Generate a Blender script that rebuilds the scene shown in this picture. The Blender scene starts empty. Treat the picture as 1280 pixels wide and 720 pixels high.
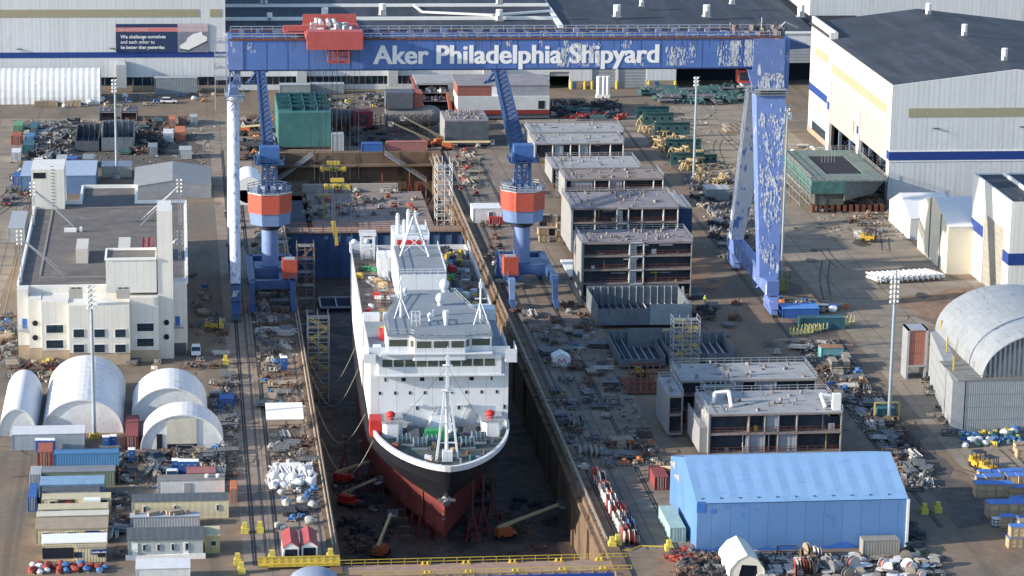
import bpy, math, random
from mathutils import Vector, Matrix
random.seed(7)
R = math.radians
SC = bpy.context.scene
COL = SC.collection

# ------------------------------------------------------------------ camera
CAM_H = 165.0
FPX = 3552.02                      # focal length in pixels of a 1280 wide frame
PITCH, YAW, ROLL = 0.24772, 0.11797, -0.014866
fw = Vector((math.sin(YAW)*math.cos(PITCH), math.cos(YAW)*math.cos(PITCH), -math.sin(PITCH)))
rt0 = fw.cross(Vector((0, 0, 1))).normalized()
dn0 = fw.cross(rt0)
rt = rt0*math.cos(ROLL) + dn0*math.sin(ROLL)
dn = -rt0*math.sin(ROLL) + dn0*math.cos(ROLL)
cd = bpy.data.cameras.new('camera')
cam = bpy.data.objects.new('camera', cd)
COL.objects.link(cam)
cd.sensor_width = 36
cd.lens = 36*FPX/1280
cd.clip_start = 5
cd.clip_end = 8000
mw = Matrix(((rt.x, -dn.x, -fw.x, 0), (rt.y, -dn.y, -fw.y, 0), (rt.z, -dn.z, -fw.z, CAM_H), (0, 0, 0, 1)))
cam.matrix_world = mw
SC.camera = cam

# ------------------------------------------------------------------ light
SUN_EL, SUN_AZ = 17.0, 9.0        # light travels towards +X, turned SUN_AZ towards +Y
w = bpy.data.worlds.new('World'); SC.world = w; w.use_nodes = True
nt = w.node_tree
sky = nt.nodes.new('ShaderNodeTexSky'); sky.sky_type = 'NISHITA'; sky.sun_disc = False
sky.sun_elevation = R(SUN_EL); sky.sun_rotation = R(270-SUN_AZ)
sky.air_density = 1.0; sky.dust_density = .8; sky.ozone_density = 2.2
bg = nt.nodes['Background']; bg.inputs[1].default_value = 0.15
nt.links.new(sky.outputs[0], bg.inputs[0])
sd = bpy.data.lights.new('sun', 'SUN'); sd.energy = 4.2; sd.angle = R(0.53); sd.color = (1, 0.89, 0.74)
so = bpy.data.objects.new('sun', sd); COL.objects.link(so)
ld = Vector((math.cos(R(SUN_AZ))*math.cos(R(SUN_EL)), math.sin(R(SUN_AZ))*math.cos(R(SUN_EL)), -math.sin(R(SUN_EL))))
so.rotation_euler = ld.to_track_quat('-Z', 'Y').to_euler(); so.location = (-200, 500, 200)
SC.view_settings.view_transform = 'Standard'
try: SC.view_settings.look = 'None'
except Exception: pass
SC.view_settings.exposure = 1.0
SC.view_settings.gamma = 1

# ------------------------------------------------------------------ survey helpers: where a sight line meets a real plane
def ray(px, py):
    return (rt*((px-640)/FPX) + dn*((py-360)/FPX) + fw)
def P(px, py, z=0.0):
    d = ray(px, py); t = (z-CAM_H)/d.z
    return (d.x*t, d.y*t)
def PY(px, py, y):
    d = ray(px, py); t = y/d.y
    return (d.x*t, CAM_H+d.z*t)
def HT(bx, by, ty, z0=0.0):       # height of a vertical thing standing at bx,by
    x, y = P(bx, by, z0)
    lo, hi = z0, 150
    for _ in range(40):
        m = (lo+hi)/2
        v = Vector((x, y, m-CAM_H)); py = 360+FPX*v.dot(dn)/v.dot(fw)
        if py > ty: lo = m
        else: hi = m
    return lo

# ------------------------------------------------------------------ materials
MATS = {}
def mat(name, col, rough=.8, metal=0.0, var=.12, scale=.6, col2=None, thr=None, tscale=None, stretch=(1,1,1), rib=0, ribaxis=0, bump=0.0, spec=.3, joint=0, wall=False):
    """procedural paint / steel / earth: base colour broken by noise, optional patches of a second colour, optional ribs"""
    if name in MATS: return MATS[name]
    m = bpy.data.materials.new(name); m.use_nodes = True
    n = m.node_tree.nodes; l = m.node_tree.links; b = n['Principled BSDF']
    b.inputs['Roughness'].default_value = rough; b.inputs['Metallic'].default_value = metal
    b.inputs['Specular IOR Level'].default_value = spec
    tc = n.new('ShaderNodeTexCoord')
    no = n.new('ShaderNodeTexNoise'); no.inputs['Scale'].default_value = scale; no.inputs['Detail'].default_value = 6; no.inputs['Roughness'].default_value = .65
    l.new(tc.outputs['Object'], no.inputs['Vector'])
    cr = n.new('ShaderNodeValToRGB')
    cr.color_ramp.elements[0].position = .3; cr.color_ramp.elements[1].position = .7
    cr.color_ramp.elements[0].color = (*[c*(1-var) for c in col], 1); cr.color_ramp.elements[1].color = (*[min(1, c*(1+var)) for c in col], 1)
    l.new(no.outputs[0], cr.inputs[0]); out = cr.outputs[0]
    if col2 is not None:
        mp = n.new('ShaderNodeMapping'); mp.inputs['Scale'].default_value = stretch
        l.new(tc.outputs['Object'], mp.inputs[0])
        n2 = n.new('ShaderNodeTexNoise'); n2.inputs['Scale'].default_value = tscale or scale; n2.inputs['Detail'].default_value = 8; n2.inputs['Roughness'].default_value = .7
        l.new(mp.outputs[0], n2.inputs['Vector'])
        c2 = n.new('ShaderNodeValToRGB'); c2.color_ramp.elements[0].position = thr; c2.color_ramp.elements[1].position = thr+.03
        l.new(n2.outputs[0], c2.inputs[0])
        mx = n.new('ShaderNodeMix'); mx.data_type = 'RGBA'
        l.new(c2.outputs[0], mx.inputs[0]); l.new(out, mx.inputs[6]); mx.inputs[7].default_value = (*col2, 1); out = mx.outputs[2]
    if joint:      # slab joints / plate seams: a thin darker grid
        bk = n.new('ShaderNodeTexBrick'); bk.offset = .0; bk.inputs['Scale'].default_value = 1; bk.inputs['Brick Width'].default_value = joint; bk.inputs['Row Height'].default_value = joint*.8
        bk.inputs['Mortar Size'].default_value = joint*.012; bk.inputs['Mortar Smooth'].default_value = .3; bk.inputs['Color1'].default_value = (1,1,1,1); bk.inputs['Color2'].default_value = (.93,.93,.93,1) if (rib or wall) else (.86,.86,.86,1); bk.inputs['Mortar'].default_value = (.5,.48,.46,1)
        if rib or wall:     # vertical seams only on walls, whichever way they face
            sj = n.new('ShaderNodeSeparateXYZ'); l.new(tc.outputs['Object'], sj.inputs[0]); aj = n.new('ShaderNodeMath'); aj.operation = 'ADD'; l.new(sj.outputs[0], aj.inputs[0]); l.new(sj.outputs[1], aj.inputs[1])
            cj = n.new('ShaderNodeCombineXYZ'); l.new(aj.outputs[0], cj.inputs[0]); cj.inputs[1].default_value = joint*.4; l.new(cj.outputs[0], bk.inputs['Vector'])
        else: l.new(tc.outputs['Object'], bk.inputs['Vector'])
        mj = n.new('ShaderNodeMix'); mj.data_type = 'RGBA'; mj.blend_type = 'MULTIPLY'; mj.inputs[0].default_value = 1
        l.new(out, mj.inputs[6]); l.new(bk.outputs[0], mj.inputs[7]); out = mj.outputs[2]
    l.new(out, b.inputs['Base Color'])
    if rib:
        sx = n.new('ShaderNodeSeparateXYZ'); l.new(tc.outputs['Object'], sx.inputs[0])
        if ribaxis == 3:
            ad0 = n.new('ShaderNodeMath'); ad0.operation = 'ADD'; l.new(sx.outputs[0], ad0.inputs[0]); l.new(sx.outputs[1], ad0.inputs[1]); src = ad0.outputs[0]
        else: src = sx.outputs[ribaxis]
        mu = n.new('ShaderNodeMath'); mu.operation = 'MULTIPLY'; mu.inputs[1].default_value = 2*math.pi/rib; l.new(src, mu.inputs[0])
        si = n.new('ShaderNodeMath'); si.operation = 'SINE'; l.new(mu.outputs[0], si.inputs[0])
        bp = n.new('ShaderNodeBump'); bp.inputs['Strength'].default_value = bump or .5; bp.inputs['Distance'].default_value = rib*.06
        l.new(si.outputs[0], bp.inputs['Height']); l.new(bp.outputs[0], b.inputs['Normal'])
    elif bump:
        bp = n.new('ShaderNodeBump'); bp.inputs['Strength'].default_value = bump; bp.inputs['Distance'].default_value = .2
        l.new(no.outputs[0], bp.inputs['Height']); l.new(bp.outputs[0], b.inputs['Normal'])
    MATS[name] = m; return m

WHITE = mat('white_cladding', (.72, .71, .67), .6, var=.04, scale=.4, joint=3, rib=1.2, ribaxis=3, bump=.08)
WHITEP = mat('white_paint', (.78, .78, .76), .5, var=.06, scale=.8)
CREAM = mat('cream_paint', (.62, .55, .38), .7, var=.07, scale=.5, rib=.8, ribaxis=3, bump=.3)
BEIGE = mat('beige_stripe', (.31, .29, .2), .7, var=.05)
BLOCKW = mat('tan_masonry', (.42, .34, .25), .9, var=.1, scale=.5)
NAVYSTR = mat('navy_stripe', (.018, .05, .22), .5, var=.05)
ROOF = mat('dark_roof_membrane', (.035, .043, .06), .7, var=.3, scale=.08, col2=(.05, .058, .078), thr=.52, tscale=.06, stretch=(3, .3, 1), joint=9)
GROOF = mat('gravel_roof', (.135, .125, .12), .95, var=.25, scale=.25, col2=(.18, .17, .165), thr=.6, tscale=.15)
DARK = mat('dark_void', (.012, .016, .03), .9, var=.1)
GLASS = mat('window_glass', (.012, .03, .05), .08, var=.2, scale=1.5, spec=.8)
GIRB = mat('gantry_blue_peeling', (.085, .165, .42), .45, var=.1, scale=.4, col2=(.6, .62, .66), thr=.775, tscale=.5, stretch=(1, 1, .35))
LEGB = mat('gantry_leg_peeling', (.13, .2, .44), .5, var=.12, scale=.4, col2=(.62, .64, .68), thr=.59, tscale=.45, stretch=(1, 1, .28))
LEGW = mat('gantry_leg_bare', (.58, .62, .7), .5, var=.12, scale=.5, col2=(.12, .2, .5), thr=.55, tscale=.6, stretch=(1, 1, .25))
PEEL = mat('peeled_white_primer', (.56, .58, .62), .6, var=.1, scale=2)
CRB = mat('crane_blue', (.04, .085, .21), .45, var=.2, scale=.7)
CRL = mat('crane_pale_blue', (.17, .25, .45), .5, var=.1, scale=.5, col2=(.3, .3, .33), thr=.68, tscale=.8, stretch=(1,1,.3))
ORG = mat('crane_orange_red', (.46, .09, .06), .5, var=.08, scale=.7, rib=.9, ribaxis=3, bump=.08)
TRED = mat('trolley_red', (.4, .085, .08), .6, var=.12, scale=.9, rib=.7, ribaxis=0, bump=.1)
TREDP = mat('trolley_red_flat', (.42, .1, .09), .7, var=.2, scale=1)
STEEL = mat('bare_steel', (.2, .21, .23), .55, .4, var=.3, scale=.9)
GALV = mat('galvanised_steel', (.42, .44, .47), .5, .5, var=.1)
DSTEEL = mat('dark_steel', (.045, .05, .07), .6, .3, var=.3, scale=1)
RUST = mat('rusty_steel', (.16, .06, .035), .85, var=.35, scale=.8)
YEL = mat('safety_yellow', (.52, .38, .06), .6, var=.1)
PYEL = mat('pale_yellow', (.6, .5, .14), .6, var=.1)
RED = mat('red_paint', (.5, .035, .03), .5, var=.15)
ORANGE = mat('lift_orange', (.42, .11, .04), .5, var=.15)
BLUEP = mat('blue_paint', (.04, .14, .42), .5, var=.15)
GREENP = mat('green_paint', (.03, .28, .1), .5, var=.15)
TEAL = mat('teal_primer', (.05, .15, .15), .6, var=.2, scale=.25)
TEALD = mat('dark_teal_primer', (.02, .085, .1), .7, var=.3, scale=.4)
GREY = mat('grey_paint', (.25, .27, .3), .7, var=.12)
DGREY = mat('dark_grey_paint', (.09, .1, .12), .7, var=.2)
WOOD = mat('raw_timber', (.5, .34, .19), .85, var=.2, scale=1.5)
TARP = mat('blue_tarp', (.09, .26, .7), .5, var=.08, scale=.5)
BLACKR = mat('black_rubber', (.02, .02, .022), .8, var=.1)
SKIN = mat('skin', (.5, .3, .2), .7)
HIVIS = mat('hi_vis_cloth', (.6, .85, .1), .8)
NAVYC = mat('navy_cloth', (.02, .03, .07), .9)

# ------------------------------------------------------------------ object helpers
def tag(o, label=None, cat=None, group=None, kind=None):
    if label: o['label'] = label
    if cat: o['category'] = cat
    if group: o['group'] = group
    if kind: o['kind'] = kind
    return o
def T(name, label, cat, loc=(0, 0, 0), rz=0, group=None):
    o = bpy.data.objects.new(name, None); COL.objects.link(o)
    o.location = loc; o.rotation_euler = (0, 0, rz); o.empty_display_size = .5
    return tag(o, label, cat, group)

class MB:
    def __init__(s): s.v = []; s.f = []; s.mi = []; s.cur = 0
    def face(s, pts):
        b = len(s.v); s.v += [tuple(p) for p in pts]; s.f.append(tuple(range(b, b+len(pts)))); s.mi.append(s.cur); return s
    def hexa(s, lo, hi):        # two rings of points with the same count
        n = len(lo); b = len(s.v); s.v += [tuple(p) for p in lo]+[tuple(p) for p in hi]
        for i in range(n):
            j = (i+1) % n; s.f.append((b+i, b+j, b+n+j, b+n+i)); s.mi.append(s.cur)
        s.f.append(tuple(range(b+n-1, b-1, -1))); s.mi.append(s.cur); s.f.append(tuple(range(b+n, b+2*n))); s.mi.append(s.cur); return s
    def box(s, x0, x1, y0, y1, z0, z1):
        if x0 > x1: x0, x1 = x1, x0
        if y0 > y1: y0, y1 = y1, y0
        if z0 > z1: z0, z1 = z1, z0
        return s.hexa([(x0,y0,z0),(x1,y0,z0),(x1,y1,z0),(x0,y1,z0)], [(x0,y0,z1),(x1,y0,z1),(x1,y1,z1),(x0,y1,z1)])
    def cbox(s, cx, cy, z0, sx, sy, sz, a=0, tx=1, ty=1):
        c, k = math.cos(a), math.sin(a); lo = []; hi = []
        for ux, uy in ((-1,-1),(1,-1),(1,1),(-1,1)):
            x, y = ux*sx/2, uy*sy/2
            lo.append((cx+x*c-y*k, cy+x*k+y*c, z0)); x *= tx; y *= ty; hi.append((cx+x*c-y*k, cy+x*k+y*c, z0+sz))
        return s.hexa(lo, hi)
    def prism(s, poly, z0, z1):
        return s.hexa([(x, y, z0) for x, y in poly], [(x, y, z1) for x, y in poly])
    def extr(s, poly, axis, a0, a1):      # poly of (u,z); axis 'x' => u is y, 'y' => u is x
        if axis == 'x': return s.hexa([(a0, u, z) for u, z in poly], [(a1, u, z) for u, z in poly])
        return s.hexa([(u, a0, z) for u, z in poly], [(u, a1, z) for u, z in poly])
    def bar(s, p0, p1, w=.2, h=None):
        p0 = Vector(p0); p1 = Vector(p1); d = (p1-p0)
        if d.length < 1e-5: return s
        d.normalize(); up = Vector((0,0,1)) if abs(d.z) < .95 else Vector((0,1,0))
        a = d.cross(up).normalized()*w/2; b = a.cross(d).normalized()*(h or w)/2
        return s.hexa([p0-a-b, p0+a-b, p0+a+b, p0-a+b], [p1-a-b, p1+a-b, p1+a+b, p1-a+b])
    def cyl(s, p0, p1, r0, r1=None, n=10, cap=True):
        r1 = r0 if r1 is None else r1
        p0 = Vector(p0); p1 = Vector(p1); d = (p1-p0).normalized(); up = Vector((0,0,1)) if abs(d.z) < .9 else Vector((0,1,0))
        a = d.cross(up).normalized(); b = a.cross(d).normalized()
        return s.hexa([p0+(a*math.cos(2*math.pi*i/n)+b*math.sin(2*math.pi*i/n))*r0 for i in range(n)],
                      [p1+(a*math.cos(2*math.pi*i/n)+b*math.sin(2*math.pi*i/n))*r1 for i in range(n)])
    def tube(s, pts, r, n=6):
        for a, b in zip(pts, pts[1:]): s.cyl(a, b, r, n=n)
        return s
    def rail(s, pts, h=1.1, t=.07, step=2.5):  # handrail along points (x,y,z)
        for a, b in zip(pts, pts[1:]):
            a = Vector(a); b = Vector(b); L = (b-a).length; k = max(1, int(L/step))
            for q in (h, h*.5): s.bar(a+Vector((0,0,q)), b+Vector((0,0,q)), t)
            for i in range(k+1):
                p = a.lerp(b, i/k); s.bar(p, p+Vector((0,0,h)), t)
        return s
    def blob(s, c, r, sz=1, jit=.25, seg=8, rings=5, rnd=random):
        b = len(s.v)
        for i in range(1, rings):
            th = math.pi*i/rings
            for j in range(seg):
                ph = 2*math.pi*j/seg; q = 1+rnd.uniform(-jit, jit)
                s.v.append((c[0]+r*q*math.sin(th)*math.cos(ph), c[1]+r*q*math.sin(th)*math.sin(ph), c[2]+r*sz*q*math.cos(th)))
        s.v.append((c[0], c[1], c[2]+r*sz)); s.v.append((c[0], c[1], c[2]-r*sz)); t = len(s.v)-2
        for i in range(rings-2):
            for j in range(seg):
                a = b+i*seg+j; a2 = b+i*seg+(j+1) % seg
                s.f.append((a, a+seg, a2+seg, a2)); s.mi.append(s.cur)
        for j in range(seg):
            s.f.append((t, b+j, b+(j+1) % seg)); s.mi.append(s.cur)
            s.f.append((t+1, b+(rings-2)*seg+(j+1) % seg, b+(rings-2)*seg+j)); s.mi.append(s.cur)
        return s
    def obj(s, name, m, parent=None, loc=None, world=True, smooth=False):
        """link as one mesh; coordinates are world ones unless world=False (then relative to parent / loc)"""
        off = Vector((0,0,0))
        if world: off = Vector(parent_world(parent)) if parent else Vector(loc or (0,0,0))
        me = bpy.data.meshes.new(name); me.from_pydata([Vector(v)-off for v in s.v], [], s.f)
        ms = m if isinstance(m, (list, tuple)) else [m]
        for q in ms: me.materials.append(q)
        if len(ms) > 1:
            for p, k in zip(me.polygons, s.mi): p.material_index = k
        if smooth:
            for p in me.polygons: p.use_smooth = True
            try: me.set_sharp_from_angle(angle=R(40))
            except Exception: pass
        o = bpy.data.objects.new(name, me); COL.objects.link(o)
        if parent: o.parent = parent
        elif loc is not None: o.location = loc
        return o
def parent_world(p):
    v = Vector((0,0,0))
    while p is not None: v = v+p.location; p = p.parent
    return v
def copy_tree(o, parent=None):
    c = o.copy(); COL.objects.link(c)
    if parent is not None: c.parent = parent
    for ch in list(CH.get(o.name, [])) or [k for k in o.children]: copy_tree(ch, c)
    return c
CH = {}
def bx(*a): return MB().box(*a)
def text_mesh(name, s, size, m, parent, origin, ux, off=.0, ext=.03, bold=.03, spacing=1.0, fat=0):
    """flat lettering: ux = direction of writing (unit, horizontal), up is +Z; origin is lower left corner in world"""
    cu = bpy.data.curves.new(name, 'FONT'); cu.body = s; cu.size = size; cu.offset = bold*size; cu.extrude = ext; cu.space_character = spacing
    to = bpy.data.objects.new(name+'_tmp', cu); COL.objects.link(to)
    dg = bpy.context.evaluated_depsgraph_get(); dg.update()
    me = bpy.data.meshes.new_from_object(to.evaluated_get(dg)); bpy.data.objects.remove(to)
    ux = Vector(ux).normalized(); nrm = ux.cross(Vector((0,0,1))); o0 = Vector(origin)-(Vector(parent_world(parent)) if parent else Vector((0,0,0)))
    for v in me.vertices: v.co = o0+ux*v.co.x+Vector((0,0,1))*v.co.y+nrm*(v.co.z+off)
    if fat:      # second, slightly shifted copy of the glyphs thickens the strokes
        vs = [v.co.copy() for v in me.vertices]; fs = [tuple(p.vertices) for p in me.polygons]; k = len(vs); V2 = []; F2 = []
        for q in range(3):
            sh = ux*(fat*size*(q-1))+nrm*(.004*q); V2 += [v+sh for v in vs]; F2 += [tuple(i+k*q for i in f) for f in fs]
        me = bpy.data.meshes.new(name); me.from_pydata(V2, [], F2)
    me.materials.clear(); me.materials.append(m); me.name = name
    o = bpy.data.objects.new(name, me); COL.objects.link(o)
    if parent: o.parent = parent
    return o
# ================================================================== SETTING
DX0, DX1, DY0, DY1, DZ = 25.7, 71.8, 459.0, 808.0, -13.0
def ground_mat():
    m = bpy.data.materials.new('yard_asphalt'); m.use_nodes = True
    n = m.node_tree.nodes; l = m.node_tree.links; b = n['Principled BSDF']; b.inputs['Roughness'].default_value = .9; b.inputs['Specular IOR Level'].default_value = .2
    tc = n.new('ShaderNodeTexCoord')
    def noise(sc, det=6, st=(1,1,1), rough=.6, dist=0):
        mp = n.new('ShaderNodeMapping'); mp.inputs['Scale'].default_value = st; l.new(tc.outputs['Object'], mp.inputs[0])
        q = n.new('ShaderNodeTexNoise'); q.inputs['Scale'].default_value = sc; q.inputs['Detail'].default_value = det; q.inputs['Roughness'].default_value = rough; q.inputs['Distortion'].default_value = dist
        l.new(mp.outputs[0], q.inputs['Vector']); return q.outputs[0]
    def ramp(src, a, b_):
        c = n.new('ShaderNodeMapRange'); c.inputs[1].default_value = a; c.inputs[2].default_value = b_; l.new(src, c.inputs[0]); return c.outputs[0]
    def mix(fac, a, b_, mode='MIX', k=1):
        x = n.new('ShaderNodeMix'); x.data_type = 'RGBA'; x.blend_type = mode
        if k != 1:
            mm = n.new('ShaderNodeMath'); mm.operation = 'MULTIPLY'; mm.inputs[1].default_value = k; l.new(fac, mm.inputs[0]); fac = mm.outputs[0]
        l.new(fac, x.inputs[0])
        for s, v in ((6, a), (7, b_)):
            if isinstance(v, tuple): x.inputs[s].default_value = (*v, 1)
            else: l.new(v, x.inputs[s])
        return x.outputs[2]
    base = mix(ramp(noise(.02, 5), .42, .62), (.175, .148, .12), (.23, .165, .112))
    base = mix(ramp(noise(.05, 8, dist=.6), .52, .66), base, (.275, .22, .165), k=.7)
    base = mix(ramp(noise(.09, 8, (1, .35, 1)), .56, .72), base, (.1, .088, .08), k=.7)
    base = mix(ramp(noise(.5, 8), .35, .75), base, (.09, .075, .065), k=.4)
    base = mix(ramp(noise(.35, 3, (1, .02, 1), dist=.4), .55, .68), base, (.1, .088, .078), k=.5)
    base = mix(ramp(noise(3, 4), .6, .8), base, (.24, .22, .19), k=.3)
    l.new(base, b.inputs['Base Color'])
    bp = n.new('ShaderNodeBump'); bp.inputs['Strength'].default_value = .25; bp.inputs['Distance'].default_value = .1
    l.new(noise(1.5, 5), bp.inputs['Height']); l.new(bp.outputs[0], b.inputs['Normal'])
    return m
GM = ground_mat()
CONC = mat('apron_concrete', (.28, .22, .17), .9, joint=7, var=.22, scale=.3, col2=(.17, .14, .12), thr=.56, tscale=.18, stretch=(1, .3, 1))
ROADM = mat('road_asphalt', (.26, .22, .175), .9, joint=11, var=.18, scale=.2, col2=(.18, .16, .14), thr=.57, tscale=.2, stretch=(.15, 1, 1))
DIRT = mat('brown_dirt', (.23, .15, .1), .95, var=.3, scale=.3, col2=(.15, .115, .09), thr=.54, tscale=.12)
DARKP = mat('oily_ground', (.1, .088, .078), .9, var=.35, scale=.3, col2=(.16, .13, .105), thr=.6, tscale=.35)
WALLC = mat('stained_dock_concrete', (.16, .11, .075), .9, var=.25, scale=.15, col2=(.09, .065, .05), thr=.54, tscale=.25, stretch=(1, 1, .25))
FLOORD = mat('dock_floor_rust_mud', (.1, .072, .06), .8, var=.35, scale=.3, col2=(.055, .043, .04), thr=.53, tscale=.12)
GATEB = mat('gate_blue_steel', (.05, .095, .2), .6, var=.25, scale=.12, rib=3.2, ribaxis=0, bump=.5)
DECKB = mat('gate_deck_brown', (.3, .2, .15), .85, var=.2, scale=.5)

g = MB()
B = 2500
g.face([(-B,-200,0),(DX0,-200,0),(DX0,DY1,0),(-B,DY1,0)])
g.face([(DX1,-200,0),(B,-200,0),(B,DY1,0),(DX1,DY1,0)])
g.face([(-B,DY1,0),(B,DY1,0),(B,3500,0),(-B,3500,0)])
tag(g.obj('yard_ground', GM), kind='structure')
g = MB().box(DX0, DX1, -200, 455, -3.2, -3.0)
tag(g.obj('basin_water', mat('harbour_water', (.02, .03, .03), .08, var=.1)), kind='structure')
# dock pit
g = MB()
g.face([(DX0,430,DZ),(DX1,430,DZ),(DX1,DY1,DZ),(DX0,DY1,DZ)])
tag(g.obj('dock_floor', FLOORD), kind='structure')
g = MB()
g.box(DX1, DX1+2.5, 430, DY1, DZ, .35); g.box(DX0-2, DX0, 430, DY1, DZ, .35)
for i in range(18):      # buttress pilasters and ledges of the dock wall
    y = 462+i*19.4; g.box(DX1-.5, DX1-.003, y, y+1.2, DZ, -.4)
g.box(DX1-.8, DX1-.004, 440, DY1, -1.6, -.9)
tag(g.obj('dock_walls', WALLC), kind='structure')
g = MB(); g.box(DX0-2, DX1+2.5, DY1, DY1+3, DZ, .35)
g.box(DX0, DX1, DY1-2.5, DY1-.003, -3.4, -2.9)
g.box(DX0, DX0+10, DY1-30, DY1-2.6, DZ, -7); 
tag(g.obj('dock_head_wall', WALLC), kind='structure')
def sheet(name, m, polys, z=.004, pix=True):
    g = MB()
    for p in polys: g.face([(*(P(*q) if pix else q), z) for q in p])
    return tag(g.obj(name, m), kind='structure')
def rough(poly, seed, amp=1.6, step=7):
    rn = random.Random(seed); out = []
    for a, b in zip(poly, poly[1:]+poly[:1]):
        L = math.hypot(b[0]-a[0], b[1]-a[1]); k = max(1, int(L/step))
        for i in range(k): f = i/k; out.append((a[0]+(b[0]-a[0])*f+rn.uniform(-amp, amp), a[1]+(b[1]-a[1])*f+rn.uniform(-amp, amp)))
    return out
sheet('dock_apron', CONC, [[(9.4,430),(DX0-2,430),(DX0-2,830),(7.6,830)]], .004, False)
sheet('dock_apron', mat('apron_asphalt', (.21, .17, .138), .9, joint=9, var=.24, scale=.3, col2=(.25, .21, .17), thr=.55, tscale=.2, stretch=(1, .2, 1)), [[(DX1+2.5,462),(90,462),(93,640),(96,830),(DX1+2.5,830)]], .004, False)
sheet('back_road', ROADM, [rough([(-120,812),(180,818),(180,858),(-120,868)], 1, .8)], .008, False)
sheet('west_road', ROADM, [rough([(-60,560),(-42,560),(-42,811),(-60,811)], 2, .8)], .012, False)
sheet('east_road', ROADM, [[(145,300),(184,300),(184,560),(230,560),(230,650),(184,650),(184,880),(150,880)]], .016, False)
sheet('brown_lot', DIRT, [rough([(168,600),(190,592),(188,640),(166,636)], 5, 2.4, 4)], .020, False)
for i, q in enumerate(([(98,630),(128,640),(126,700),(100,690)], [(78,300),(126,300),(126,458),(78,458)], [(96,520),(112,520),(108,580),(94,575)])): sheet('dirt_patch', DIRT, [rough(q, 20+i, 3, 6)], .024, False)
for i, q in enumerate(([(-45,775),(4,775),(4,842),(-45,842)], [(137,470),(144,470),(146,840),(139,840)], [(28,820),(96,820),(96,880),(28,880)], [(100,700),(128,700),(130,790),(104,790)])): sheet('oily_patch', DARKP, [rough(q, 40+i, 1.8, 5)], .028, False)
# tyre tracks, cracks, oil stains and worn lines lying on the paving
rn = random.Random(404); TRK = mat('tyre_track', (.085, .075, .066), .9, var=.3, scale=.8); CRK = mat('crack_sealer', (.04, .037, .036), .7); WLN = mat('worn_yellow_line', (.36, .3, .14), .9, var=.3, scale=1.5, col2=(.2, .17, .14), thr=.5, tscale=1.2); STN = mat('oil_stain', (.06, .055, .052), .6, var=.3, scale=.6)
def strip(g, pts, w_, z):
    for a, b in zip(pts, pts[1:]):
        d = Vector((b[0]-a[0], b[1]-a[1], 0)).normalized(); n_ = Vector((-d.y, d.x, 0))*w_/2
        g.face([(a[0]-n_.x,a[1]-n_.y,z),(b[0]-n_.x,b[1]-n_.y,z),(b[0]+n_.x,b[1]+n_.y,z),(a[0]+n_.x,a[1]+n_.y,z)])
g = MB(); z = .032
for k in range(46):
    x, y = rn.choice(((rn.uniform(148,182), rn.uniform(470,800)), (rn.uniform(96,130), rn.uniform(460,760)), (rn.uniform(-58,-44), rn.uniform(560,780)), (rn.uniform(-20,170), rn.uniform(826,852)), (rn.uniform(150,178), rn.uniform(300,560)))); a = rn.uniform(-.25,.25)+(math.pi/2 if not 824 < y < 854 else 0); L = rn.uniform(12, 55); c = rn.uniform(-.012,.012)
    for off in (-.95,.95):
        pts = []; aa = a; xx, yy = x-off*math.sin(a), y+off*math.cos(a)
        for i in range(9): pts.append((xx, yy)); aa += c*L/8; xx += math.cos(aa)*L/8; yy += math.sin(aa)*L/8
        strip(g, pts, .38, z); z += .0002
tag(g.obj('tyre_tracks', TRK), kind='structure')
g = MB()
for k in range(60):
    x, y = rn.choice(((rn.uniform(146,184), rn.uniform(440,840)), (rn.uniform(98,132), rn.uniform(440,780)), (rn.uniform(-60,8), rn.uniform(470,840)), (rn.uniform(-30,180), rn.uniform(815,905)))); a = rn.uniform(0,3.1); pts = [(x,y)]
    for i in range(9): a += rn.uniform(-.4,.4); x += math.cos(a)*rn.uniform(1.5,4); y += math.sin(a)*rn.uniform(1.5,4); pts.append((x,y))
    strip(g, pts, rn.uniform(.08,.2), .052+k*.0001)
tag(g.obj('paving_cracks', CRK), kind='structure')
g = MB()
for k in range(70):
    x, y = rn.choice(((rn.uniform(146,184), rn.uniform(440,840)), (rn.uniform(76,132), rn.uniform(440,780)), (rn.uniform(-60,8), rn.uniform(470,840)), (rn.uniform(-30,180), rn.uniform(815,905)))); r_ = rn.uniform(.4,2.6); n = 16
    if DX0-3 < x < DX1+4 and y < 812: continue
    g.face([(x+r_*rn.uniform(.55,1.2)*math.cos(2*math.pi*i/n), y+1.5*r_*rn.uniform(.55,1.2)*math.sin(2*math.pi*i/n), .06+k*.0002) for i in range(n)])
tag(g.obj('oil_stains', STN), kind='structure')
g = MB(); strip(g, [(148,470),(152,700),(155,860)], .25, .078); strip(g, [(-41,560),(-41,811)], .2, .078); strip(g, [(-30,817.5),(170,818.5)], .25, .078); strip(g, [(186,470),(186,600)], .2, .078)
tag(g.obj('painted_lines', WLN), kind='structure')
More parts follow.
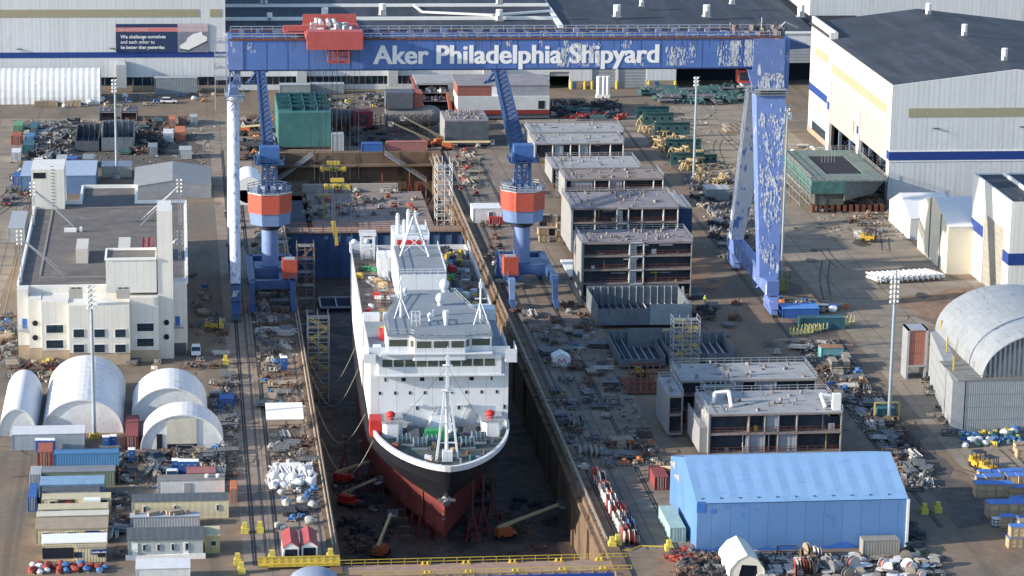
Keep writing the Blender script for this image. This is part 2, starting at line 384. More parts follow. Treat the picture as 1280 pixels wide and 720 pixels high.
# crane rails sunk in dark slots
RAILM = mat('rail_slot_dark', (.05, .04, .035), .8, var=.3)
def crane_rail(x, y0, y1, wd, lab, x1=None):
    x1 = x if x1 is None else x1; g = MB()
    g.face([(x-wd/2,y0,.016),(x+wd/2,y0,.016),(x1+wd/2,y1,.016),(x1-wd/2,y1,.016)])
    g.cur = 1; g.box(x-.05, x+.05, y0, y1, .02, .07)
    return tag(g.obj('crane_rail', [RAILM, STEEL], loc=(x, y0, 0)), lab, 'rail', 'crane rails beside the dry dock')
for x, wd, lab in [(11.1,.8,'gantry crane rail along the left edge of the left dock apron'),(13.1,.4,'thin rail just right of the left gantry rail'),(15.2,.9,'dark crane rail third from the left on the left apron'),(19.4,.25,'thin line of rail through the stored material on the left apron'),(24.0,.5,'crane rail close to the left edge of the dock'),(22.9,.35,'narrow rail just left of the left dockside rail')]:
    crane_rail(x, 459, 815, wd, lab)
for x, wd, lab in [(74.9,.8,'crane rail nearest to the right edge of the dock'),(76.4,.5,'second rail from the right edge of the dock'),(79.2,.35,'thin rail beside the row of cable reels'),(84.5,.9,'dark crane rail under the right foot of the right tower crane')]:
    crane_rail(x, 462, 812, wd, lab)
crane_rail(133.6, 470, 870, .9, 'gantry crane rail running under the peeling right leg')

# rails and pipes along the dock edges
def dock_rail(x, y0, y1, lab, m=GALV):
    g = MB(); g.rail([(x, y0, .35), (x, y1, .35)], 1.1, .12, 4); g.tube([(x+.5*(1 if x > 50 else -1), y0, .6), (x+.5*(1 if x > 50 else -1), y1, .6)], .16)
    tag(g.obj('dock_edge_railing', m, loc=(x, y0, 0)), lab, 'railing', 'railings along the dock edges')
dock_rail(DX1+.5, 466, 800, 'weathered pipe railing along the right coping of the dry dock', mat('weathered_rail', (.36, .3, .24), .8, var=.3))
dock_rail(DX0-.5, 466, 800, 'weathered pipe railing along the left coping of the dry dock', MATS['weathered_rail'])

# intermediate gate across the dock
t = T('dock_gate', 'blue steel intermediate gate across the dry dock behind the ship', 'dock gate', (48.7, 712, 0))
bx(DX0+.3, DX1-.3, 712, 716, DZ, -1).obj('gate_wall', GATEB, t)
bx(DX0+.3, DX1-.3, 711.5, 717, -1, -.6).obj('gate_deck', DECKB, t)
MB().rail([(DX0+.5, 711.7, -.6), (DX1-.5, 711.7, -.6)], 1.1, .1, 3).rail([(DX0+.5, 716.8, -.6), (DX1-.5, 716.8, -.6)], 1.1, .1, 3).obj('railing', RUST, t)
g = MB()
for i in range(14): g.box(DX0+1+i*3.2, DX0+1.3+i*3.2, 711.8, 711.997, DZ, -1)
g.obj('stiffener', GATEB, t)
# sill platform behind the gate (raised floor of the head basin with stores on it)
t = T('work_platform', 'pale grey staging platform with machines in the head of the dock behind the gate', 'platform', (50, 745, DZ))
MB().box(34, 66.5, 736, 784, -6.4, -6).obj('platform_deck', mat('platform_pinkish', (.23, .19, .175), .8, var=.2, scale=.3), t)
MB().box(DX0+.2, 32.8, 718, 784, -7.6, -7).obj('lower_deck', DGREY, t)
g = MB()
for i in range(9):
    for j in (737, 760, 783): g.bar((33.6+i*4.05, j, DZ), (33.6+i*4.6, j, -6.4), .35)
g.obj('platform_legs', RUST, t)
MB().box(33, 60, 784.1, 785, -6, -3.8).obj('back_screen', mat('screen_pale', (.36, .33, .3), .8, var=.1), t)
# outer caisson
t = T('dock_caisson', 'blue floating caisson gate with brown deck and yellow railings closing the dock', 'dock gate', (48.7, 455, 0))
bx(DX0-.5, DX1+2, 451.4, 457.9, DZ, -.3).obj('caisson_hull', mat('caisson_blue', (.02, .06, .3), .5, var=.2), t)
bx(DX0-.7, DX1+2.4, 451.9, 457.7, -.3, .0).obj('walkway_deck', DECKB, t)
for y in (451.8, 457.9):
    MB().rail([(DX0-.5, y, -.2), (DX1+3, y, -.2)], 1.15, .09, 2.2).obj('railing', YEL, t)
for x in (40, 47, 55, 63, 70):
    for y in (452.6, 457.2): MB().cyl((x-.4, y, .12), (x-.4, y, .6), .22).cyl((x+.4, y, .12), (x+.4, y, .6), .22).box(x-.8, x+.8, y-.3, y+.3, 0, .12).obj('mooring_bitts', YEL, t)

# stairs on the dock head wall
for xs, lab in (((58, 70), 'steel stair descending the right part of the dock head wall'), ((37, 26), 'steel stair descending the left part of the dock head wall')):
    g = MB(); a = Vector((xs[0], DY1-.8, 0)); b_ = Vector((xs[1], DY1-.8, -8))
    g.bar(a, b_, .15, .4).bar(a-Vector((0,1.2,0)), b_-Vector((0,1.2,0)), .15, .4)
    for i in range(26): p = a.lerp(b_, i/25); g.box(p.x-.2, p.x+.2, p.y-1.2, p.y, p.z-.05, p.z)
    g.rail([a, b_], 1.1, .12, 1.5).rail([a-Vector((0,1.2,0)), b_-Vector((0,1.2,0))], 1.1, .12, 1.5)
    g.bar(b_, b_-Vector((0,0,5)), .25); tag(g.obj('dock_stair', GALV, loc=(xs[0], DY1-.8, -13)), lab, 'stair')

# ================================================================== GANTRY CRANE
GY0, GY1, GZ0, GZ1 = 637, 649, 54.5, 61.2
gc = T('gantry_crane', 'huge blue gantry crane with peeling paint spanning the dry dock and the ship', 'gantry crane', (72, 643, 0))
o = MB().extr([(GY0,GZ0),(GY0+.9,GZ0-.5),(GY1-.9,GZ0-.5),(GY1,GZ0),(GY1,GZ1),(GY0,GZ1)], 'x', 10.4, 137.6).obj('girder', GIRB, gc)
g = MB()
for i in range(26): x = 14+i*4.75; g.box(x, x+.12, GY0-.05, GY0-.003, GZ0+.1, GZ1-.1)
g.obj('plate_seams', mat('gantry_seam_blue', (.07, .14, .36), .5), o)
MB().box(10.4, 137.6, GY0-.25, GY0+.3, GZ1, GZ1+.35).box(10.4, 137.6, GY1-.3, GY1+.2, GZ1, GZ1+.35).obj('trolley_rail', RUST, o)
g = MB()
for y in (GY0+.8, GY1-.8): g.rail([(11, y, GZ1+.1), (137, y, GZ1+.1)], 1.3, .13, 2.4)
g.rail([(11, GY1, GZ1+.1), (137, GY1, GZ1+.1)], 1.2, .12, 2.4)
g.obj('railing', GALV, gc)
rn = random.Random(3); KITM = mat('gantry_deck_kit', (.16, .19, .29), .6, var=.3)
for i in range(32):
    x = 13+i*3.85
    for y in (GY0+2.9, GY0+9.1): MB().box(x, x+rn.uniform(.7, 1.9), y-.6, y+.6, GZ1+.003, GZ1+rn.uniform(.35, 1.1)).obj('equipment_box', KITM, gc)
g = MB()
for y in (GY0+1.6, GY0+4.2, GY0+7.8, GY0+10.4): g.box(11, 137, y-.25, y+.25, GZ1+.02, GZ1+.28)
g.obj('cable_tray', CRB, gc)
# big lettering, worn
text_mesh('lettering', 'Aker Philadelphia Shipyard', 6.0, mat('sign_white', (.78, .78, .78), .6, var=.03), o, (43.2, GY0, 55.75), (1,0,0), off=.06, ext=.03, bold=.014, spacing=1.015, fat=.022)
# peeled primer patches round the last word and at the right end
def flake(cx, cz, q, rn, y, lim=None):
    pts = []; n = 18
    for a in range(n):
        th = 2*math.pi*a/n; rr = q*rn.uniform(.25, 1.35); pts.append([cx+rr*math.cos(th)*.62, cz+rr*2.1*math.sin(th)])
    if lim: pts = [[min(lim[1], max(lim[0], p[0])), min(lim[3], max(lim[2], p[1]))] for p in pts]
    return [(p[0], y, p[1]) for p in pts]
def peel(name, cx0, cx1, z0, z1, n, seed, y=GY0-.03, parent=o, drop=1.0):
    rn = random.Random(seed); g = MB()
    k = 0
    for c_ in range(int(n*.55)):
        cx = rn.uniform(cx0, cx1); cz = rn.uniform(z0, z1); Q = rn.choice((.3, .5, .8))
        for j in range(9):
            k += 1; g.face(flake(cx+rn.gauss(0, Q*.6), cz+rn.gauss(0, Q*1.5), rn.uniform(.05, .3), rn, y-.0003*k, (cx0-.4, cx1+.4, z0, z1)))
    return g.obj(name, PEEL, parent)
for i, a in enumerate([(85.5, 95, 54.9, 60.3, 80), (102.5, 105, 54.9, 57, 10), (110.5, 115.5, 55, 59.4, 40), (116, 117, 55.6, 60.2, 8), (122.5, 124.3, 54.8, 60.6, 16), (125, 127.4, 54.8, 60.7, 60), (128.8, 131, 54.8, 60.9, 64), (14, 20, 58, 60.9, 5), (69, 76, 59.6, 60.9, 5), (80, 88, 59.6, 60.9, 6), (100, 104, 59, 60.8, 6)]):
    peel('peeled_patch', *a, seed=i+11)
g = MB(); rn = random.Random(61)
for k in range(46):
    x = rn.uniform(12, 136); h = rn.uniform(.8, 3.6); wd_ = rn.uniform(.05, .16); g.face([(x-wd_,GY0-.012,GZ1-.02),(x+wd_,GY0-.012,GZ1-.02),(x+wd_*.2,GY0-.012,GZ1-h),(x-wd_*.2,GY0-.012,GZ1-h)])
g.obj('rust_runs', mat('rust_run_blue', (.1, .1, .16), .7, var=.2), o)
# portal ends of the girder
MB().box(10.2, 13.6, GY0-.12, GY0-.004, GZ0, GZ1-.02).box(10.15, 10.39, GY0, GY1, GZ0, GZ1).obj('end_plate', LEGB, gc)
lg = MB(); lg.extr([(9.0,GY0-1.5),(9.0,GY0+.5)], 'y', 0, 0) if False else None
g = MB()
for z in (52, 54.6, 57.4, 60.4): g.box(7.2, 10.1, GY0+1, GY0+4, z, z+.15).rail([(10.1, GY0+1, z), (7.2, GY0+1, z), (7.2, GY0+4, z)], 1.1, .12, 1.2)
g.bar((7.3, GY0+1, 45), (7.3, GY0+1, 62), .2).bar((9.9, GY0+1, 45), (9.9, GY0+1, 62), .2)
g.obj('end_stair', GALV, gc)
# rigid right leg: head, front and rear shafts, sill beam, bogies
hd = MB(); hd.hexa([(131.2,GY0-.35,48.4),(138.4,GY0-.35,48.4),(138.4,GY1,48.4),(131.2,GY1,48.4)], [(129.4,GY0-.35,GZ0-.6),(138,GY0-.35,GZ0-.6),(138,GY1,GZ0-.6),(129.4,GY1,GZ0-.6)])
hd.box(130.6, 138, GY0-.35, GY0-.005, GZ0-.6, GZ1).box(137.62, 139.2, GY0+.2, GY1+1, 49, GZ1)
hd.obj('leg_head', LEGB, gc)
fl = MB().hexa([(131,622.5,8),(135.4,622.5,8),(135.4,626,8),(131,626,8)], [(131.4,GY0-1.6,48.4),(138.3,GY0-1.6,48.4),(138.3,GY0+4,48.4),(131.4,GY0+4,48.4)]).obj('leg', LEGB, gc)
bl = MB().hexa([(131.7,661,8),(134.8,661,8),(134.8,664.5,8),(131.7,664.5,8)], [(131.4,GY1-5.5,48.4),(137.6,GY1-5.5,48.4),(137.6,GY1-1,48.4),(131.4,GY1-1,48.4)]).obj('leg', LEGW, gc)
text_mesh('capacity_text', '670', 3.4, MATS['sign_white'], fl, (132.0, GY0-1.35, 45.0), (1,0,0), off=.45, ext=.05, bold=.02, fat=.02)
text_mesh('capacity_text', 'M.TON', 2.5, MATS['sign_white'], fl, (131.8, GY0-1.75, 42.5), (1,0,0), off=.5, ext=.05, bold=.02, fat=.02)
for k in range(3):   # platform slats and peeled primer below the head
    g = MB().box(131, 138.6, GY0-2.4, GY0-.4, 48.3+k*.55, 48.42+k*.55).obj('landing', GALV, gc)
peel('peeled_patch', 132, 138, 48.9, 53.2, 60, 77, y=GY0-.42, parent=gc)
rn = random.Random(5); g = MB()
sl = (GY0-1.6-622.5)/40.4; k = 0
for c_ in range(58):
    q = rn.random(); zc = 10+q*33; Q = rn.choice((.3, .5, .9)); u = rn.random()
    if q < .5 and rn.random() < .4: continue
    for j in range(10):
        k += 1; z = zc+rn.gauss(0, Q*1.8); f = (z-8)/40.4; xl = 131+.4*f; xr = 135.4+2.9*f; cx = xl+.4+(xr-xl-.8)*u+rn.gauss(0, Q*.6)
        pts = [(p[0], 622.5+sl*(p[2]-8)-.03-.0003*k, p[2]) for p in flake(cx, z, rn.uniform(.05, .32), rn, 0, (xl, xr, 8.3, 48))]
        g.face(pts)
g.obj('peeled_patch', PEEL, fl)
sb = MB().box(132.1, 134.9, 619, 668, 4.6, 8).obj('sill_beam', LEGB, gc)
MB().rail([(131.9, 627, 8), (131.9, 660, 8)], 1.2, .13, 3).obj('railing', CRL, sb)
MB().bar((133.4, 631, 4.6), (133.4, 638, 1.5), .5).bar((133.4, 638, 1.5), (133.4, 646, 4.6), .5).obj('brace', CRL, sb)
def bogie(x, y, parent, m, n=4, L=9.0):
    t_ = MB()
    t_.hexa([(x-.9,y-L/2,2),(x+.9,y-L/2,2),(x+.9,y+L/2,2),(x-.9,y+L/2,2)], [(x-1.1,y-1.5,4.6),(x+1.1,y-1.5,4.6),(x+1.1,y+1.5,4.6),(x-1.1,y+1.5,4.6)])
    for k in range(n): yy = y-L/2+L*(k+.5)/n; t_.hexa([(x-.8,yy-1,.7),(x+.8,yy-1,.7),(x+.8,yy+1,.7),(x-.8,yy+1,.7)], [(x-.8,yy-.5,2.2),(x+.8,yy-.5,2.2),(x+.8,yy+.5,2.2),(x-.8,yy+.5,2.2)])
    b_ = t_.obj('bogie', m, parent)
    g = MB()
    for k in range(2*n): yy = y-L/2+L*(k+.5)/(2*n); g.cyl((x-.35, yy, .45), (x+.35, yy, .45), .42, n=10)
    g.obj('wheels', DSTEEL, b_)
bogie(133.5, 621, gc, LEGB); bogie(133.5, 666, gc, LEGB)
MB().cyl((132, 626.5, 46.5), (131, 626.5, 46.5), .2) if False else None
# cab hanging at the right head
cb = T('operator_cab_tmp', None, None) if False else None
c1 = MB().box(127.6, 131.2, GY0+1, GY0+4.5, 50.6, 53.6).obj('operator_cab', mat('faded_cab_red', (.4, .06, .05), .6, var=.2), gc)
MB().box(127.9, 130.0, GY0+.95, GY0+.996, 51.2, 53.1).obj('cab_window', GLASS, c1)
MB().tube([(128, GY0+1, 50.6), (129.4, GY0-.5, 49.2), (131, GY0-.5, 48.6)], .25).box(127.2, 131.4, GY0-.8, GY0+1, 49.9, 50.1).obj('cab_walkway', GALV, gc)
# machinery on the right end of the deck
rn = random.Random(8); OM = mat('oily_machinery', (.14, .12, .12), .7, var=.4, scale=1.5)
for k in range(36): x = rn.uniform(127, 140.5); y = rn.uniform(GY0+1, GY1+2); MB().cbox(x, y, GZ1+.3, rn.uniform(.3, 1.6), rn.uniform(.3, 1.2), rn.uniform(.4, 1.5), rn.uniform(0, 1)).bar((x,y,GZ1+.4),(x+rn.uniform(-1,1),y,GZ1+rn.uniform(1.4,2.6)),.1).obj('end_machinery', OM, gc)
MB().tube([(133,GY0+3,GZ1+.2),(133,GY0+3,GZ1+4.4)], .1).obj('antenna', GALV, gc); MB().tube([(137,GY0+5,GZ1+1),(139,GY0+5,GZ1+3),(142,GY0+5,GZ1+1.6)], .18).obj('service_davit', GALV, gc)
MB().hexa([(139.3,GY1-8,57.8),(146,GY1-3,57.4),(146,GY1+1,57.4),(139.3,GY1-4,57.8)], [(139.3,GY1-8,60.6),(146,GY1-3,57.8),(146,GY1+1,57.8),(139.3,GY1-4,60.6)]).obj('service_arm', CRB, gc)
# pendulum left leg
for y1_, y0_ in ((640.5, 623.5), (645.5, 663.5)):
    lo = MB().cyl((11.2, y0_, 8), (11.4, y1_, 47.4), 1.18, 1.3, n=16).obj('leg', mat('left_leg_peeling', (.52, .56, .66), .5, var=.12, scale=.4, col2=(.15, .22, .46), thr=.55, tscale=1.7, stretch=(1, 1, .2)), gc, smooth=True)
g = MB().hexa([(10.2,640,47.4),(12.9,640,47.4),(12.9,646,47.4),(10.2,646,47.4)], [(10.6,639,50),(12.4,639,50),(12.4,647,50),(10.6,647,50)])
g.bar((10.7,639.5,50),(10.7,639.5,54.3),.35).bar((12.9,639.5,50),(12.9,639.5,54.3),.35).bar((10.7,646.5,50),(10.7,646.5,54.3),.35).bar((12.9,646.5,50),(12.9,646.5,54.3),.35).bar((10.7,639.5,50),(12.9,639.5,54.3),.4).bar((12.9,639.5,50),(10.7,639.5,54.3),.3).bar((11.6,640.5,47),(12.2,641,54.2),.9)
g.obj('pendulum_head', CRL, gc)
MB().box(9.6, 13.8, 638, 648, 47.1, 47.25).rail([(9.6,638,47.2),(13.8,638,47.2),(13.8,648,47.2)], 1.2, .13, 1.5).rail([(9.6,638,47.2),(9.6,648,47.2)], 1.2, .13, 1.5).obj('landing', GALV, gc)
for y in (623.5, 663.5):
    MB().hexa([(10.3,y-2.2,4.6),(12.1,y-2.2,4.6),(12.1,y+2.2,4.6),(10.3,y+2.2,4.6)], [(10,y-1.2,8),(12.4,y-1.2,8),(12.4,y+1.2,8),(10,y+1.2,8)]).obj('leg_foot', CRB, gc)
    bogie(11.2, y, gc, CRB, 3, 8)
MB().box(10.5, 11.9, 625, 662, 5.4, 7).obj('sill_beam', CRB, gc)
peel('peeled_patch', 10.35, 12.1, 5.6, 7.2, 7, 99, y=621.2, parent=gc)
# trolley
tr = MB().box(27.6, 40.3, 632.6, 651.5, 62.0, 62.9).obj('trolley_frame', TREDP, gc)
MB().box(27.9, 40.4, 632.5, 636, 59.7, 63.8).obj('machinery_house', TRED, gc)
MB().box(27.7, 40, 650.6, 651.1, 62.9, 65.0).box(22.8, 31.5, 640, 641.2, 62.9, 64).box(22.8, 27.6, 639.6, 645, 62.2, 62.6).obj('deck_screen', TREDP, tr)
g = MB(); rn = random.Random(9)
for x in (31.5, 33.2, 34.6): g.cyl((x, 641, 64.2), (x, 647.5, 64.0), .55, n=12)
for k in range(22): g.cbox(rn.uniform(28.4, 39), rn.uniform(637, 649), 62.9, rn.uniform(.4, 1.8), rn.uniform(.4, 1.8), rn.uniform(.5, 1.7), rn.uniform(0, 1.5))
g.obj('winch_gear', mat('winch_light_grey', (.45, .45, .47), .6, var=.4, scale=1), tr)
g = MB(); 
for x in (32.6, 34.7, 37.3):
    for y in (632.8, 635.6): g.bar((x, y, 56.7), (x, y, 59.7), .2)
for z in (56.7, 58): g.rail([(32.6,632.8,z),(37.3,632.8,z),(37.3,635.6,z),(32.6,635.6,z),(32.6,632.8,z)], 1.0, .14, 1.2)
g.box(32.6, 37.3, 632.8, 635.6, 56.6, 56.75)
g.obj('hanging_cage', TREDP, tr)
g = MB()
for x in (29.5, 31.6, 33, 34.5, 35.7, 37.6, 39.6):
    for y in (634.2, 651): g.cyl((x, y, 29.5), (x, y, 62), .045, n=4)
g.obj('hoist_ropes', DSTEEL, tr)
# yellow lifting beams under the ropes
for y, z, lab in ((651, 28.6, 'yellow lifting beam hanging from the gantry ropes, the upper one in the photo'), (634, 28.1, 'yellow lifting beam hanging from the gantry ropes, the lower one in the photo')):
    t = T('lifting_beam', lab, 'lifting beam', (34.6, y, z), group='lifting beams below the gantry trolley')
    g = MB().box(31.6, 37.8, y-.6, y+.6, z-.4, z+.25)
    for x in (32.1, 34.2, 35.2, 37.2): g.box(x-.35, x+.35, y-.8, y+.8, z-.6, z+.45)
    g.obj('spreader', YEL, t)
    g = MB().box(33.2, 36.2, y-.5, y+.5, z+1.0, z+1.8)
    for x in (33.6, 34.7, 35.8): g.cyl((x, y-.3, z+1.3), (x, y+.3, z+1.3), .42, n=10)
    g.obj('sheave_block', YEL, t)
    g = MB()
    for x in (31.5, 34, 35.4, 37.9): g.bar((x, y-.9, z-1.6), (x, y-.9, z+.2), .28)
    g.box(34.4, 35, y-.83, y-.803, z-.25, z+.1)
    g.obj('hook', DSTEEL, t)
    g = MB()
    for x in (31.5, 34, 35.4, 37.9): g.cyl((x, y-.9, z-11 if y > 640 else z-14), (x, y-.9, z-1.6), .05, n=4)
    g.obj('sling', DSTEEL, t)

# ================================================================== TOWER CRANES
def tower_crane(x0, x1, label, jib_to, jib_from=(0,2,31), left=True, loc=None):
    cx, cy = (x0+x1)/2+(0 if left else -1.0), 645
    t = T('tower_crane', label, 'crane', (cx, cy, 0), group='blue dockside tower cranes')
    g = MB()
    for xa, ya in ((x0,629),(x1,629),(x0,658),(x1,658)):
        g.hexa([(xa-.55,ya-.9,2.2),(xa+.55,ya-.9,2.2),(xa+.55,ya+.9,2.2),(xa-.55,ya+.9,2.2)], [(xa-.7,ya+(1.2 if ya < 640 else -2.2)-1,6.8),(xa+.7,ya+(1.2 if ya < 640 else -2.2)-1,6.8),(xa+.7,ya+(1.2 if ya < 640 else -2.2)+1,6.8),(xa-.7,ya+(1.2 if ya < 640 else -2.2)+1,6.8)])
        lg_ = g.obj('leg', CRL if (not left and xa == x0) else CRB, t); g = MB()
        b = MB()
        b.hexa([(xa-.5,ya-3.6,1),(xa+.5,ya-3.6,1),(xa+.5,ya+3.6,1),(xa-.5,ya+3.6,1)], [(xa-.6,ya-.9,2.3),(xa+.6,ya-.9,2.3),(xa+.6,ya+.9,2.3),(xa-.6,ya+.9,2.3)])
        for k in range(4): b.cyl((xa-.3, ya-2.7+k*1.8, .5), (xa+.3, ya-2.7+k*1.8, .5), .45, n=8)
        b.obj('bogie', CRB, t)
    g = MB()
    g.box(x0-.8, x0+.8, 631, 656, 5.2, 6.9).box(x1-.8, x1+.8, 631, 656, 5.2, 6.9)
    g.box(x0, x1, 655, 656.6, 5.0, 6.9)
    if left: g.box(x0, x1, 630.6, 632.2, 5.0, 6.9)
    g.hexa([(x0,641,4.9),(x1,641,4.9),(x1,649,4.9),(x0,649,4.9)], [(x0+1,641.5,7.2),(x1-1,641.5,7.2),(x1-1,648.5,7.2),(x0+1,648.5,7.2)])
    g.box(x0-1.6, x0+2.6, 631.2, 641, 6.2, 6.5) if not left else g.box(x1-3, x1, 631.2, 641, 6.2, 6.5)
    g.obj('portal_frame', CRB, t)
    MB().rail([(x1-.8,630.8,6.9),(x1+.8,630.8,6.9)], 1.1, .12, 1.6).rail([(x0-.8,631,6.9),(x0-.8,656,6.9)], 1.1, .12, 2).obj('railing', CRL, t)
    MB().cyl((cx,cy,6.9), (cx,cy,16.2), 1.95, 1.95, 24).obj('column', CRL, t, smooth=True)
    MB().cyl((cx,cy,16.2), (cx,cy,17.3), 2.7, 2.9, 24).cyl((cx,cy,15.8), (cx,cy,16.2), 2.2, 2.7, 24).obj('slewing_ring', DSTEEL, t)
    def octa(r, z, rx=1.0): return [(cx+r*rx*math.cos(R(22.5+45*i)), cy+r*math.sin(R(22.5+45*i)), z) for i in range(8)]
    hs = MB().hexa(octa(4.9, 17.3), octa(5.2, 20.2)).obj('lower_skirt', CRL, t)
    MB().hexa(octa(5.4, 20.2), octa(5.4, 24.7)).obj('machinery_house', ORG, t)
    MB().hexa(octa(5.55, 24.7), octa(5.55, 24.95)).obj('house_roof', GALV, t)
    r_ = octa(5.4, 24.95); MB().rail(r_+[r_[0]], 1.1, .12, 1.6).obj('railing', CRB if left else GALV, t)
    g = MB(); rn = random.Random(4+left)
    for k in range(10):
        a = rn.uniform(0, 6.28); q = rn.uniform(3, 4.6); g.cbox(cx+q*math.cos(a), cy+q*math.sin(a), 24.95, rn.uniform(.5, 1.3), rn.uniform(.5, 1.3), rn.uniform(.4, 1.6), a)
    g.obj('roof_equipment', mat('kit_grey_blue', (.2, .25, .34), .6, var=.3), t)
    # lattice tower
    g = MB()
    for sx in (-1.7, 1.7):
        for sy in (-1.7, 1.7): g.bar((cx+sx, cy+sy, 24.9), (cx+sx*.9, cy+sy*.9, 31.5), .42)
        for z in (26.4, 29, 31): g.bar((cx+sx, cy-1.7, z), (cx+sx, cy+1.7, z), .25)
    for sy in (-1.7, 1.7):
        for z in (26.4, 29, 31): g.bar((cx-1.7, cy+sy, z), (cx+1.7, cy+sy, z), .28)
        g.bar((cx-1.7, cy+sy, 26.4), (cx+1.7, cy+sy, 29), .22).bar((cx+1.7, cy+sy, 29), (cx-1.7, cy+sy, 31), .22).bar((cx+1.7, cy+sy, 26.4), (cx-1.7, cy+sy, 29), .22)
    g.bar((cx-.2, cy-1, 25), (cx-.4, cy, 31), .7).bar((cx+.4, cy, 26), (cx+1, cy+1, 30), .5)
    g.obj('lattice_tower', CRB, t)
    MB().box(cx-2.3, cx+2.3, cy-1.4, cy+1.8, 31.6, 35.2).box(cx-2.9, cx-2.31, cy-2.2, cy, 31.2, 33.4).obj('winch_house', mat('winch_house_blue', (.05, .13, .34), .5, var=.15), t)
    MB().box(cx-3.4, cx+3.4, cy-2.6, cy+2.6, 31.3, 31.5).rail([(cx-3.4,cy-2.6,31.5),(cx+3.4,cy-2.6,31.5),(cx+3.4,cy+2.6,31.5)], 1.1, .14, 1.2).rail([(cx-3.4,cy-2.6,31.5),(cx-3.4,cy+2.6,31.5)], 1.1, .14, 1.2).obj('platform', CRB, t)
    # luffing jib
    a = Vector((cx+(0 if left else -.6), cy+1, 31.5)); e = Vector(jib_to); d = (e-a).normalized(); sx_ = Vector((1,0,0)); up = sx_.cross(d).normalized()
    if up.z < 0: up = -up
    g = MB(); c4 = []
    N = 20
    for i in range(N+1):
        f = i/N; w_ = (1.35 if left else 1.75)-.45*f; h_ = 1.1-.3*f; p = a.lerp(e, f)
        c4.append([p+sx_*sx*w_*.9+up*sy*h_ for sx in (-1,1) for sy in (-1,1)])
    for i in range(N):
        for k in range(4): g.bar(c4[i][k], c4[i+1][k], .4)
        for (u, v_) in ((0,1),(2,3),(0,2),(1,3)): g.bar(c4[i][u], c4[i+1][v_], .22)
        g.bar(c4[i][1], c4[i][3], .18).bar(c4[i][0], c4[i][2], .16)
    jb = g.obj('jib', CRB, t)
    g = MB()
    for i in range(N): g.hexa([c4[i][1]+sx_*.25, c4[i][3]-sx_*.25, c4[i][3]-sx_*.25-up*.1, c4[i][1]+sx_*.25-up*.1], [c4[i+1][1]+sx_*.2, c4[i+1][3]-sx_*.2, c4[i+1][3]-sx_*.2-up*.1, c4[i+1][1]+sx_*.2-up*.1])
    g.obj('jib_walkway', mat('jib_grating', (.1, .13, .22), .6, var=.15), jb)
    h = MB().cbox(e.x, e.y, e.z-1.2, 3.6, 2.2, 2.4)
    h.bar(e, e+Vector((-2.8, -2, -3.4)), .5).bar(e+Vector((0,0,-1)), e+Vector((-3.4,-1,-3.8)), .4).bar(e+Vector((-3.6,-1,-4)), e+Vector((-.6,-1,-3.2)), .6)
    h.box(e.x-2.4, e.x+2.6, e.y-1.5, e.y+1.5, e.z+1.2, e.z+1.35).rail([(e.x-2.4,e.y-1.5,e.z+1.3),(e.x+2.6,e.y-1.5,e.z+1.3)], 1, .14, 1)
    h.obj('jib_head', CRB, t)
    # red cabin standing on the portal
    ox = x1-2.3 if left else x0-1.7
    cb = MB().box(ox, ox+3.4, 631.6, 635, 7.1, 11.4).obj('switchgear_cabin', ORG, t)
    MB().box(ox+.5, ox+2.9, 632, 634.4, 11.4, 11.55).obj('cabin_roof', GALV, cb)
    return t
tower_crane(15.0, 24.3, 'blue tower crane with orange octagonal house on the left dock apron', (18.9, 689, 46.2), left=True)
tower_crane(74.6, 84.6, 'blue tower crane with orange octagonal house on the right dock apron', (76.9, 684, 47.0), left=False)
# ================================================================== SHIP  (local frame: origin at the stem, +y runs aft)
ship = T('ship', 'large white ship with black and red hull standing in the dry dock', 'ship', (47.0, 486.6, 0), rz=R(-1.0))
HB = 13.3
SL = 124
HULLR = mat('antifouling_red', (.16, .036, .032), .6, var=.25, scale=.4, joint=3.2, wall=True, col2=(.2, .04, .03), thr=.58, tscale=.3)
HULLK = mat('hull_black', (.018, .02, .028), .45, var=.3, scale=.3, col2=(.05, .045, .045), thr=.64, tscale=.8, stretch=(1, 1, .2), joint=3.2, wall=True)
SHW = mat('ship_white', (.63, .66, .7), .45, var=.05, scale=.5, col2=(.47, .42, .36), thr=.665, tscale=1.1, stretch=(1.4, 1.4, .13), joint=3.4, wall=True)
DKG = mat('ship_deck_grey', (.2, .235, .27), .7, var=.12, scale=.3, col2=(.3, .32, .34), thr=.64, tscale=.5)
DKB = mat('ship_deck_brown', (.26, .19, .155), .85, joint=3.2, var=.2, scale=.3, col2=(.13, .11, .1), thr=.55, tscale=.4)
DKF = mat('foredeck_green_grey', (.075, .095, .09), .75, var=.3, scale=.8)
LV = [(8.0,0,30,.6,1),(6.8,.5,30.5,.61,1),(6.79,.55,30.5,.61,1),(4,2.5,34,.68,.995),(1,6,40,.85,.99),(-2,10.5,48,1.0,.98),(-3.7,13.2,53,1.1,.975),(-3.71,13.2,53,1.1,.975),(-7,14,57,1.05,.97),(-9.5,12.6,60,1.05,.95),(-11,13.4,64,1.2,.86),(-11.6,16,70,1.5,.7)]
NU = 36
def hull_pt(lv, u, side):
    z, ys, Le, p_, k = lv; y = ys+(SL-ys)*u**1.8; d = y-ys
    h = HB*k*max(0, 1-(1-min(1, d/Le))**2)**p_
    if y > SL-30: h *= 1-(.03 if z > 0 else .5)*((y-SL+30)/30)**2
    return (side*h, y, z)
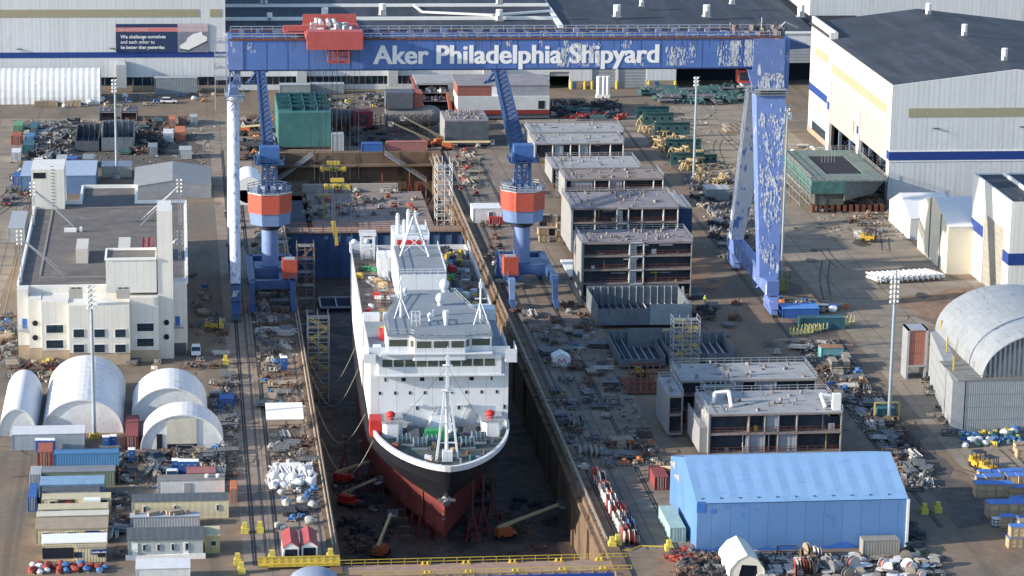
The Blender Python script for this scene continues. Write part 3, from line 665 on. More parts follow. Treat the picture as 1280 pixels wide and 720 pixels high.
def hull_part(name, a, b, m, parent=ship):
    g = MB()
    for s in (-1, 1):
        for i in range(a, b):
            for j in range(NU):
                q = [hull_pt(LV[i], j/NU, s), hull_pt(LV[i], (j+1)/NU, s), hull_pt(LV[i+1], (j+1)/NU, s), hull_pt(LV[i+1], j/NU, s)]
                g.face(q if s > 0 else q[::-1])
    for i in range(a, b): g.face([hull_pt(LV[i], 1, -1), hull_pt(LV[i], 1, 1), hull_pt(LV[i+1], 1, 1), hull_pt(LV[i+1], 1, -1)])
    if b == len(LV)-1:
        for j in range(NU): g.face([hull_pt(LV[b], j/NU, -1), hull_pt(LV[b], (j+1)/NU, -1), hull_pt(LV[b], (j+1)/NU, 1), hull_pt(LV[b], j/NU, 1)])
    return g.obj(name, m, parent, world=False, smooth=True)
hull_part('bottom_plating', 7, 11, HULLR)
hull_part('black_topsides', 2, 6, HULLK)
g = MB()      # white bulwark with thickness, only forward of the house
for s in (-1, 1):
    pts = []
    for j in range(NU+1):
        x, y, z = hull_pt(LV[0], j/NU, s)
        if y < 31: pts.append((x, y))
    lo = [hull_pt(LV[1], j/NU, s) for j in range(len(pts))]
    for j in range(len(pts)-1):
        (x0, y0), (x1, y1) = pts[j], pts[j+1]; i0 = (x0-s*.45*(abs(x0) > .3), y0+.55); i1 = (x1-s*.45, y1+.5)
        g.face([(x0,y0,8),(x1,y1,8),lo[j+1],lo[j]]); g.face([(x0,y0,8),(i0[0],i0[1],8),(i1[0],i1[1],8),(x1,y1,8)]); g.face([(i0[0],i0[1],8),(i0[0],i0[1],6.75),(i1[0],i1[1],6.75),(i1[0],i1[1],8)])
g.obj('bulwark', SHW, ship, world=False, smooth=True)
g = MB()
for j in range(NU):
    a, b = hull_pt(LV[1], j/NU, -1), hull_pt(LV[1], (j+1)/NU, -1)
    if a[1] > 34: break
    g.face([(a[0]+.1, a[1]+.3, 6.72), (-a[0]-.1, a[1]+.3, 6.72), (-b[0]-.1, b[1]+.3, 6.72), (b[0]+.1, b[1]+.3, 6.72)])
g.obj('foredeck', DKF, ship, world=False)
# white sides of the upper works
UPZ = 18.6
def sideprof(y): return HB*(1-(.03*((y-88)/30)**2 if y > 88 else 0))
ys = [56, 70, 88, 98, 108, 124]
g = MB()
for a, b in zip(ys, ys[1:]):
    for s in (-1, 1):
        xa, xb = s*sideprof(a), s*sideprof(b); g.face([(xa,a,6.8),(xb,b,6.8),(xb,b,UPZ+1.1),(xa,a,UPZ+1.1)]); g.face([(xa-s*.15,a,UPZ+1.1),(xb-s*.15,b,UPZ+1.1),(xb-s*.15,b,UPZ),(xa-s*.15,a,UPZ)]); g.face([(xa,a,UPZ+1.1),(xb,b,UPZ+1.1),(xb-s*.15,b,UPZ+1.1),(xa-s*.15,a,UPZ+1.1)])
xb = sideprof(SL); g.face([(-xb,SL,6.8),(xb,SL,6.8),(xb,SL,UPZ+1.1),(-xb,SL,UPZ+1.1)])
g.obj('upper_side_plating', SHW, ship, world=False)
g = MB()
for a, b in zip(ys, ys[1:]): g.face([(-sideprof(a)+.15,a,UPZ),(sideprof(a)-.15,a,UPZ),(sideprof(b)-.15,b,UPZ),(-sideprof(b)+.15,b,UPZ)])
dk = g.obj('weather_deck', DKB, ship, world=False)
g = MB(); rn = random.Random(31)
for k in range(90):
    x = rn.uniform(-12, 12); y = rn.uniform(60, 117)
    if abs(x) < 5.5 and y < 112: continue
    L = rn.uniform(1, 5); a = rn.choice((0, math.pi/2))
    g.cbox(x, y, UPZ+.004, L, rn.uniform(.15, .5), rn.uniform(.05, .16), a)
g.obj('deck_fittings', mat('deck_dark_fittings', (.07, .065, .065), .8, var=.4), dk, world=False)
# main house
W = SHW
h = MB().box(-13.1, 13.1, 28.5, 56, 6.6, 20.3).obj('main_house', W, ship, world=False)
MB().box(-13.0, 13.0, 28.6, 55.9, 20.3, 20.36).obj('boat_deck', DKG, h, world=False)
MB().box(-13.3, -13.1, 28.5, 44, 20.3, 21.4).box(13.1, 13.3, 28.5, 44, 20.3, 21.4).box(-13.3, 13.3, 28.35, 28.5, 20.3, 22.6).obj('wing_bulwark', W, h, world=False)
MB().box(-12.2, 12.2, 26.9, 28.495, 17.2, 17.5).box(-11.6, 11.6, 27.2, 28.495, 17.5, 21.3).box(-11.2, 9.8, 26.3, 28.3, 21.6, 21.85).obj('observation_deckhouse', W, h, world=False)
g = MB()
for i in range(10): g.box(-10.9+i*2.15, -9.05+i*2.15, 27.14, 27.197, 18.7, 20.6)
wn = mat('ship_window_olive', (.07, .08, .06), .15, var=.15, spec=.7)
for i in range(10): MB().box(-10.9+i*2.15, -9.05+i*2.15, 27.14, 27.197, 19.1, 20.5).obj('window', wn, h, world=False)
bp = [(-9.8,29.5),(-9.8,28.0),(-5.8,28.0),(-4.9,26.6),(4.6,26.6),(5.6,28.0),(9.8,28.0),(9.8,29.5),(9.8,33),(5.2,60),(-5.2,60),(-9.8,40)]
br = MB().prism(bp, 20.4, 24.9).obj('bridge', W, ship, world=False)
MB().prism([(x*1.02, y if y > 29 else y-.25) for x, y in bp], 24.9, 25.1).obj('bridge_roof', DKG, br, world=False)
for a, b in [((-9.6,28.0),(-6.2,28.0)),((-5.6,27.7),(-5.0,26.8)),((-4.5,26.6),(-1.8,26.6)),((-1.3,26.6),(1.5,26.6)),((2.0,26.6),(4.4,26.6)),((4.75,26.9),(5.5,27.8)),((6.0,28.0),(9.4,28.0))]:
    d = Vector((b[0]-a[0], b[1]-a[1], 0)).normalized(); nn = Vector((d.y, -d.x, 0))*.05
    MB().hexa([(a[0],a[1],22.9),(b[0],b[1],22.9),(b[0]+nn.x,b[1]+nn.y,22.9),(a[0]+nn.x,a[1]+nn.y,22.9)], [(a[0],a[1],24.2),(b[0],b[1],24.2),(b[0]+nn.x,b[1]+nn.y,24.2),(a[0]+nn.x,a[1]+nn.y,24.2)]).obj('window', wn, br, world=False)
MB().rail([(-9.6,28.0,25.1),(-5.6,27.9,25.1),(-4.9,26.7,25.1),(4.6,26.7,25.1),(5.6,27.9,25.1),(9.6,28,25.1),(9.6,33,25.1),(5.1,59,25.1)], 1.1, .1, 1.6).rail([(-9.6,28,25.1),(-9.6,40,25.1),(-5.1,59,25.1)], 1.1, .1, 1.6).obj('railing', GALV, br, world=False)
# bridge wings overhang
MB().box(12.2, 14.4, 25.5, 31.5, 20.2, 20.5).box(12.2, 14.4, 25.5, 25.65, 20.5, 22.8).box(14.25, 14.4, 25.5, 31.5, 20.5, 22.8).obj('bridge_wing', W, ship, world=False)
MB().box(-14.4, -12.2, 25.8, 31.5, 20.2, 20.5).box(-14.4, -12.2, 25.8, 25.95, 20.5, 22).box(-14.4, -14.25, 25.8, 31.5, 20.5, 22).obj('bridge_wing', W, ship, world=False)
# portholes and windows of the front wall
for x in (-11.3, -8.4, -5.6, -2.8, 2.3, 5.1, 8, 10.9): MB().box(x-.2, x+.2, 28.42, 28.497, 13.3, 13.9).obj('porthole', DARK, h, world=False)
for x, w_ in ((-10.3,.3),(-6.8,.8),(-3.3,.8),(.3,.8),(6.1,.8),(9.9,.3)): MB().box(x-w_/2, x+w_/2, 28.42, 28.497, 15.9, 16.6).obj('window', DARK, h, world=False)
for x in (-4.2, 3.7, 12.4): MB().box(x-.2, x+.2, 28.42, 28.497, 10.2, 11).obj('porthole', DARK, h, world=False)
g = MB()
for s in (-1, 1): g.bar((s*3+.5,28.2,7),(s*3+2.4,28.2,11.4),.18).bar((s*3+1.2,28.2,7),(s*3+3.1,28.2,11.4),.18)
for x in (-5.6, 3): g.box(x, x+2.4, 27.6, 28.49, 11.2, 11.3).rail([(x,27.6,11.3),(x+2.4,27.6,11.3)], 1, .08, .6)
g.obj('front_ladder', SHW, h, world=False)
# aft structures
MB().box(-5, 5, 60, 73, UPZ, 22.3).obj('link_house', W, ship, world=False)
MB().box(-4.7, 4.7, 60.3, 73, 22.3, 22.36).obj('link_deck', DKG, ship, world=False)
cs = MB().box(-5.2, 4.6, 73, 98, UPZ, 25.6).obj('engine_casing', W, ship, world=False)
MB().box(-5.0, 4.4, 73.2, 97.8, 25.6, 25.68).obj('casing_deck', DKG, cs, world=False)
MB().rail([(-5.1,73.1,25.6),(4.5,73.1,25.6),(4.5,98,25.6)], 1.1, .1, 1.5).rail([(-5.1,73.1,25.6),(-5.1,98,25.6)], 1.1, .1, 1.5).obj('railing', SHW, cs, world=False)
fn = MB().box(-4.6, 2.8, 99, 112, UPZ, 27.0).box(-8, -4, 99, 106, UPZ, 22.8).obj('funnel', W, ship, world=False)
MB().box(-4.0, 2.2, 98.9, 98.995, 25.7, 26.7).obj('funnel_band', RED, fn, world=False)
MB().box(-4.0, 2.2, 98.9, 98.995, 24.0, 25.2).obj('louvre', DARK, fn, world=False)
MB().rail([(-7.9,99,22.8),(-4,99,22.8)], 1.1, .1, 1).rail([(-7.9,99,22.8),(-7.9,106,22.8)], 1.1, .1, 1.5).rail([(2.8,99,27),(2.8,112,27)], 1.1, .1, 1.5).obj('railing', SHW, fn, world=False)
for x, y, zt in ((-3.6,104,31.0),(-2.3,102,30.0),(-1.2,106,31.4),(.3,105,31.2)): MB().cyl((x,y,26.8),(x,y,zt),.42,n=10).cyl((x,y,zt),(x,y+.3,zt+.2),.32,n=10).obj('exhaust_pipe', SHW, fn, world=False)
g = MB()
for a, b in (((-4,88,25.7),(-1.2,90,33.8)),((2,88,25.7),(-.8,90,33.8)),((-3.4,96,25.7),(-1.2,90,33.4)),((1.4,96,25.7),(-.8,90,33.4))): g.bar(a, b, .32)
for z in (28, 30.6): g.bar((-4+(z-25.7)*.345,88.4,z), (2-(z-25.7)*.345,88.4,z), .22)
g.bar((-1,90,33.6),(-1,90,35.4),.18).bar((-2,90,34.4),(0,90,34.4),.13); g.bar((-3.8,88.1,26.2),(.6,88.6,30),.16).bar((1.8,88.1,26.2),(-2.6,88.6,30),.16)
g.obj('aft_mast', SHW, ship, world=False)
# satellite masts and domes on the bridge roof
for i, (x, y, hgt) in enumerate(((-6.6, 41, 8.2), (8.3, 36, 8.8))):
    m_ = MB().cyl((x,y,25 if abs(x) < 7 else 20.4),(x,y,25+hgt),.28,.16,8).box(x-1.1,x+1.1,y-.1,y+.1,25+hgt*.55,25.2+hgt*.55).bar((x,y,25+hgt*.5),(x+1.6,y-1.2,25),.14).bar((x,y,25+hgt*.5),(x-1.4,y-1.2,25),.14).box(x-.35,x+.35,y-.35,y+.35,25+hgt*.8,25+hgt*.92)
    m_.obj('signal_mast', SHW, ship, world=False)
for x, y, r_ in ((1.6,50,.9),(-1.2,38,.55),(-.2,42,.4),(3.2,60.5,1.0),(-4.8,58,.5)): 
    MB().cyl((x,y,25.1),(x,y,25.6),r_*.6,n=10).blob((x,y,25.6+r_),r_,1.15,0,12,7).obj('radome', SHW, ship, world=False, smooth=True)
MB().cyl((1.6,35,25.1),(1.6,35,26.6),.45,n=12).cyl((1.6,35,26.6),(1.6,35,27.9),.6,n=12).obj('radome', SHW, ship, world=False)
g = MB().rail([(-4.9,34,25.1),(-3.3,34,25.1),(-3.3,37,25.1),(-4.9,37,25.1),(-4.9,34,25.1)], 2.2, .12, .8)
g.obj('antenna_frame', SHW, ship, world=False)
MB().box(5.6, 8.8, 62, 65, 18.7, 21.4).obj('awning_locker', mat('locker_pale_blue', (.42, .5, .56), .5), ship, world=False)
# boats decks / stores on left and right of the casing
for x0, x1, y0, y1, z1 in ((-13.1,-9.9,56.2,59,21.5),(-9,-6.2,58,61,21),(9.6,13.1,56.2,60,22.5),(-13.1,-10.6,121,123.5,20.6),(8.5,13,66,68,20.6)):
    MB().box(x0, x1, y0, y1, UPZ, z1).obj('deckhouse', W, ship, world=False)
g = MB()
for y in (115, 118):
    for x in (-10.8, -8.1): g.bar((x,y,UPZ),(x,y,UPZ+5.6),.45)
    g.bar((-11.3,y,UPZ+5.6),(-7.6,y,UPZ+5.6),.6)
for z in (2.4, 4.8): g.bar((-10.8,115,UPZ+z),(-8.1,115,UPZ+z),.4)
g.box(-10.4,-8.5,115.6,117.4,UPZ,UPZ+3)
g.obj('boat_davit', SHW, ship, world=False)
for x in (-12.1, -9.4): MB().cyl((x,122,UPZ),(x,122,UPZ+2.2),.25,n=8).blob((x,122,UPZ+2.4),.7,.8,.0,10,6).obj('fairlead', SHW, ship, world=False)
# left boat deck kit: red covers, rafts
MB().cbox(-10.2, 44, 20.4, .8, 5, 1.2).obj('red_cover', RED, ship, world=False)
MB().cbox(-9.2, 37, 20.4, .7, 3.4, 1.8).obj('red_cover', RED, ship, world=False)
MB().cbox(-11.6, 33, 20.4, 1.5, 2, 1.3).obj('deck_locker', SHW, ship, world=False)
MB().cbox(-9.6, 48, 20.4, 1.2, 1.4, .9).obj('deck_locker', YEL, ship, world=False)
# foredeck
for x, sgn in ((-9.2, -1), (9.6, 1)):
    k_ = MB().prism([(x-1.9,22.8),(x-1.1,21.8),(x+1.1,21.8),(x+1.9,22.8),(x+1.9,26),(x-1.9,26)], 6.7, 9.6).obj('winch_room', W, ship, world=False)
    MB().box(x-2.1, x+2.1, 21.7, 28.4, 9.6, 9.75).rail([(x-2,21.8,9.75),(x+2,21.8,9.75)], 1, .08, .8).obj('winch_room_roof', GALV, k_, world=False)
    MB().cyl((x-.3,24,9.75),(x-.3,24,10.6),.65,n=12).blob((x-.3,24,10.7),.95,.7,0,12,6).obj('red_dome', RED, k_, world=False, smooth=True)
MB().cbox(-12.3, 25, 6.7, 2.2, 4.4, 3.2).obj('red_cover', RED, ship, world=False)
MB().hexa([(-2.6,24.4,6.7),(2.4,24.4,6.7),(2.4,28.4,6.7),(-2.6,28.4,6.7)], [(-1.6,25.6,9.2),(2,25.6,9.2),(2,28.4,9.2),(-1.6,28.4,9.2)]).obj('companionway', W, ship, world=False)
MB().box(-3.2, .5, 19.6, 21.8, 6.7, 8.7).obj('green_generator', GREENP, ship, world=False)
for x, y in ((-5.4, 22.5), (5.4, 23)): MB().hexa([(x-1.2,y-.8,6.7),(x+1.2,y-.8,6.7),(x+1.2,y+.8,6.7),(x-1.2,y+.8,6.7)], [(x-1.1,y,8.7),(x+1.1,y,8.7),(x+1,y+.8,8.7),(x-1,y+.8,8.7)]).obj('vent_box', DGREY, ship, world=False)
for k, (x, y) in enumerate(((-4.6,15.5),(-1.9,17),(4.3,15.5),(6.5,18.6),(-7.4,18))):
    g = MB().box(x-1.5,x+1.5,y-1.2,y+1.2,6.7,7.0)
    for q in (-1.1,-.3,.5,1.2): g.cyl((x+q-.08,y,7.9),(x+q+.08,y,7.9),1.0,n=12)
    g.cyl((x-1.2,y,7.9),(x+1.3,y,7.9),.6,n=10); g.obj('mooring_winch', mat('winch_blue_grey', (.2, .26, .3), .5, .2, var=.3), ship, world=False)
rn = random.Random(77)
cmat = [STEEL, DGREY, RUST, SHW, TEALD, WOOD, GREY]
for k in range(46):
    for _ in range(20):
        x, y = rn.uniform(-12, 12), rn.uniform(3, 27); hb = HB*max(0,1-(1-min(1,(y-1.5)/30))**2)**.6-1.4
        if abs(x) < hb and not (abs(x) < 1.6 and 6 < y < 13): break
    else: continue
    g = MB().cbox(x, y, 6.7, rn.uniform(.3, 1.1), rn.uniform(.3, 1.4), rn.uniform(.3, 1.5), rn.uniform(0, 3)) if rn.random() < .6 else MB().cyl((x,y,6.7),(x,y,6.7+rn.uniform(.5, 1.4)),rn.uniform(.2,.5),n=8)
    g.obj(rn.choice(('bollard', 'deck_locker', 'chain_stopper', 'ventilator')), rn.choice(cmat), ship, world=False)
# foremast
g = MB()
for sx, sy in ((-2,-1.2),(2,-1.2),(0,3)): g.bar((sx,9+sy,6.7), (sx*.22,9+sy*.22,19.5), .4)
g.bar((0,9,18.8),(0,9,26.2),.55).box(-1.1,1.1,8.4,9.6,19.6,19.75).box(-.9,.9,8.5,9.5,24.4,24.5).rail([(-1,8.5,19.7),(1,8.5,19.7)],.9,.08,.7).cyl((0,9,6.7),(0,9,19),.28,n=8)
for z in (10, 13.5, 16.5): q = (20.2-z)/13.5; g.bar((-2*q*.97,9-1.2*q,z),(2*q*.97,9-1.2*q,z),.2)
g.bar((0,9,26),(0,9,28),.15).box(-.9,.9,6.9,8.6,6.7,8.6)
g.obj('foremast', SHW, ship, world=False)
g = MB()
for x in (-7, 7): g.cyl((x,26,9.5),(0,9,24.2),.04,n=4)
g.obj('mast_stays', DSTEEL, ship, world=False)
for s in (-1, 1):
    x, y, z = hull_pt(LV[5], .13, s)
    MB().cyl((x*1.0+s*.2,y-.4,z+3.3),(x+s*1.0,y-1.3,z+2.6),.9,.7,10).blob((x+s*.9,y-1.2,z+2.5),.75,1,.2).obj('anchor', STEEL, ship, world=False)
MB().cyl((0,9.4,-1.2),(0,8.2,-1.8),.9,.7,10).box(-1.6,1.6,8.2,8.6,-1.4,-.9).obj('bow_fairing', STEEL, ship, world=False)
for s_ in (-1, 1):
    g = MB()
    for k in range(7):
        x, y, z = hull_pt(LV[6], .035+.012*k, s_); zz = -9+k*1.0; x, y, _z = hull_pt(LV[8], .05, s_)
        g.box(x+s_*.02-.04, x+s_*.02+.04, y-.25, y+.25, zz, zz+.35)
    g.obj('draft_marks', WHITEP, ship, world=False)
# safety boards strung along the left side
g = MB().rail([(-13.2,57,UPZ+1.1),(-13.0,123,UPZ+1.1)], 1.1, .12, 3); g.obj('railing', SHW, ship, world=False)
g = MB().rail([(13.2,57,UPZ+1.1),(13.0,123,UPZ+1.1)], 1.1, .12, 3); g.obj('railing', SHW, ship, world=False)
# loose stores on the weather deck
rn = random.Random(12)
for k in range(60):
    s = rn.choice((-1, 1)); x = s*rn.uniform(6, 12.3); y = rn.uniform(61, 116)
    if s < 0 and 109 < y: continue
    g = MB().cbox(x, y, UPZ, rn.uniform(.5, 2), rn.uniform(.5, 2.4), rn.uniform(.3, 1.6), rn.uniform(0, 1.5))
    g.obj('deck_box', rn.choice([SHW, GREY, YEL, RED, STEEL, WOOD, GREENP, DGREY, GREY, SHW]), ship, world=False)
rn = random.Random(15)
for k in range(26):
    s_ = rn.choice((-1, 1, 1)); x = s_*rn.uniform(6.2, 11.8); y = rn.uniform(62, 108); g = MB()
    if rn.random() < .5:
        for q in range(4): g.cyl((x-.6+q*.35,y-1.6,UPZ+.3+.1*(q%2)),(x-.6+q*.35,y+1.6,UPZ+.3+.1*(q%2)),.14,n=6)
        g.obj('pipe_store', rn.choice([STEEL, GREY, SHW, RUST]), ship, world=False)
    else:
        for dx in (-.9,.9):
            for dy in (-.7,.7): g.bar((x+dx,y+dy,UPZ),(x+dx,y+dy,UPZ+1.6),.09)
        g.bar((x-.9,y-.7,UPZ+1.6),(x+.9,y-.7,UPZ+1.6),.09).bar((x-.9,y+.7,UPZ+1.6),(x+.9,y+.7,UPZ+1.6),.09).box(x-.8,x+.8,y-.6,y+.6,UPZ+.7,UPZ+.8); g.obj('staging_frame', rn.choice([GALV, DSTEEL, YEL]), ship, world=False)
for k in range(14):
    x = rn.uniform(6, 12); y = rn.uniform(104, 122); MB().cbox(x, y, UPZ, rn.uniform(.5,1.4), rn.uniform(.5,1.4), rn.uniform(.6,2.2), rn.uniform(0,1.5)).cyl((x,y,UPZ+1),(x+.8,y,UPZ+1.6),.3,n=8).obj('deck_machine', rn.choice([BLUEP, YEL, GREY, DSTEEL]), ship, world=False)
# keel blocks
KBM = mat('keel_block_timber', (.12, .09, .07), .9, var=.3); kb0 = None
for i in range(19):
    for dx in (-6.6, 0, 6.6):
        if kb0 is None: kb0 = c = MB().box(-1, 1, -.6, .6, 0, 1.35).box(-1.2, 1.2, -.75, .75, 0, .4).obj('keel_block', KBM, world=False)
        else: c = kb0.copy(); COL.objects.link(c)
        c.location = (47.2+dx+i*.09, 506+i*5.2, DZ); tag(c, 'dark timber keel block under the hull on the dock floor', 'keel block', 'keel blocks under the ship')
# staging trestles along the bow (stand on the dock floor)
def trestle(px, py, h):
    x, y = P(px, py, DZ)
    t = T('staging_trestle', None, None, (x, y, DZ), group='red staging trestles along the hull in the dock')
    g = MB()
    for sx in (-1, 1):
        for sy in (-1, 1): g.bar((sx*1.3,sy*1.3,0),(sx*.35,sy*.35,4.6),.32)
    g.bar((-1,-1,1.3),(1,-1,1.3),.2).bar((-.6,-.6,3),(.6,-.6,3),.2).bar((-1,1,1.3),(-1,-1,1.3),.2).bar((1,1,1.3),(1,-1,1.3),.2)
    g.obj('base_frame', mat('trestle_red', (.17, .028, .03), .6, var=.3), t, world=False)
    MB().cyl((0,0,4.4),(0,0,h),.22,n=8).box(-.5,.5,-.5,.5,h,h+.2).obj('post', RUST, t, world=False)
    return tag(t, 'red steel staging trestle with tall post standing on the dark dock floor beside the ship', 'trestle')
for a in ((431,600,9),(450,612,10),(472,618,9.5),(497,640,11),(510,652,12),(520,658,12.5),(528,672,12.5),(549,672,9),(466,607,9),(590,676,12),(603,668,12),(615,655,10)): trestle(*a)
for k, (px, py) in enumerate(((484,235),(501,236),(512,240),(524,238),(478,240))):
    x, y = P(px, py+8, DZ); t = T('staging_trestle', 'red staging post standing in front of the dock head wall', 'trestle', (x, y, DZ), group='red staging posts at the dock head')
    MB().bar((-1,-1,0),(0,0,5),.35).bar((1,-1,0),(0,0,5),.35).bar((0,1,0),(0,0,5),.35).obj('base_frame', MATS['trestle_red'], t, world=False); MB().cyl((0,0,4.5),(0,0,9),.2,n=6).obj('post', RUST, t, world=False)
# mooring hoses sagging from the ship to the left dock edge
for k, (y0, y1, x1, lab) in enumerate(((530,512,35.5,'lowest hose sagging from the left dock edge to the bow'),(575,560,35.4,'hose sagging from the left dock edge to the ship below the scaffold tower'),(590,575,35.5,'hose sagging from the left dock edge to the ship beside the scaffold tower'),(553,530,35.3,'hose sagging between the left dock edge and the ship halfway to the bow'))):
    pts = []
    for i in range(15):
        f = i/14; pts.append((DX0+.2+(x1-DX0-.2)*f, y0+(y1-y0)*f, .3+6.5*f-9*math.sin(math.pi*f)*(1-.25*f)))
    tag(MB().tube(pts, .1, 5).obj('service_hose', mat('hose_tan', (.22, .2, .17), .7), loc=(DX0, y0, 0)), lab, 'hose', 'hoses hanging between ship and dock edge')
# ================================================================== LARGE BUILDINGS
FY = 912.0
CONCF = mat('tan_block_base', (.3, .25, .19), .9, var=.1)
SHUT = mat('grey_roller_door', (.3, .32, .34), .6, .2, var=.08, scale=.4, rib=1.0, ribaxis=2, bump=.5)
RIBW = mat('white_ribbed_wall', (.6, .62, .64), .6, var=.04, scale=.3, joint=3, col2=(.54, .55, .55), thr=.6, tscale=.25, stretch=(1.5, 1.5, .15), rib=1.4, ribaxis=3, bump=.06)
ROOFN = ROOF
def fx(px, y=FY, py=100): return PY(px, py, y)[0]
hl = T('assembly_hall', 'long white hall at the upper left with blue stripe and dark banner on its wall', 'hall', (-30, FY, 0))
b = MB().box(-170, 13.9, FY, FY+160, 4.6, 33).obj('wall', RIBW, hl)
MB().box(-170, 13.8, FY+.5, FY+160, 0, 1.7).obj('base_wall', CONCF, hl)
MB().box(-170, 13.8, FY+.9, FY+160, 1.7, 4.6).obj('window_band', GLASS, hl)
g = MB()
for i in range(60): g.box(-166+i*3, -165.8+i*3, FY+.6, FY+.897, 1.7, 4.6)
g.obj('mullions', GREY, hl)
MB().box(-170, 13.9, FY-.12, FY-.004, 11.0, 12.8).obj('stripe', NAVYSTR, hl)
MB().box(-170, 5.4, FY-.12, FY-.004, 24.1, 26.6).obj('stripe', BEIGE, hl); MB().box(9, 12.6, FY-.12, FY-.004, 24.1, 26.6).obj('stripe', BEIGE, hl)
MB().box(-170.2, 14.1, FY-.2, FY+160, 33, 33.3).obj('roof', ROOFN, hl)
bn = T('wall_banner', 'dark blue banner with slogan and ship picture on the white hall wall', 'banner', (-6.4, FY-.4, 12.8))
MB().box(-21.1, 8.3, FY-.35, FY-.15, 12.7, 21.9).obj('cloth', mat('banner_navy', (.022, .045, .11), .6, var=.05), bn)
MB().box(-21.1, -1.4, FY-.42, FY-.353, 19.4, 20.8).obj('pink_stripe', mat('banner_pink', (.55, .2, .2), .6, var=.05), bn)
ph = MB().box(-1.4, 8.3, FY-.42, FY-.354, 12.7, 21.9).obj('picture', mat('banner_grey_sea', (.2, .21, .27), .6, var=.3, scale=.4), bn)
MB().face([(-.9,FY-.46,13.6),(2,FY-.46,13.0),(8,FY-.46,16.2),(8,FY-.46,17.6),(5.6,FY-.46,18.9),(3.2,FY-.46,18.2),(1,FY-.46,16),(-.6,FY-.46,15)]).face([(1.4,FY-.47,15.8),(6.6,FY-.47,17.9),(6.4,FY-.47,19.4),(3.4,FY-.47,18.6),(1.6,FY-.47,17.2)]).obj('pictured_ship', WHITEP, ph)
MB().face([(-.9,FY-.48,13.5),(2,FY-.48,12.95),(8,FY-.48,16.1),(8,FY-.48,16.5),(2,FY-.48,13.5),(-.8,FY-.48,14.0)]).obj('pictured_hull_shade', DGREY, ph)
MB().box(-1.4, 8.3, FY-.44, FY-.423, 20.9, 21.9).box(-1.4, 8.3, FY-.44, FY-.423, 19.4, 20.8).obj('picture_sky', mat('banner_pale_pink', (.5, .4, .42), .6), ph)
WT = MATS['sign_white']
text_mesh('slogan', 'We are EVOLVING', 1.15, mat('banner_pale_text', (.7, .5, .5), .6), bn, (-20, FY-.42, 19.7), (1,0,0), off=.02, bold=.01)
text_mesh('slogan', 'We challenge ourselves', 1.5, WT, bn, (-19.6, FY-.36, 17.3), (1,0,0), off=.02, bold=.02)
text_mesh('slogan', 'and each other to', 1.5, WT, bn, (-19.6, FY-.36, 15.6), (1,0,0), off=.02, bold=.008)
text_mesh('slogan', 'be better than yesterday.', 1.4, WT, bn, (-19.6, FY-.36, 13.9), (1,0,0), off=.02, bold=.02)
for i, (px, py) in enumerate(((26,62),(142,61))):
    x, z = PY(px, py, FY-.5); tag(MB().box(x-1.3, x+.4, FY-.9, FY-.2, z, z+.25).bar((x+.4,FY-.1,z),(x+.9,FY-1.6,z-.3),.15).obj('wall_lamp', DGREY, loc=(x,FY,z)), ('wall lamp on the white hall at its far left', 'wall lamp on the white hall beside the banner')[i], 'lamp')

hm = T('fabrication_hall', 'long low hall with dark navy roof behind the gantry crane girder', 'hall', (100, FY, 0))
w_ = MB()
op = [(fx(687),fx(712),0,5.6),(fx(740),fx(770),0,7),(fx(773),fx(808),0,7),(fx(845),fx(985),0,6.6),(fx(985),fx(1012),0,8)]
w_.box(14, op[0][0], FY, FY+3, 4.6, 18.2).box(14, fx(560), FY+1, FY+3, 0, 1.7).box(fx(560), op[0][0], FY+.4, FY+3, 0, 4.6)
w_.box(op[0][0], op[0][1], FY, FY+3, 5.6, 18.2).box(op[0][1], op[1][0], FY, FY+3, 0, 18.2).box(op[1][0], op[1][1], FY+.2, FY+3, 7, 18.2).box(op[1][1], op[2][0], FY, FY+3, 0, 18.2).box(op[2][0], op[2][1], FY+.2, FY+3, 7, 18.2).box(op[2][1], op[3][0], FY, FY+3, 0, 18.2).box(op[3][0], op[4][1]+20, FY, FY+3, 8.2, 18.2)
w_.obj('wall', RIBW, hm)
MB().box(14, fx(560), FY+1.3, FY+3, 1.7, 4.6).obj('window_band', GLASS, hm)
g = MB()
for i in range(36): g.box(15+i*2, 15.2+i*2, FY+1, FY+1.297, 1.7, 4.6)
g.obj('mullions', GREY, hm)
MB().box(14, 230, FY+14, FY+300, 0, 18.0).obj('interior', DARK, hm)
MB().box(op[1][0], op[1][1], FY+.35, FY+.6, 0, 7).obj('roller_door', SHUT, hm)
MB().box(op[2][0], op[2][1], FY+.35, FY+.6, 0, 7).obj('roller_door', SHUT, hm)
MB().box(fx(985), fx(1012), FY-.3, FY-.05, 8.2, 14).obj('roller_door', SHUT, hm)
MB().box(op[0][0], op[0][1], FY+.35, FY+.6, 4.1, 5.6).obj('roller_door', SHUT, hm)
for a, b_ in ((712,740),(808,845)): MB().box(fx(a), fx(b_), FY-.12, FY-.004, 0, 2.6).obj('base_cladding', CONCF, hm)
bx(fx(818), fx(822), FY-.2, FY-.124, 0, 2.3).obj('door', BLUEP, hm); bx(fx(716), fx(719), FY-.2, FY-.124, 0, 2.3).obj('door', BLUEP, hm)
rf = MB()
XP = 124.0
rf.face([(13.9,FY-.3,18.3),(XP,FY-.3,18.3),(XP,FY+22,19.4),(13.9,FY+22,19.4)]).face([(13.9,FY+22.6,19.8),(XP,FY+22.6,19.8),(XP,FY+41,21),(13.9,FY+41,21)]).face([(13.9,FY+41.6,21.4),(XP,FY+41.6,21.4),(XP,FY+420,33),(13.9,FY+420,33)])
rf.face([(XP,FY-.3,18.3),(208,FY-.3,18.3),(208,FY+420,31),(XP,FY+420,31)])
rf.obj('roof', ROOFN, hm)
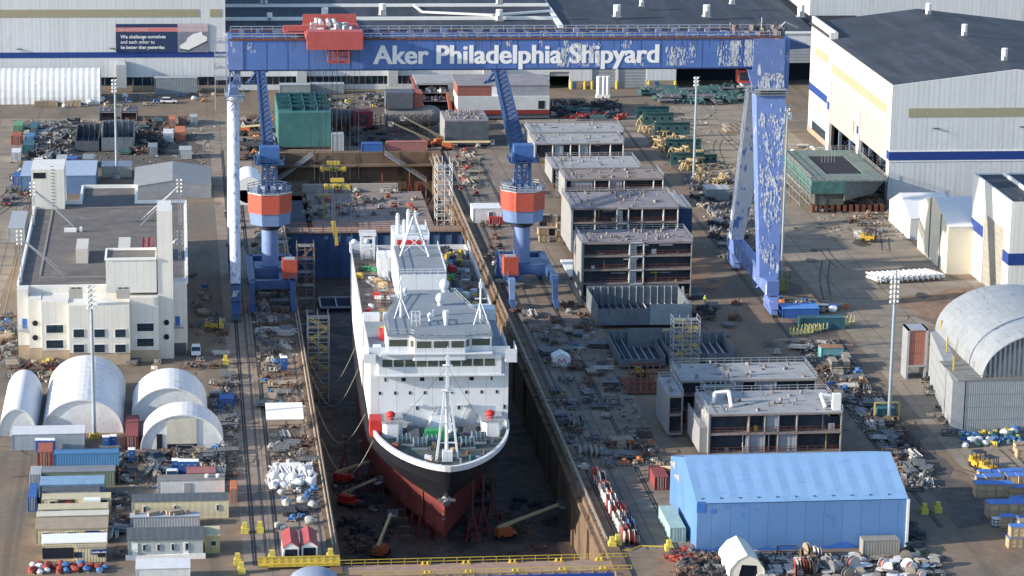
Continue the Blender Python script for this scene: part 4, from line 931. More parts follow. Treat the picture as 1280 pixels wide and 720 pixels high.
g = MB().box(13.9, XP, FY+22, FY+22.6, 19, 20.5).box(13.9, XP, FY+41, FY+41.6, 20.8, 22).box(13.7, 208, FY-.5, FY-.2, 18, 18.7)
g.hexa([(XP-.8,FY+8,18),(XP+.8,FY+8,18),(XP+.8,FY+420,30),(XP-.8,FY+420,30)], [(XP-.8,FY+8,19.6),(XP+.8,FY+8,19.6),(XP+.8,FY+420,34.5),(XP-.8,FY+420,34.5)]).bar((80,FY+30,20.9),(103,FY+24,20.7),.7).bar((103,FY+24,20.7),(XP,FY+31,21),.7).bar((80,FY+30,20.9),(78,FY+40,21.6),.6)
g.obj('parapet', WHITEP, hm)
# far hall beyond with sunlit end wall
hf = T('far_hall', 'tall hall in the upper right corner with dark roof and sunlit white end wall', 'hall', (260, 1060, 0))
x0 = P(1028, 8, 20)[0]; y0 = 950
MB().box(214, 420, y0, 1500, 0, 28).obj('wall', RIBW, hf)
MB().box(213.6, 420, y0-.2, 1500, 28, 28.4).obj('roof', ROOFN, hf)
MB().hexa([(360,y0+25,28.4),(420,y0+5,28.4),(420,y0+60,28.4),(385,y0+60,28.4)],[(360,y0+25,32),(420,y0+5,32),(420,y0+60,34),(385,y0+60,34)]).obj('roof_monitor', WHITEP, hf)
# cream screen on roof joints
# roof ventilators
def vent(px, py, z, h, r_, lab):
    x, y = P(px, py, z)
    t = T('roof_ventilator', lab, 'ventilator', (x, y, z), group='white drum ventilators on the dark hall roofs')
    h *= 1.45; r_ *= .66; MB().cyl((0,0,0),(0,0,h),r_,n=14).obj('drum', WHITEP, t, world=False, smooth=True); MB().cbox(0,0,0,r_*2.4,r_*2.4,.3).box(-r_*.6,r_*.6,-r_*1.02,-r_*.9,.3,h*.5).obj('kerb', GREY, t, world=False)
for px, py, z, h, r_, lab in ((330,5,24,2.4,1.6,'white ventilator at the very top edge above the left gantry end'),(478,19,23.5,2.6,1.7,'white ventilator on the hall roof above the lettering'),(406,24,19.2,2.6,1.7,'white ventilator on the dark roof left of the red trolley'),(624,5,25,2.4,1.6,'white ventilator near the white roof ridge line'),(624,26,19.3,2.6,1.7,'white ventilator behind the middle of the girder'),(771,21,19.8,2.8,1.8,'white ventilator on the dark roof above the word on the girder right part'),(883,21,20,2.8,1.8,'white ventilator on the dark roof left of the tall right gantry corner'),(802,8,21,2,1.2,'small white ventilator far back on the middle roof'),(915,5,22,2,1.4,'small white ventilator at the very top right of the middle roof'),(1001,21,20.5,2.8,1.8,'white ventilator just left of the big right hall'),(337,27,19,2,1.4,'small white ventilator just above the left end of the girder')):
    vent(px, py, z, h, r_, lab)

# ---- big right hall
HX, HY0, HY1 = 188.0, 731.0, 838.0
hr = T('ship_hall', 'big white hall at the right with dark roof, blue stripe and two tall open doors', 'hall', (220, 784, 0))
RXM, RZE, RZM, HX2 = 222, 33.0, 37.2, 258
MB().extr([(HX,0),(HX2,0),(HX2,RZE),(RXM,RZM),(HX,RZE)], 'y', HY0, HY0+.6).obj('front_wall', RIBW, hr)
MB().box(HX2-.5, HX2, HY0+.6, HY1, 0, RZE).extr([(HX+2,0),(HX2,0),(HX2,RZE),(RXM,RZM),(HX+2,RZE)], 'y', HY1-.6, HY1).obj('rear_wall', RIBW, hr)
MB().hexa([(HX+.5,HY0+.6,RZE-.1),(RXM,HY0+.6,RZM-.1),(RXM,HY1-.6,RZM-.1),(HX+.5,HY1-.6,RZE-.1)], [(HX+.3,HY0+.5,RZE+.15),(RXM,HY0+.5,RZM+.15),(RXM,HY1,RZM+.15),(HX+.3,HY1,RZE+.15)]).hexa([(RXM,HY0+.6,RZM-.1),(HX2,HY0+.6,RZE-.1),(HX2,HY1-.6,RZE-.1),(RXM,HY1-.6,RZM-.1)], [(RXM,HY0+.5,RZM+.15),(HX2,HY0+.5,RZE+.15),(HX2,HY1,RZE+.15),(RXM,HY1,RZM+.15)]).obj('roof', ROOFN, hr)
# left side wall with two door openings: y 769-802 and 734-766
SW = MB(); x0, x1 = HX, HX+.8
SW.box(x0, x1, HY0+.6, 734, 0, RZE).box(x0, x1, 734, 766, 21.3, RZE).box(x0, x1, 766, 769, 0, RZE).box(x0, x1, 769, 803, 21.5, RZE).box(x0, x1, 803, 806.5, 0, RZE)
SW.box(x0+1.6, x1+1.6, 806.5, HY1, 0, 35.2).box(x0, x1+1.6, 806.3, 806.9, 0, 35.2)
SW.obj('side_wall', WHITE, hr)
MB().box(x0+.5, x1+.2, 734, 766, 11.4, 21.3).box(x0+.5, x1+.2, 769, 803, 9, 21.5).obj('rolling_door', mat('cream_rolling_door', (.38, .37, .33), .6, var=.08, scale=.3, rib=1.6, ribaxis=2, bump=.4), hr)
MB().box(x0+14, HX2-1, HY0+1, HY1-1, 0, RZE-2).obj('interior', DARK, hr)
g = MB()
for y in (770, 786, 800, 737, 750, 763):
    g.bar((x1+2,y,0),(x1+2,y,13),.9).bar((x1+5,y,0),(x1+5,y,13),.9)
    for k in range(5): g.bar((x1+2,y,k*2.5),(x1+5,y,k*2.5+2.5),.3).bar((x1+5,y,k*2.5),(x1+2,y,k*2.5+2.5),.3)
g.obj('door_trusses', mat('truss_blue_grey', (.12, .17, .26), .6, var=.2), hr)
for a in ((HX-.1, HX-.005, HY0+.1, 733.8, 12.7, 15.1), (HX-.1, HX-.005, 766.4, 768.6, 12.7, 15.1), (HX-.1, HX-.005, 803.3, 806.2, 12.7, 15.1), (HX+1.5, HX+1.595, 807, HY1, 12.7, 15.1)): bx(*a).obj('stripe', NAVYSTR, hr)
st = MB(); st.box(HX-.1, HX2, HY0-.1, HY0-.005, 12.6, 15.0); st.obj('stripe', NAVYSTR, hr)
bx(HX-.1, HX-.005, 736, 802, 24.2, 27).obj('stripe', BEIGE, hr); bx(HX+1.5, HX+1.595, 809, 831, 24.4, 27.2).obj('stripe', BEIGE, hr)
MB().box(192.7, HX2-4, HY0-.1, HY0-.005, 24.4, 26.8).obj('stripe', BEIGE, hr)
MB().box(HX-.16, HX2, HY0-.16, HY0-.004, 15.0, 15.3).box(HX-.16, HX2, HY0-.16, HY0-.004, 12.3, 12.6).obj('trim', WHITEP, hr)
MB().box(HX+1.45, HX+1.594, 810, 832, 1.8, 4.4).obj('low_window', GLASS, hr)
MB().box(HX-.12, HX-.006, HY0+.1, 733.9, 0, 1.8).box(HX+1.4, HX+1.594, 807, HY1, 0, 1.7).box(HX-.12, HX+1, HY0-.12, HY0-.006, 0, 1.8).obj('base_cladding', CONCF, hr)
for i, (px, py) in enumerate(((1170,161),(1278,159))):
    x, z = PY(px, py, HY0-.4); MB().box(x-.8, x+.8, HY0-.5, HY0-.006, z, z+.2).bar((x,HY0,z),(x+1,HY0-1,z-.3),.12).obj('wall_lamp', DGREY, hr)
for px, py, lab in ((1160,22,'white ventilator on the right hall roof nearest its ridge'),(1205,49,'white ventilator in the middle of the right hall roof'),(1255,80,'white ventilator on the right hall roof nearest the camera')):
    vent(px, py, 36.2, 3.0, 1.25, lab)
# ---- small right building with roller door
sx, sy0, sy1, sz = 190.3, 643, 679, 17.3
sr = T('paint_shop', 'small white building at the right edge with tall roller door and blue band', 'building', (205, 660, 0))
a0 = P(1214, 342)[1]; 
def small():
    y0, y1 = 625.5, 657.0; x0 = 190.3
    zt = 24.6
    g = MB().box(x0, x0+.6, y0, y0+4.5, 0, zt).box(x0, x0+.6, y0+21, y1, 0, zt).box(x0, x0+.6, y0+4.5, y0+21, 17.2, zt).box(x0, x0+60, y0-.5, y0, 0, zt).box(x0, x0+60, y1, y1+.5, 0, zt)
    g.obj('wall', WHITE, sr)
    MB().box(x0+.6, x0+60, y0+.004, y1-.004, zt-.5, zt-.3).obj('roof', ROOFN, sr)
    MB().box(x0+7, x0+7.5, y0+.01, y1-.01, zt-.29, zt+.5).obj('parapet', WHITEP, sr)
    MB().box(x0+.3, x0+.5, y0+4.5, y0+21, 0, 17.2).obj('roller_door', mat('cream_rolling_door2', (.3, .285, .25), .6, var=.12, scale=.25, rib=1.6, ribaxis=2, bump=.4), sr)
    bx(x0-.1, x0-.006, y0-.4, y0+4.3, 9.6, 12.4).obj('stripe', NAVYSTR, sr); bx(x0-.1, x0-.006, y0+21.3, y1, 11.0, 13.8).obj('stripe', NAVYSTR, sr); bx(x0-.1, x0+60, y0-.6, y0-.506, 9.6, 12.4).obj('stripe', NAVYSTR, sr)
    MB().box(x0-.05, x0-.007, y0+.1, y0+4.4, 0, 1.6).box(x0, x0+60, y0-.56, y0-.507, 0, 2).obj('base_cladding', CONCF, sr)
    MB().box(x0+3, x0+6, y0+.6, y0+4, zt-.29, zt+.5).obj('roof_unit', DSTEEL, sr)
small()

# ---- white pitched tents between the halls
FAB = mat('white_fabric', (.66, .67, .68), .65, var=.05, scale=.25, rib=4.2, ribaxis=1, bump=.18, col2=(.55, .53, .48), thr=.63, tscale=.3)
FABX = mat('cream_fabric', (.62, .58, .47), .7, var=.06, scale=.25)
def gable_shed(name, label, x0, x1, y0, y1, he, hr_, wallm, roofm, cat='tent', axis='x'):
    t = T(name, label, cat, ((x0+x1)/2, (y0+y1)/2, 0))
    ym = (y0+y1)/2
    if axis == 'x':
        MB().extr([(y0,0),(y1,0),(y1,he),(ym,hr_),(y0,he)], 'x', x0, x1).obj('wall', wallm, t)
        MB().hexa([(x0-.1,y0-.1,he),(x1,y0-.1,he),(x1,ym,hr_),(x0-.1,ym,hr_)], [(x0-.1,y0-.1,he+.15),(x1,y0-.1,he+.15),(x1,ym,hr_+.15),(x0-.1,ym,hr_+.15)]).hexa([(x0-.1,ym,hr_),(x1,ym,hr_),(x1,y1+.1,he),(x0-.1,y1+.1,he)], [(x0-.1,ym,hr_+.15),(x1,ym,hr_+.15),(x1,y1+.1,he+.15),(x0-.1,y1+.1,he+.15)]).obj('roof', roofm, t)
    else:
        xm = (x0+x1)/2
        MB().extr([(x0,0),(x1,0),(x1,he),(xm,hr_),(x0,he)], 'y', y0, y1).obj('wall', wallm, t)
        MB().hexa([(x0-.1,y0-.1,he),(xm,y0-.1,hr_),(xm,y1,hr_),(x0-.1,y1,he)], [(x0-.1,y0-.1,he+.15),(xm,y0-.1,hr_+.15),(xm,y1,hr_+.15),(x0-.1,y1,he+.15)]).hexa([(xm,y0-.1,hr_),(x1+.1,y0-.1,he),(x1+.1,y1,he),(xm,y1,hr_)], [(xm,y0-.1,hr_+.15),(x1+.1,y0-.1,he+.15),(x1+.1,y1,he+.15),(xm,y1,hr_+.15)]).obj('roof', roofm, t)
    return t
ya, yb = P(1187, 347)[1], P(1140, 300)[1]
t = gable_shed('fabric_shelter', 'cream pitched fabric shelter beside the small white building', 184.0, 215, 655, 683, 11.8, 16.2, FABX, FAB)
MB().box(183.8, 183.99, 671.5, 671.8, 0, 15.6).box(183.8, 183.99, 661.5, 661.8, 0, 13.6).obj('door_seam', DGREY, t)
t = gable_shed('fabric_shelter', 'smaller white fabric shelter at the corner of the big right hall', 184.3, 196, 692, 714, 5.4, 9.8, FAB, FAB)

# ---- arched hangar on container walls, lower right
def arch_roof(x0, x1, y0, y1, zb, h, n=22):
    """half-ellipse vault along y"""
    cx, rx = (x0+x1)/2, (x1-x0)/2
    return [(cx-rx*math.cos(math.pi*i/n), zb+h*math.sin(math.pi*i/n)) for i in range(n+1)]
hz_ = T('arched_shelter', 'grey arched metal shelter standing on stacked grey containers at the right edge', 'shelter', (170, 550, 0))
ARM = mat('arch_galvanised', (.33, .35, .37), .45, .3, var=.14, scale=.4, col2=(.22, .23, .25), thr=.6, tscale=.5, stretch=(3, .4, 1), rib=1.1, ribaxis=1, bump=.2)
cz = 9.6
cz = 10.7
A_ = Vector((*P(1228, 473, cz), cz)); B_ = Vector((*P(1169, 411, cz), cz)); ax = (B_-A_).normalized(); LA = (B_-A_).length; sx_ = Vector((ax.y, -ax.x, 0)); AW, AH, NA = 30.0, 9.6, 26
arc = [(AW/2-AW/2*math.cos(math.pi*i/NA), AH*math.sin(math.pi*i/NA)) for i in range(NA+1)]
q_ = lambda u, z, v: A_+sx_*u+ax*v+Vector((0,0,z))
g = MB()
for (u0, z0), (u1, z1) in zip(arc, arc[1:]):
    g.face([q_(u0,z0,0),q_(u1,z1,0),q_(u1,z1,LA),q_(u0,z0,LA)]); g.face([q_(u0,z0-.25,0),q_(u0,z0-.25,LA),q_(u1,z1-.25,LA),q_(u1,z1-.25,0)]); g.face([q_(u0,z0-.25,0),q_(u1,z1-.25,0),q_(u1,z1,0),q_(u0,z0,0)])
g.obj('arch_roof', ARM, hz_, smooth=True)
g = MB(); g.face([q_(u,z,.5) for u, z in arc]); g.obj('gable_wall', mat('gable_pale', (.42, .43, .44), .5, .2, var=.05), hz_)
g = MB(); n = int(AW/.95)
for i in range(1, n):
    u = i*.95; zz = AH*math.sqrt(max(0, 1-((u-AW/2)/(AW/2))**2)); g.hexa([q_(u,0,.4),q_(u+.45,0,.4),q_(u+.45,0,.49),q_(u,0,.49)], [q_(u,zz-.1,.4),q_(u+.45,zz-.1,.4),q_(u+.45,zz-.1,.49),q_(u,zz-.1,.49)])
g.obj('gable_ribs', DGREY, hz_)
GCON = mat('grey_container', (.3, .32, .34), .55, .1, var=.08, scale=.5, rib=.45, ribaxis=3, bump=.5)
wa, wb = Vector((150.6, 527.2, 0)), Vector((156.2, 566.5, 0)); wd = (wb-wa).normalized(); wn_ = Vector((wd.y, -wd.x, 0)); ang = math.atan2(wd.y, wd.x)
LV4 = ["bottom", "second", "third", "top"]
for i in range(3):
    for lv in range(4):
        c = wa+wd*(6.1+i*13.1)+wn_*1.22
        t = T('shipping_container', f'grey container in the {LV4[lv]} layer of the long wall under the arch, {["near","middle","far"][i]} column', 'container', (c.x, c.y, lv*2.62), ang, 'grey containers carrying the arched shelter')
        MB().box(-6.5, 6.5, -1.2, 1.2, .02, 2.55).obj('body', GCON, t, world=False); MB().box(-6.53, 6.53, -1.23, -1.05, 2.5, 2.62).box(-6.53, 6.53, -1.23, -1.05, 0, .12).box(-6.55, -6.4, -1.23, 1.23, 0, 2.62).box(6.4, 6.55, -1.23, 1.23, 0, 2.62).obj('corner_frame', GREY, t, world=False)
        x0_ = 153.3+i*12.4
        t = T('shipping_container', f'grey container in the {LV4[lv]} layer of the front wall below the arch gable, column {["left","middle","right"][i]}', 'container', (x0_+6.1, 526.4, lv*2.62), 0, 'grey containers carrying the arched shelter')
        MB().box(-6.1, 6.1, 0, 2.4, .02, 2.55).obj('body', GCON, t, world=False); MB().box(-6.13, 6.13, -.03, .12, 2.5, 2.62).box(-6.13, 6.13, -.03, .12, 0, .12).box(-6.15, -6, -.03, 2.4, 0, 2.62).box(6, 6.15, -.03, 2.4, 0, 2.62).obj('corner_frame', GREY, t, world=False)
for i in range(3): MB().bar((152.6+i*2.4,534+i*14,10.5),(152.6+i*2.4,534+i*14,13.6),.3).obj('yellow_post', YEL, hz_)
MB().box(151.5, 200, 526.6, 541, 10.52, 10.7).rail([(153,526.9,10.7),(190,526.9,10.7)],.9,.08,3).obj('edge_walkway', mat('walkway_grey', (.2, .2, .19), .8), hz_)
for lv in range(3):
    tag(MB().box(151.6, 155.0, 565, 569, 3.1+lv*2.5, 5.55+lv*2.5).obj('shipping_container', mat('brick_red_container', (.33, .14, .1), .7, var=.12, rib=.45, ribaxis=0, bump=.4), loc=(153, 565, 3.1+lv*2.5)), f'brick red container end, {["lowest","middle","topmost"][lv]} of three beside the arched shelter', 'container')
tg = T('steel_stand', 'grey steel stand holding three red containers beside the arched shelter', 'stand', (153, 565, 0))
MB().box(151.1,151.57,564.8,569.2,0,10.9).box(155.03,155.5,564.8,569.2,0,10.9).box(151.1,155.5,564.8,569.2,10.62,10.9).box(151.58,155,564.7,569.3,2.7,3.08).obj('frame', GALV, tg)

# ---- office building, left
OX0, OX1, OY0, OY1 = -35.6, .3, 590.0, 690.0
OZ = 14.8
ob = T('office_building', 'white flat-roofed office block with grey gravel roof, round windows and stair tower', 'building', (-18, 640, 0))
OW = mat('office_cladding', (.68, .67, .63), .6, var=.04, scale=.4, joint=1.5, col2=(.63, .615, .57), thr=.62, tscale=.5, stretch=(1.5, 1.5, .12), rib=.9, ribaxis=3, bump=.04)
# outline stepping forward in the middle
def seg(x0, x1, y, zt, m=OW, y1=600, base=2.6):
    MB().box(x0, x1, y, y1, base, zt).obj('front_wall', m, ob)
    MB().box(x0+.02, x1-.02, y+.1, y1, 0, base).obj('base_wall', BLOCKW, ob)
pl = lambda px, y: PY(px, 400, y)[0]
ftops = [(22, 36, 594.0, 362), (36, 52, 591.5, 374), (52, 86, 589.5, 377), (86, 116, 587.0, 382), (116, 162, 586.6, 382), (162, 198, 588.5, 372), (198, 217, 590.5, 264), (217, 233, 594.0, 353)]
for a, b_, y, tpy in ftops:
    zt = PY((a+b_)/2, tpy, y)[1]
    seg(PY(a, 400, y)[0], PY(b_, 400, y)[0], y, zt, y1=598 if b_ != 217 else 596.5, base=2.6 if b_ != 217 else .1)
MB().box(OX0, OX1, 597, OY1-12, 0, OZ).obj('wall', OW, ob)
xa = P(105, 225, OZ)[0]; xb = P(172, 225, OZ)[0]
MB().box(xa, xb, OY1-12, OY1+6, 0, OZ).obj('wall', OW, ob)
MB().box(OX0+.5, OX1-.5, 598.2, OY1-12.5, OZ, OZ+.06).box(xa+.5, xb-.5, OY1-13, OY1+5.5, OZ+.004, OZ+.066).obj('roof', GROOF, ob)
g = MB()
for a, b_ in (((OX0,597.5),(OX0,OY1-12)),((OX1,597.5),(OX1,OY1-12)),((OX0,OY1-12),(xa,OY1-12)),((xb,OY1-12),(OX1,OY1-12)),((xa,OY1-12),(xa,OY1+6)),((xb,OY1-12),(xb,OY1+6)),((xa,OY1+6),(xb,OY1+6))): g.bar((a[0],a[1],OZ+.4),(b_[0],b_[1],OZ+.4),.5,.8)
g.obj('parapet', WHITEP, ob)
g = MB()
g.box(OX0+4, OX1-6, OY1-17, OY1-16.5, OZ+.07, OZ+.2).box(OX0+4, OX0+4.5, 606, OY1-16, OZ+.07, OZ+.2).box(OX1-6.5, OX1-6, 620, OY1-16, OZ+.07, OZ+.2).box(OX0+4, OX0+20, 604, 604.4, OZ+.07, OZ+.2)
g.obj('roof_walkway', mat('walkway_slab', (.24, .22, .2), .9), ob)
# tower blocks on the roof
tw = MB().box(PY(198,350,590.5)[0], PY(215,350,590.5)[0], 596.6, 601, OZ, PY(200,264,590.5)[1]).obj('stair_tower', OW, ob)
ph0, ph1 = P(133, 365, OZ)[0], P(196, 365, OZ)[0]; yph = P(160, 366, OZ)[1]
MB().box(ph0, ph1, yph, yph+9, OZ, OZ+7.2).obj('penthouse', OW, ob)
MB().box(ph0+.3, ph1-.3, yph+.4, yph+8.6, OZ+7.2, OZ+7.26).obj('penthouse_roof', GROOF, ob)
g = MB()
for a, b_ in (((ph0,yph),(ph1,yph)),((ph0,yph),(ph0,yph+9)),((ph0,yph+9),(ph1,yph+9))): g.bar((a[0],a[1],OZ+7.4),(b_[0],b_[1],OZ+7.4),.4,.5)
g.obj('parapet', WHITEP, ob)
x0_, y0_ = P(40, 262, OZ); x1_ = P(81, 262, OZ)[0]
bt = MB().box(x0_, x1_, y0_, y0_+12, OZ-6, HT(60, 262, 212, OZ)).obj('rear_tower', OW, ob)
MB().box(x0_+.5, x0_+3.4, y0_-.06, y0_-.004, OZ+7.6, OZ+9.0).obj('window', DARK, bt); g = MB()
for k in range(14): g.box(x0_+4.6, x0_+5.4, y0_-.1, y0_-.004, OZ+.8*k, OZ+.8*k+.2)
g.obj('ladder', GREY, bt)
# windows
def owin(px0, px1, py0, py1, y, m=GLASS):
    xa_, za = PY(px0, py1, y); xb_, zb = PY(px1, py0, y)
    f_ = MB().box(xa_-.15, xb_+.15, y-.08, y-.004, za-.15, zb+.15).obj('window', WHITEP, ob)
    MB().box(xa_, xb_, y-.12, y-.085, za, zb).obj('pane', m, f_)
    g = MB(); n = max(1, round((xb_-xa_)/1.1))
    for i in range(1, n): xx = xa_+(xb_-xa_)*i/n; g.box(xx-.04, xx+.04, y-.15, y-.123, za, zb)
    g.box(xa_, xb_, y-.15, y-.124, (za+zb)/2-.04, (za+zb)/2+.04); g.obj('mullion', DSTEEL, f_)
for px0, px1, y in ((58,79,589.5),(92,105,587),(118,131,586.6),(144,157,586.6),(171.5,192,588.5)):
    d = 0 if px1-px0 > 16 else 5.5
    if px0 > 170: d = -2
    owin(px0, px1, 406+d, 416+d, y); owin(px0, px1, 425+d, 435+d, y)
for px, y in ((44, 591.5), (208, 590.5)):
    for py in (404, 422):
        x, z = PY(px, py-(0 if px < 100 else 1), y); MB().cyl((x,y-.004,z),(x,y-.12,z),.6,n=14).obj('round_window', DARK, ob)
for px, y, py in ((31, 594, 404), (222, 594, 401)):
    x, z = PY(px, py, y); MB().box(x-.5, x+.5, y-.08, y-.004, z-1.2, z+1).obj('door', BLUEP, ob)
    MB().box(x-1.6, x+1.3, y-1.2, y-.005, z-1.5, z-1.3).rail([(x-1.6,y-1.2,z-1.3),(x+1.3,y-1.2,z-1.3)],1,.06,.8).obj('balcony', GALV, ob)
x, z = PY(225, 430, 594); MB().box(x-1.2, x+1.2, 593.9, 593.996, 0, 2.5).obj('door', DGREY, ob)
# roof plant
for i, (pa, pb, py, h, lab) in enumerate(((95,110,330,3.4,'white rooftop air handler, left of the two on the gravel roof'),(148,163,328,3.4,'white rooftop air handler, right of the two on the gravel roof'))):
    x0_, y0_ = P(pa, py, OZ); x1_ = P(pb, py, OZ)[0]
    t = T('air_handler', lab, 'roof unit', ((x0_+x1_)/2, y0_, OZ)); MB().box(x0_, x1_, y0_, y0_+10, OZ+.1, OZ+h).obj('housing', mat('unit_cream_white', (.55, .53, .48), .6, var=.08), t); MB().box(x0_+.2, x1_-.2, y0_+10, y0_+11.5, OZ+.1, OZ+h*.8).obj('intake', mat('unit_rust_red', (.3, .14, .09), .8), t)
x0_, y0_ = P(177, 328, OZ); x1_ = P(191, 328, OZ)[0]
g = MB()
for zz in range(5): g.box(x0_, x1_, y0_, y0_+9, OZ+.3+zz*.75, OZ+.55+zz*.75)
for xx in (x0_, (x0_+x1_)/2, x1_-.2): g.box(xx, xx+.2, y0_-.05, y0_+9.05, OZ, OZ+3.7)
tag(g.obj('chiller', mat('chiller_red', (.32, .1, .09), .7, var=.2), loc=(x0_,y0_,OZ)), 'red louvred chiller on the office roof beside the stair tower', 'roof unit')
for i, (px, py) in enumerate(((95,372),(154,372))):
    x, y = P(px, py, OZ); t = T('fan_unit', ('grey twin-fan unit at the front edge of the office roof, left one', 'grey twin-fan unit at the front edge of the office roof in front of the penthouse')[i], 'roof unit', (x, y, OZ))
    MB().cbox(x, y, OZ, 2.8, 2, 2).obj('housing', mat('unit_grey', (.4, .39, .36), .7), t); MB().cyl((x-.6,y,OZ+2),(x-.6,y,OZ+2.15),.45,n=10).cyl((x+.6,y,OZ+2),(x+.6,y,OZ+2.15),.45,n=10).obj('fan', DSTEEL, t)
x, y = P(88, 290, OZ); tag(MB().cbox(x, y, OZ, 2.8, 1, .9).cbox(x+2.4, y, OZ, .6, .6, 1.2).obj('duct_unit', WHITEP, loc=(x,y,OZ)), 'small white duct unit lying in the middle of the gravel roof', 'roof unit')
# lattice masts with floodlights leaning stays on the roof corners
def roofmast(px, py, tpy, pts, lab, zb=OZ):
    x, y = P(px, py, zb); zt = HT(px, py, tpy, zb)
    t = T('roof_mast', lab, 'light mast', (x, y, zb))
    g = MB().bar((x-.25,y,zb),(x-.25,y,zt),.14).bar((x+.25,y,zb),(x+.25,y,zt),.14)
    n = int((zt-zb)/1.2)
    for i in range(n): g.bar((x-.25,y,zb+i*1.2),(x+.25,y,zb+i*1.2+.6),.09)
    for q in pts:
        xq, yq = P(*q, zb); g.bar((x,y,zt-1.5),(xq,yq,zb+.2),.22)
    g.obj('mast_frame', GALV, t)
    g = MB()
    for k in range(4):
        for s in (-.6,.6): g.cyl((x+s*.7,y-.3,zt-k*.9),(x+s*.9,y-.6,zt-.25-k*.9),.17,n=8)
    g.obj('floodlight', WHITEP, t)
roofmast(42, 283, 228, [(93, 277), (92, 284)], 'lattice light mast at the rear left corner of the office roof')
roofmast(26, 355, 288, [(84, 350), (83, 343)], 'lattice light mast at the front left corner of the office roof')
roofmast(225, 282, 224, [(176, 276), (175, 284)], 'lattice light mast at the rear right corner of the office roof')
roofmast(225, 350, 288, [(180, 332), (178, 342)], 'lattice light mast at the front right corner of the office roof')

# ---- fabric arch tents, lower left
def arch_tent(name, label, xl, xr, y0, y1, h, m, endm=None, open_=None):
    t = T(name, label, 'tent', ((xl+xr)/2, (y0+y1)/2, 0))
    pr_ = arch_roof(xl, xr, y0, y1, 0, h, 24)
    pr_ = [(x, z) for x, z in pr_]
    g = MB(); n = 10
    for j in range(n):
        ya_, yb_ = y0+(y1-y0)*j/n, y0+(y1-y0)*(j+1)/n; ym_ = (ya_+yb_)/2; cx = (xl+xr)/2
        for (xa, za), (xb, zb) in zip(pr_, pr_[1:]):
            s = .984
            A = [(xa,ya_,za),(xb,ya_,zb),(cx+(xb-cx)*s,ym_,zb*s),(cx+(xa-cx)*s,ym_,za*s)]; g.face(A)
            g.face([(cx+(xa-cx)*s,ym_,za*s),(cx+(xb-cx)*s,ym_,zb*s),(xb,yb_,zb),(xa,yb_,za)])
    g.obj('canopy', m, t)
    g = MB(); g.face([(x, y0+.15, z) for x, z in pr_]); g.obj('end_wall', endm or m, t); g = MB(); g.face([(x, y1-.15, z) for x, z in pr_]); g.obj('end_wall', endm or m, t)
    g = MB()
    for (xa, za), (xb, zb) in zip(pr_, pr_[1:]): g.bar((xa,y0-.05,za),(xb,y0-.05,zb),.22)
    g.obj('end_hem', m, t)
    if open_:
        a, b_, hh = open_; MB().box(a, b_, y0+.02, y0+.11, 0, hh).obj('opening', DARK, t)
    return t
TENT = mat('tent_white', (.66, .67, .68), .55, var=.06, scale=.5, col2=(.52, .51, .48), thr=.6, tscale=.5, stretch=(.5, 1, 1), bump=.5)
def tent_px(label, pl_, pr2, pyb, apy, bpy_, bpx=None):
    xl, y0 = P(pl_, pyb); xr, _ = P(pr2, pyb); xr = PY(pr2, pyb, y0)[0]; h = HT((pl_+pr2)/2, pyb, apy)
    y1 = P((pl_+pr2)/2, bpy_, h)[1]
    return arch_tent('arched_tent', label, xl, xr, y0, y1, h, TENT)
tent_px('tall white arched tent, the largest of the four beside the office block', 52, 154, 543, 501, 444)
tent_px('narrow white arched tent at the left edge of the photo', -2, 46, 546, 512, 462)
t = tent_px('white arched tent behind the one with torn door cover', 164, 260, 527, 486, 460)
xl, y0 = P(176, 562); xr = PY(280, 562, y0)[0]; h = HT(228, 562, 520)
t = arch_tent('arched_tent', 'white arched tent with open doorway and torn cover beside the gantry rail', xl, xr, y0, P(228, 502, h)[1], h, TENT)
ym = y0
MB().box(PY(209,560,y0)[0], PY(246,560,y0)[0], y0-.05, y0+.1, 0, 6).obj('rolled_cover', mat('tent_cream_patch', (.55, .52, .44), .7), t)
MB().box(PY(209,560,y0)[0], PY(246,560,y0)[0], y0-.1, y0-.055, 0, 1.0).box(PY(196,560,y0)[0], PY(203,560,y0)[0], y0-.05, y0+.12, 0, 3).obj('opening', DARK, t)
# long half-pipe tent at the far left
xl, y0 = P(-40, 131); xr = P(125, 132)[0]; zt = HT(60, 131, 91)
t = T('long_fabric_tunnel', 'long low white fabric tunnel tent beside the white hall at the upper left', 'tent', ((xl+xr)/2, y0+8, 0))
g = MB(); pr_ = [(y0+8-8*math.cos(math.pi*i/14), zt*math.sin(math.pi*i/14)) for i in range(15)]; n = 22
for j in range(n):
    xa_, xb_ = xl+(xr-xl)*j/n, xl+(xr-xl)*(j+1)/n; xm_ = (xa_+xb_)/2
    for (ya_, za), (yb_, zb) in zip(pr_, pr_[1:]):
        s = .99; c = y0+8
        g.face([(xa_,ya_,za),(xa_,yb_,zb),(xm_,c+(yb_-c)*s,zb*s),(xm_,c+(ya_-c)*s,za*s)]); g.face([(xm_,c+(ya_-c)*s,za*s),(xm_,c+(yb_-c)*s,zb*s),(xb_,yb_,zb),(xb_,ya_,za)])
g.face([(xr-.1,y,z) for y, z in pr_]); g.obj('canopy', TENT, t)

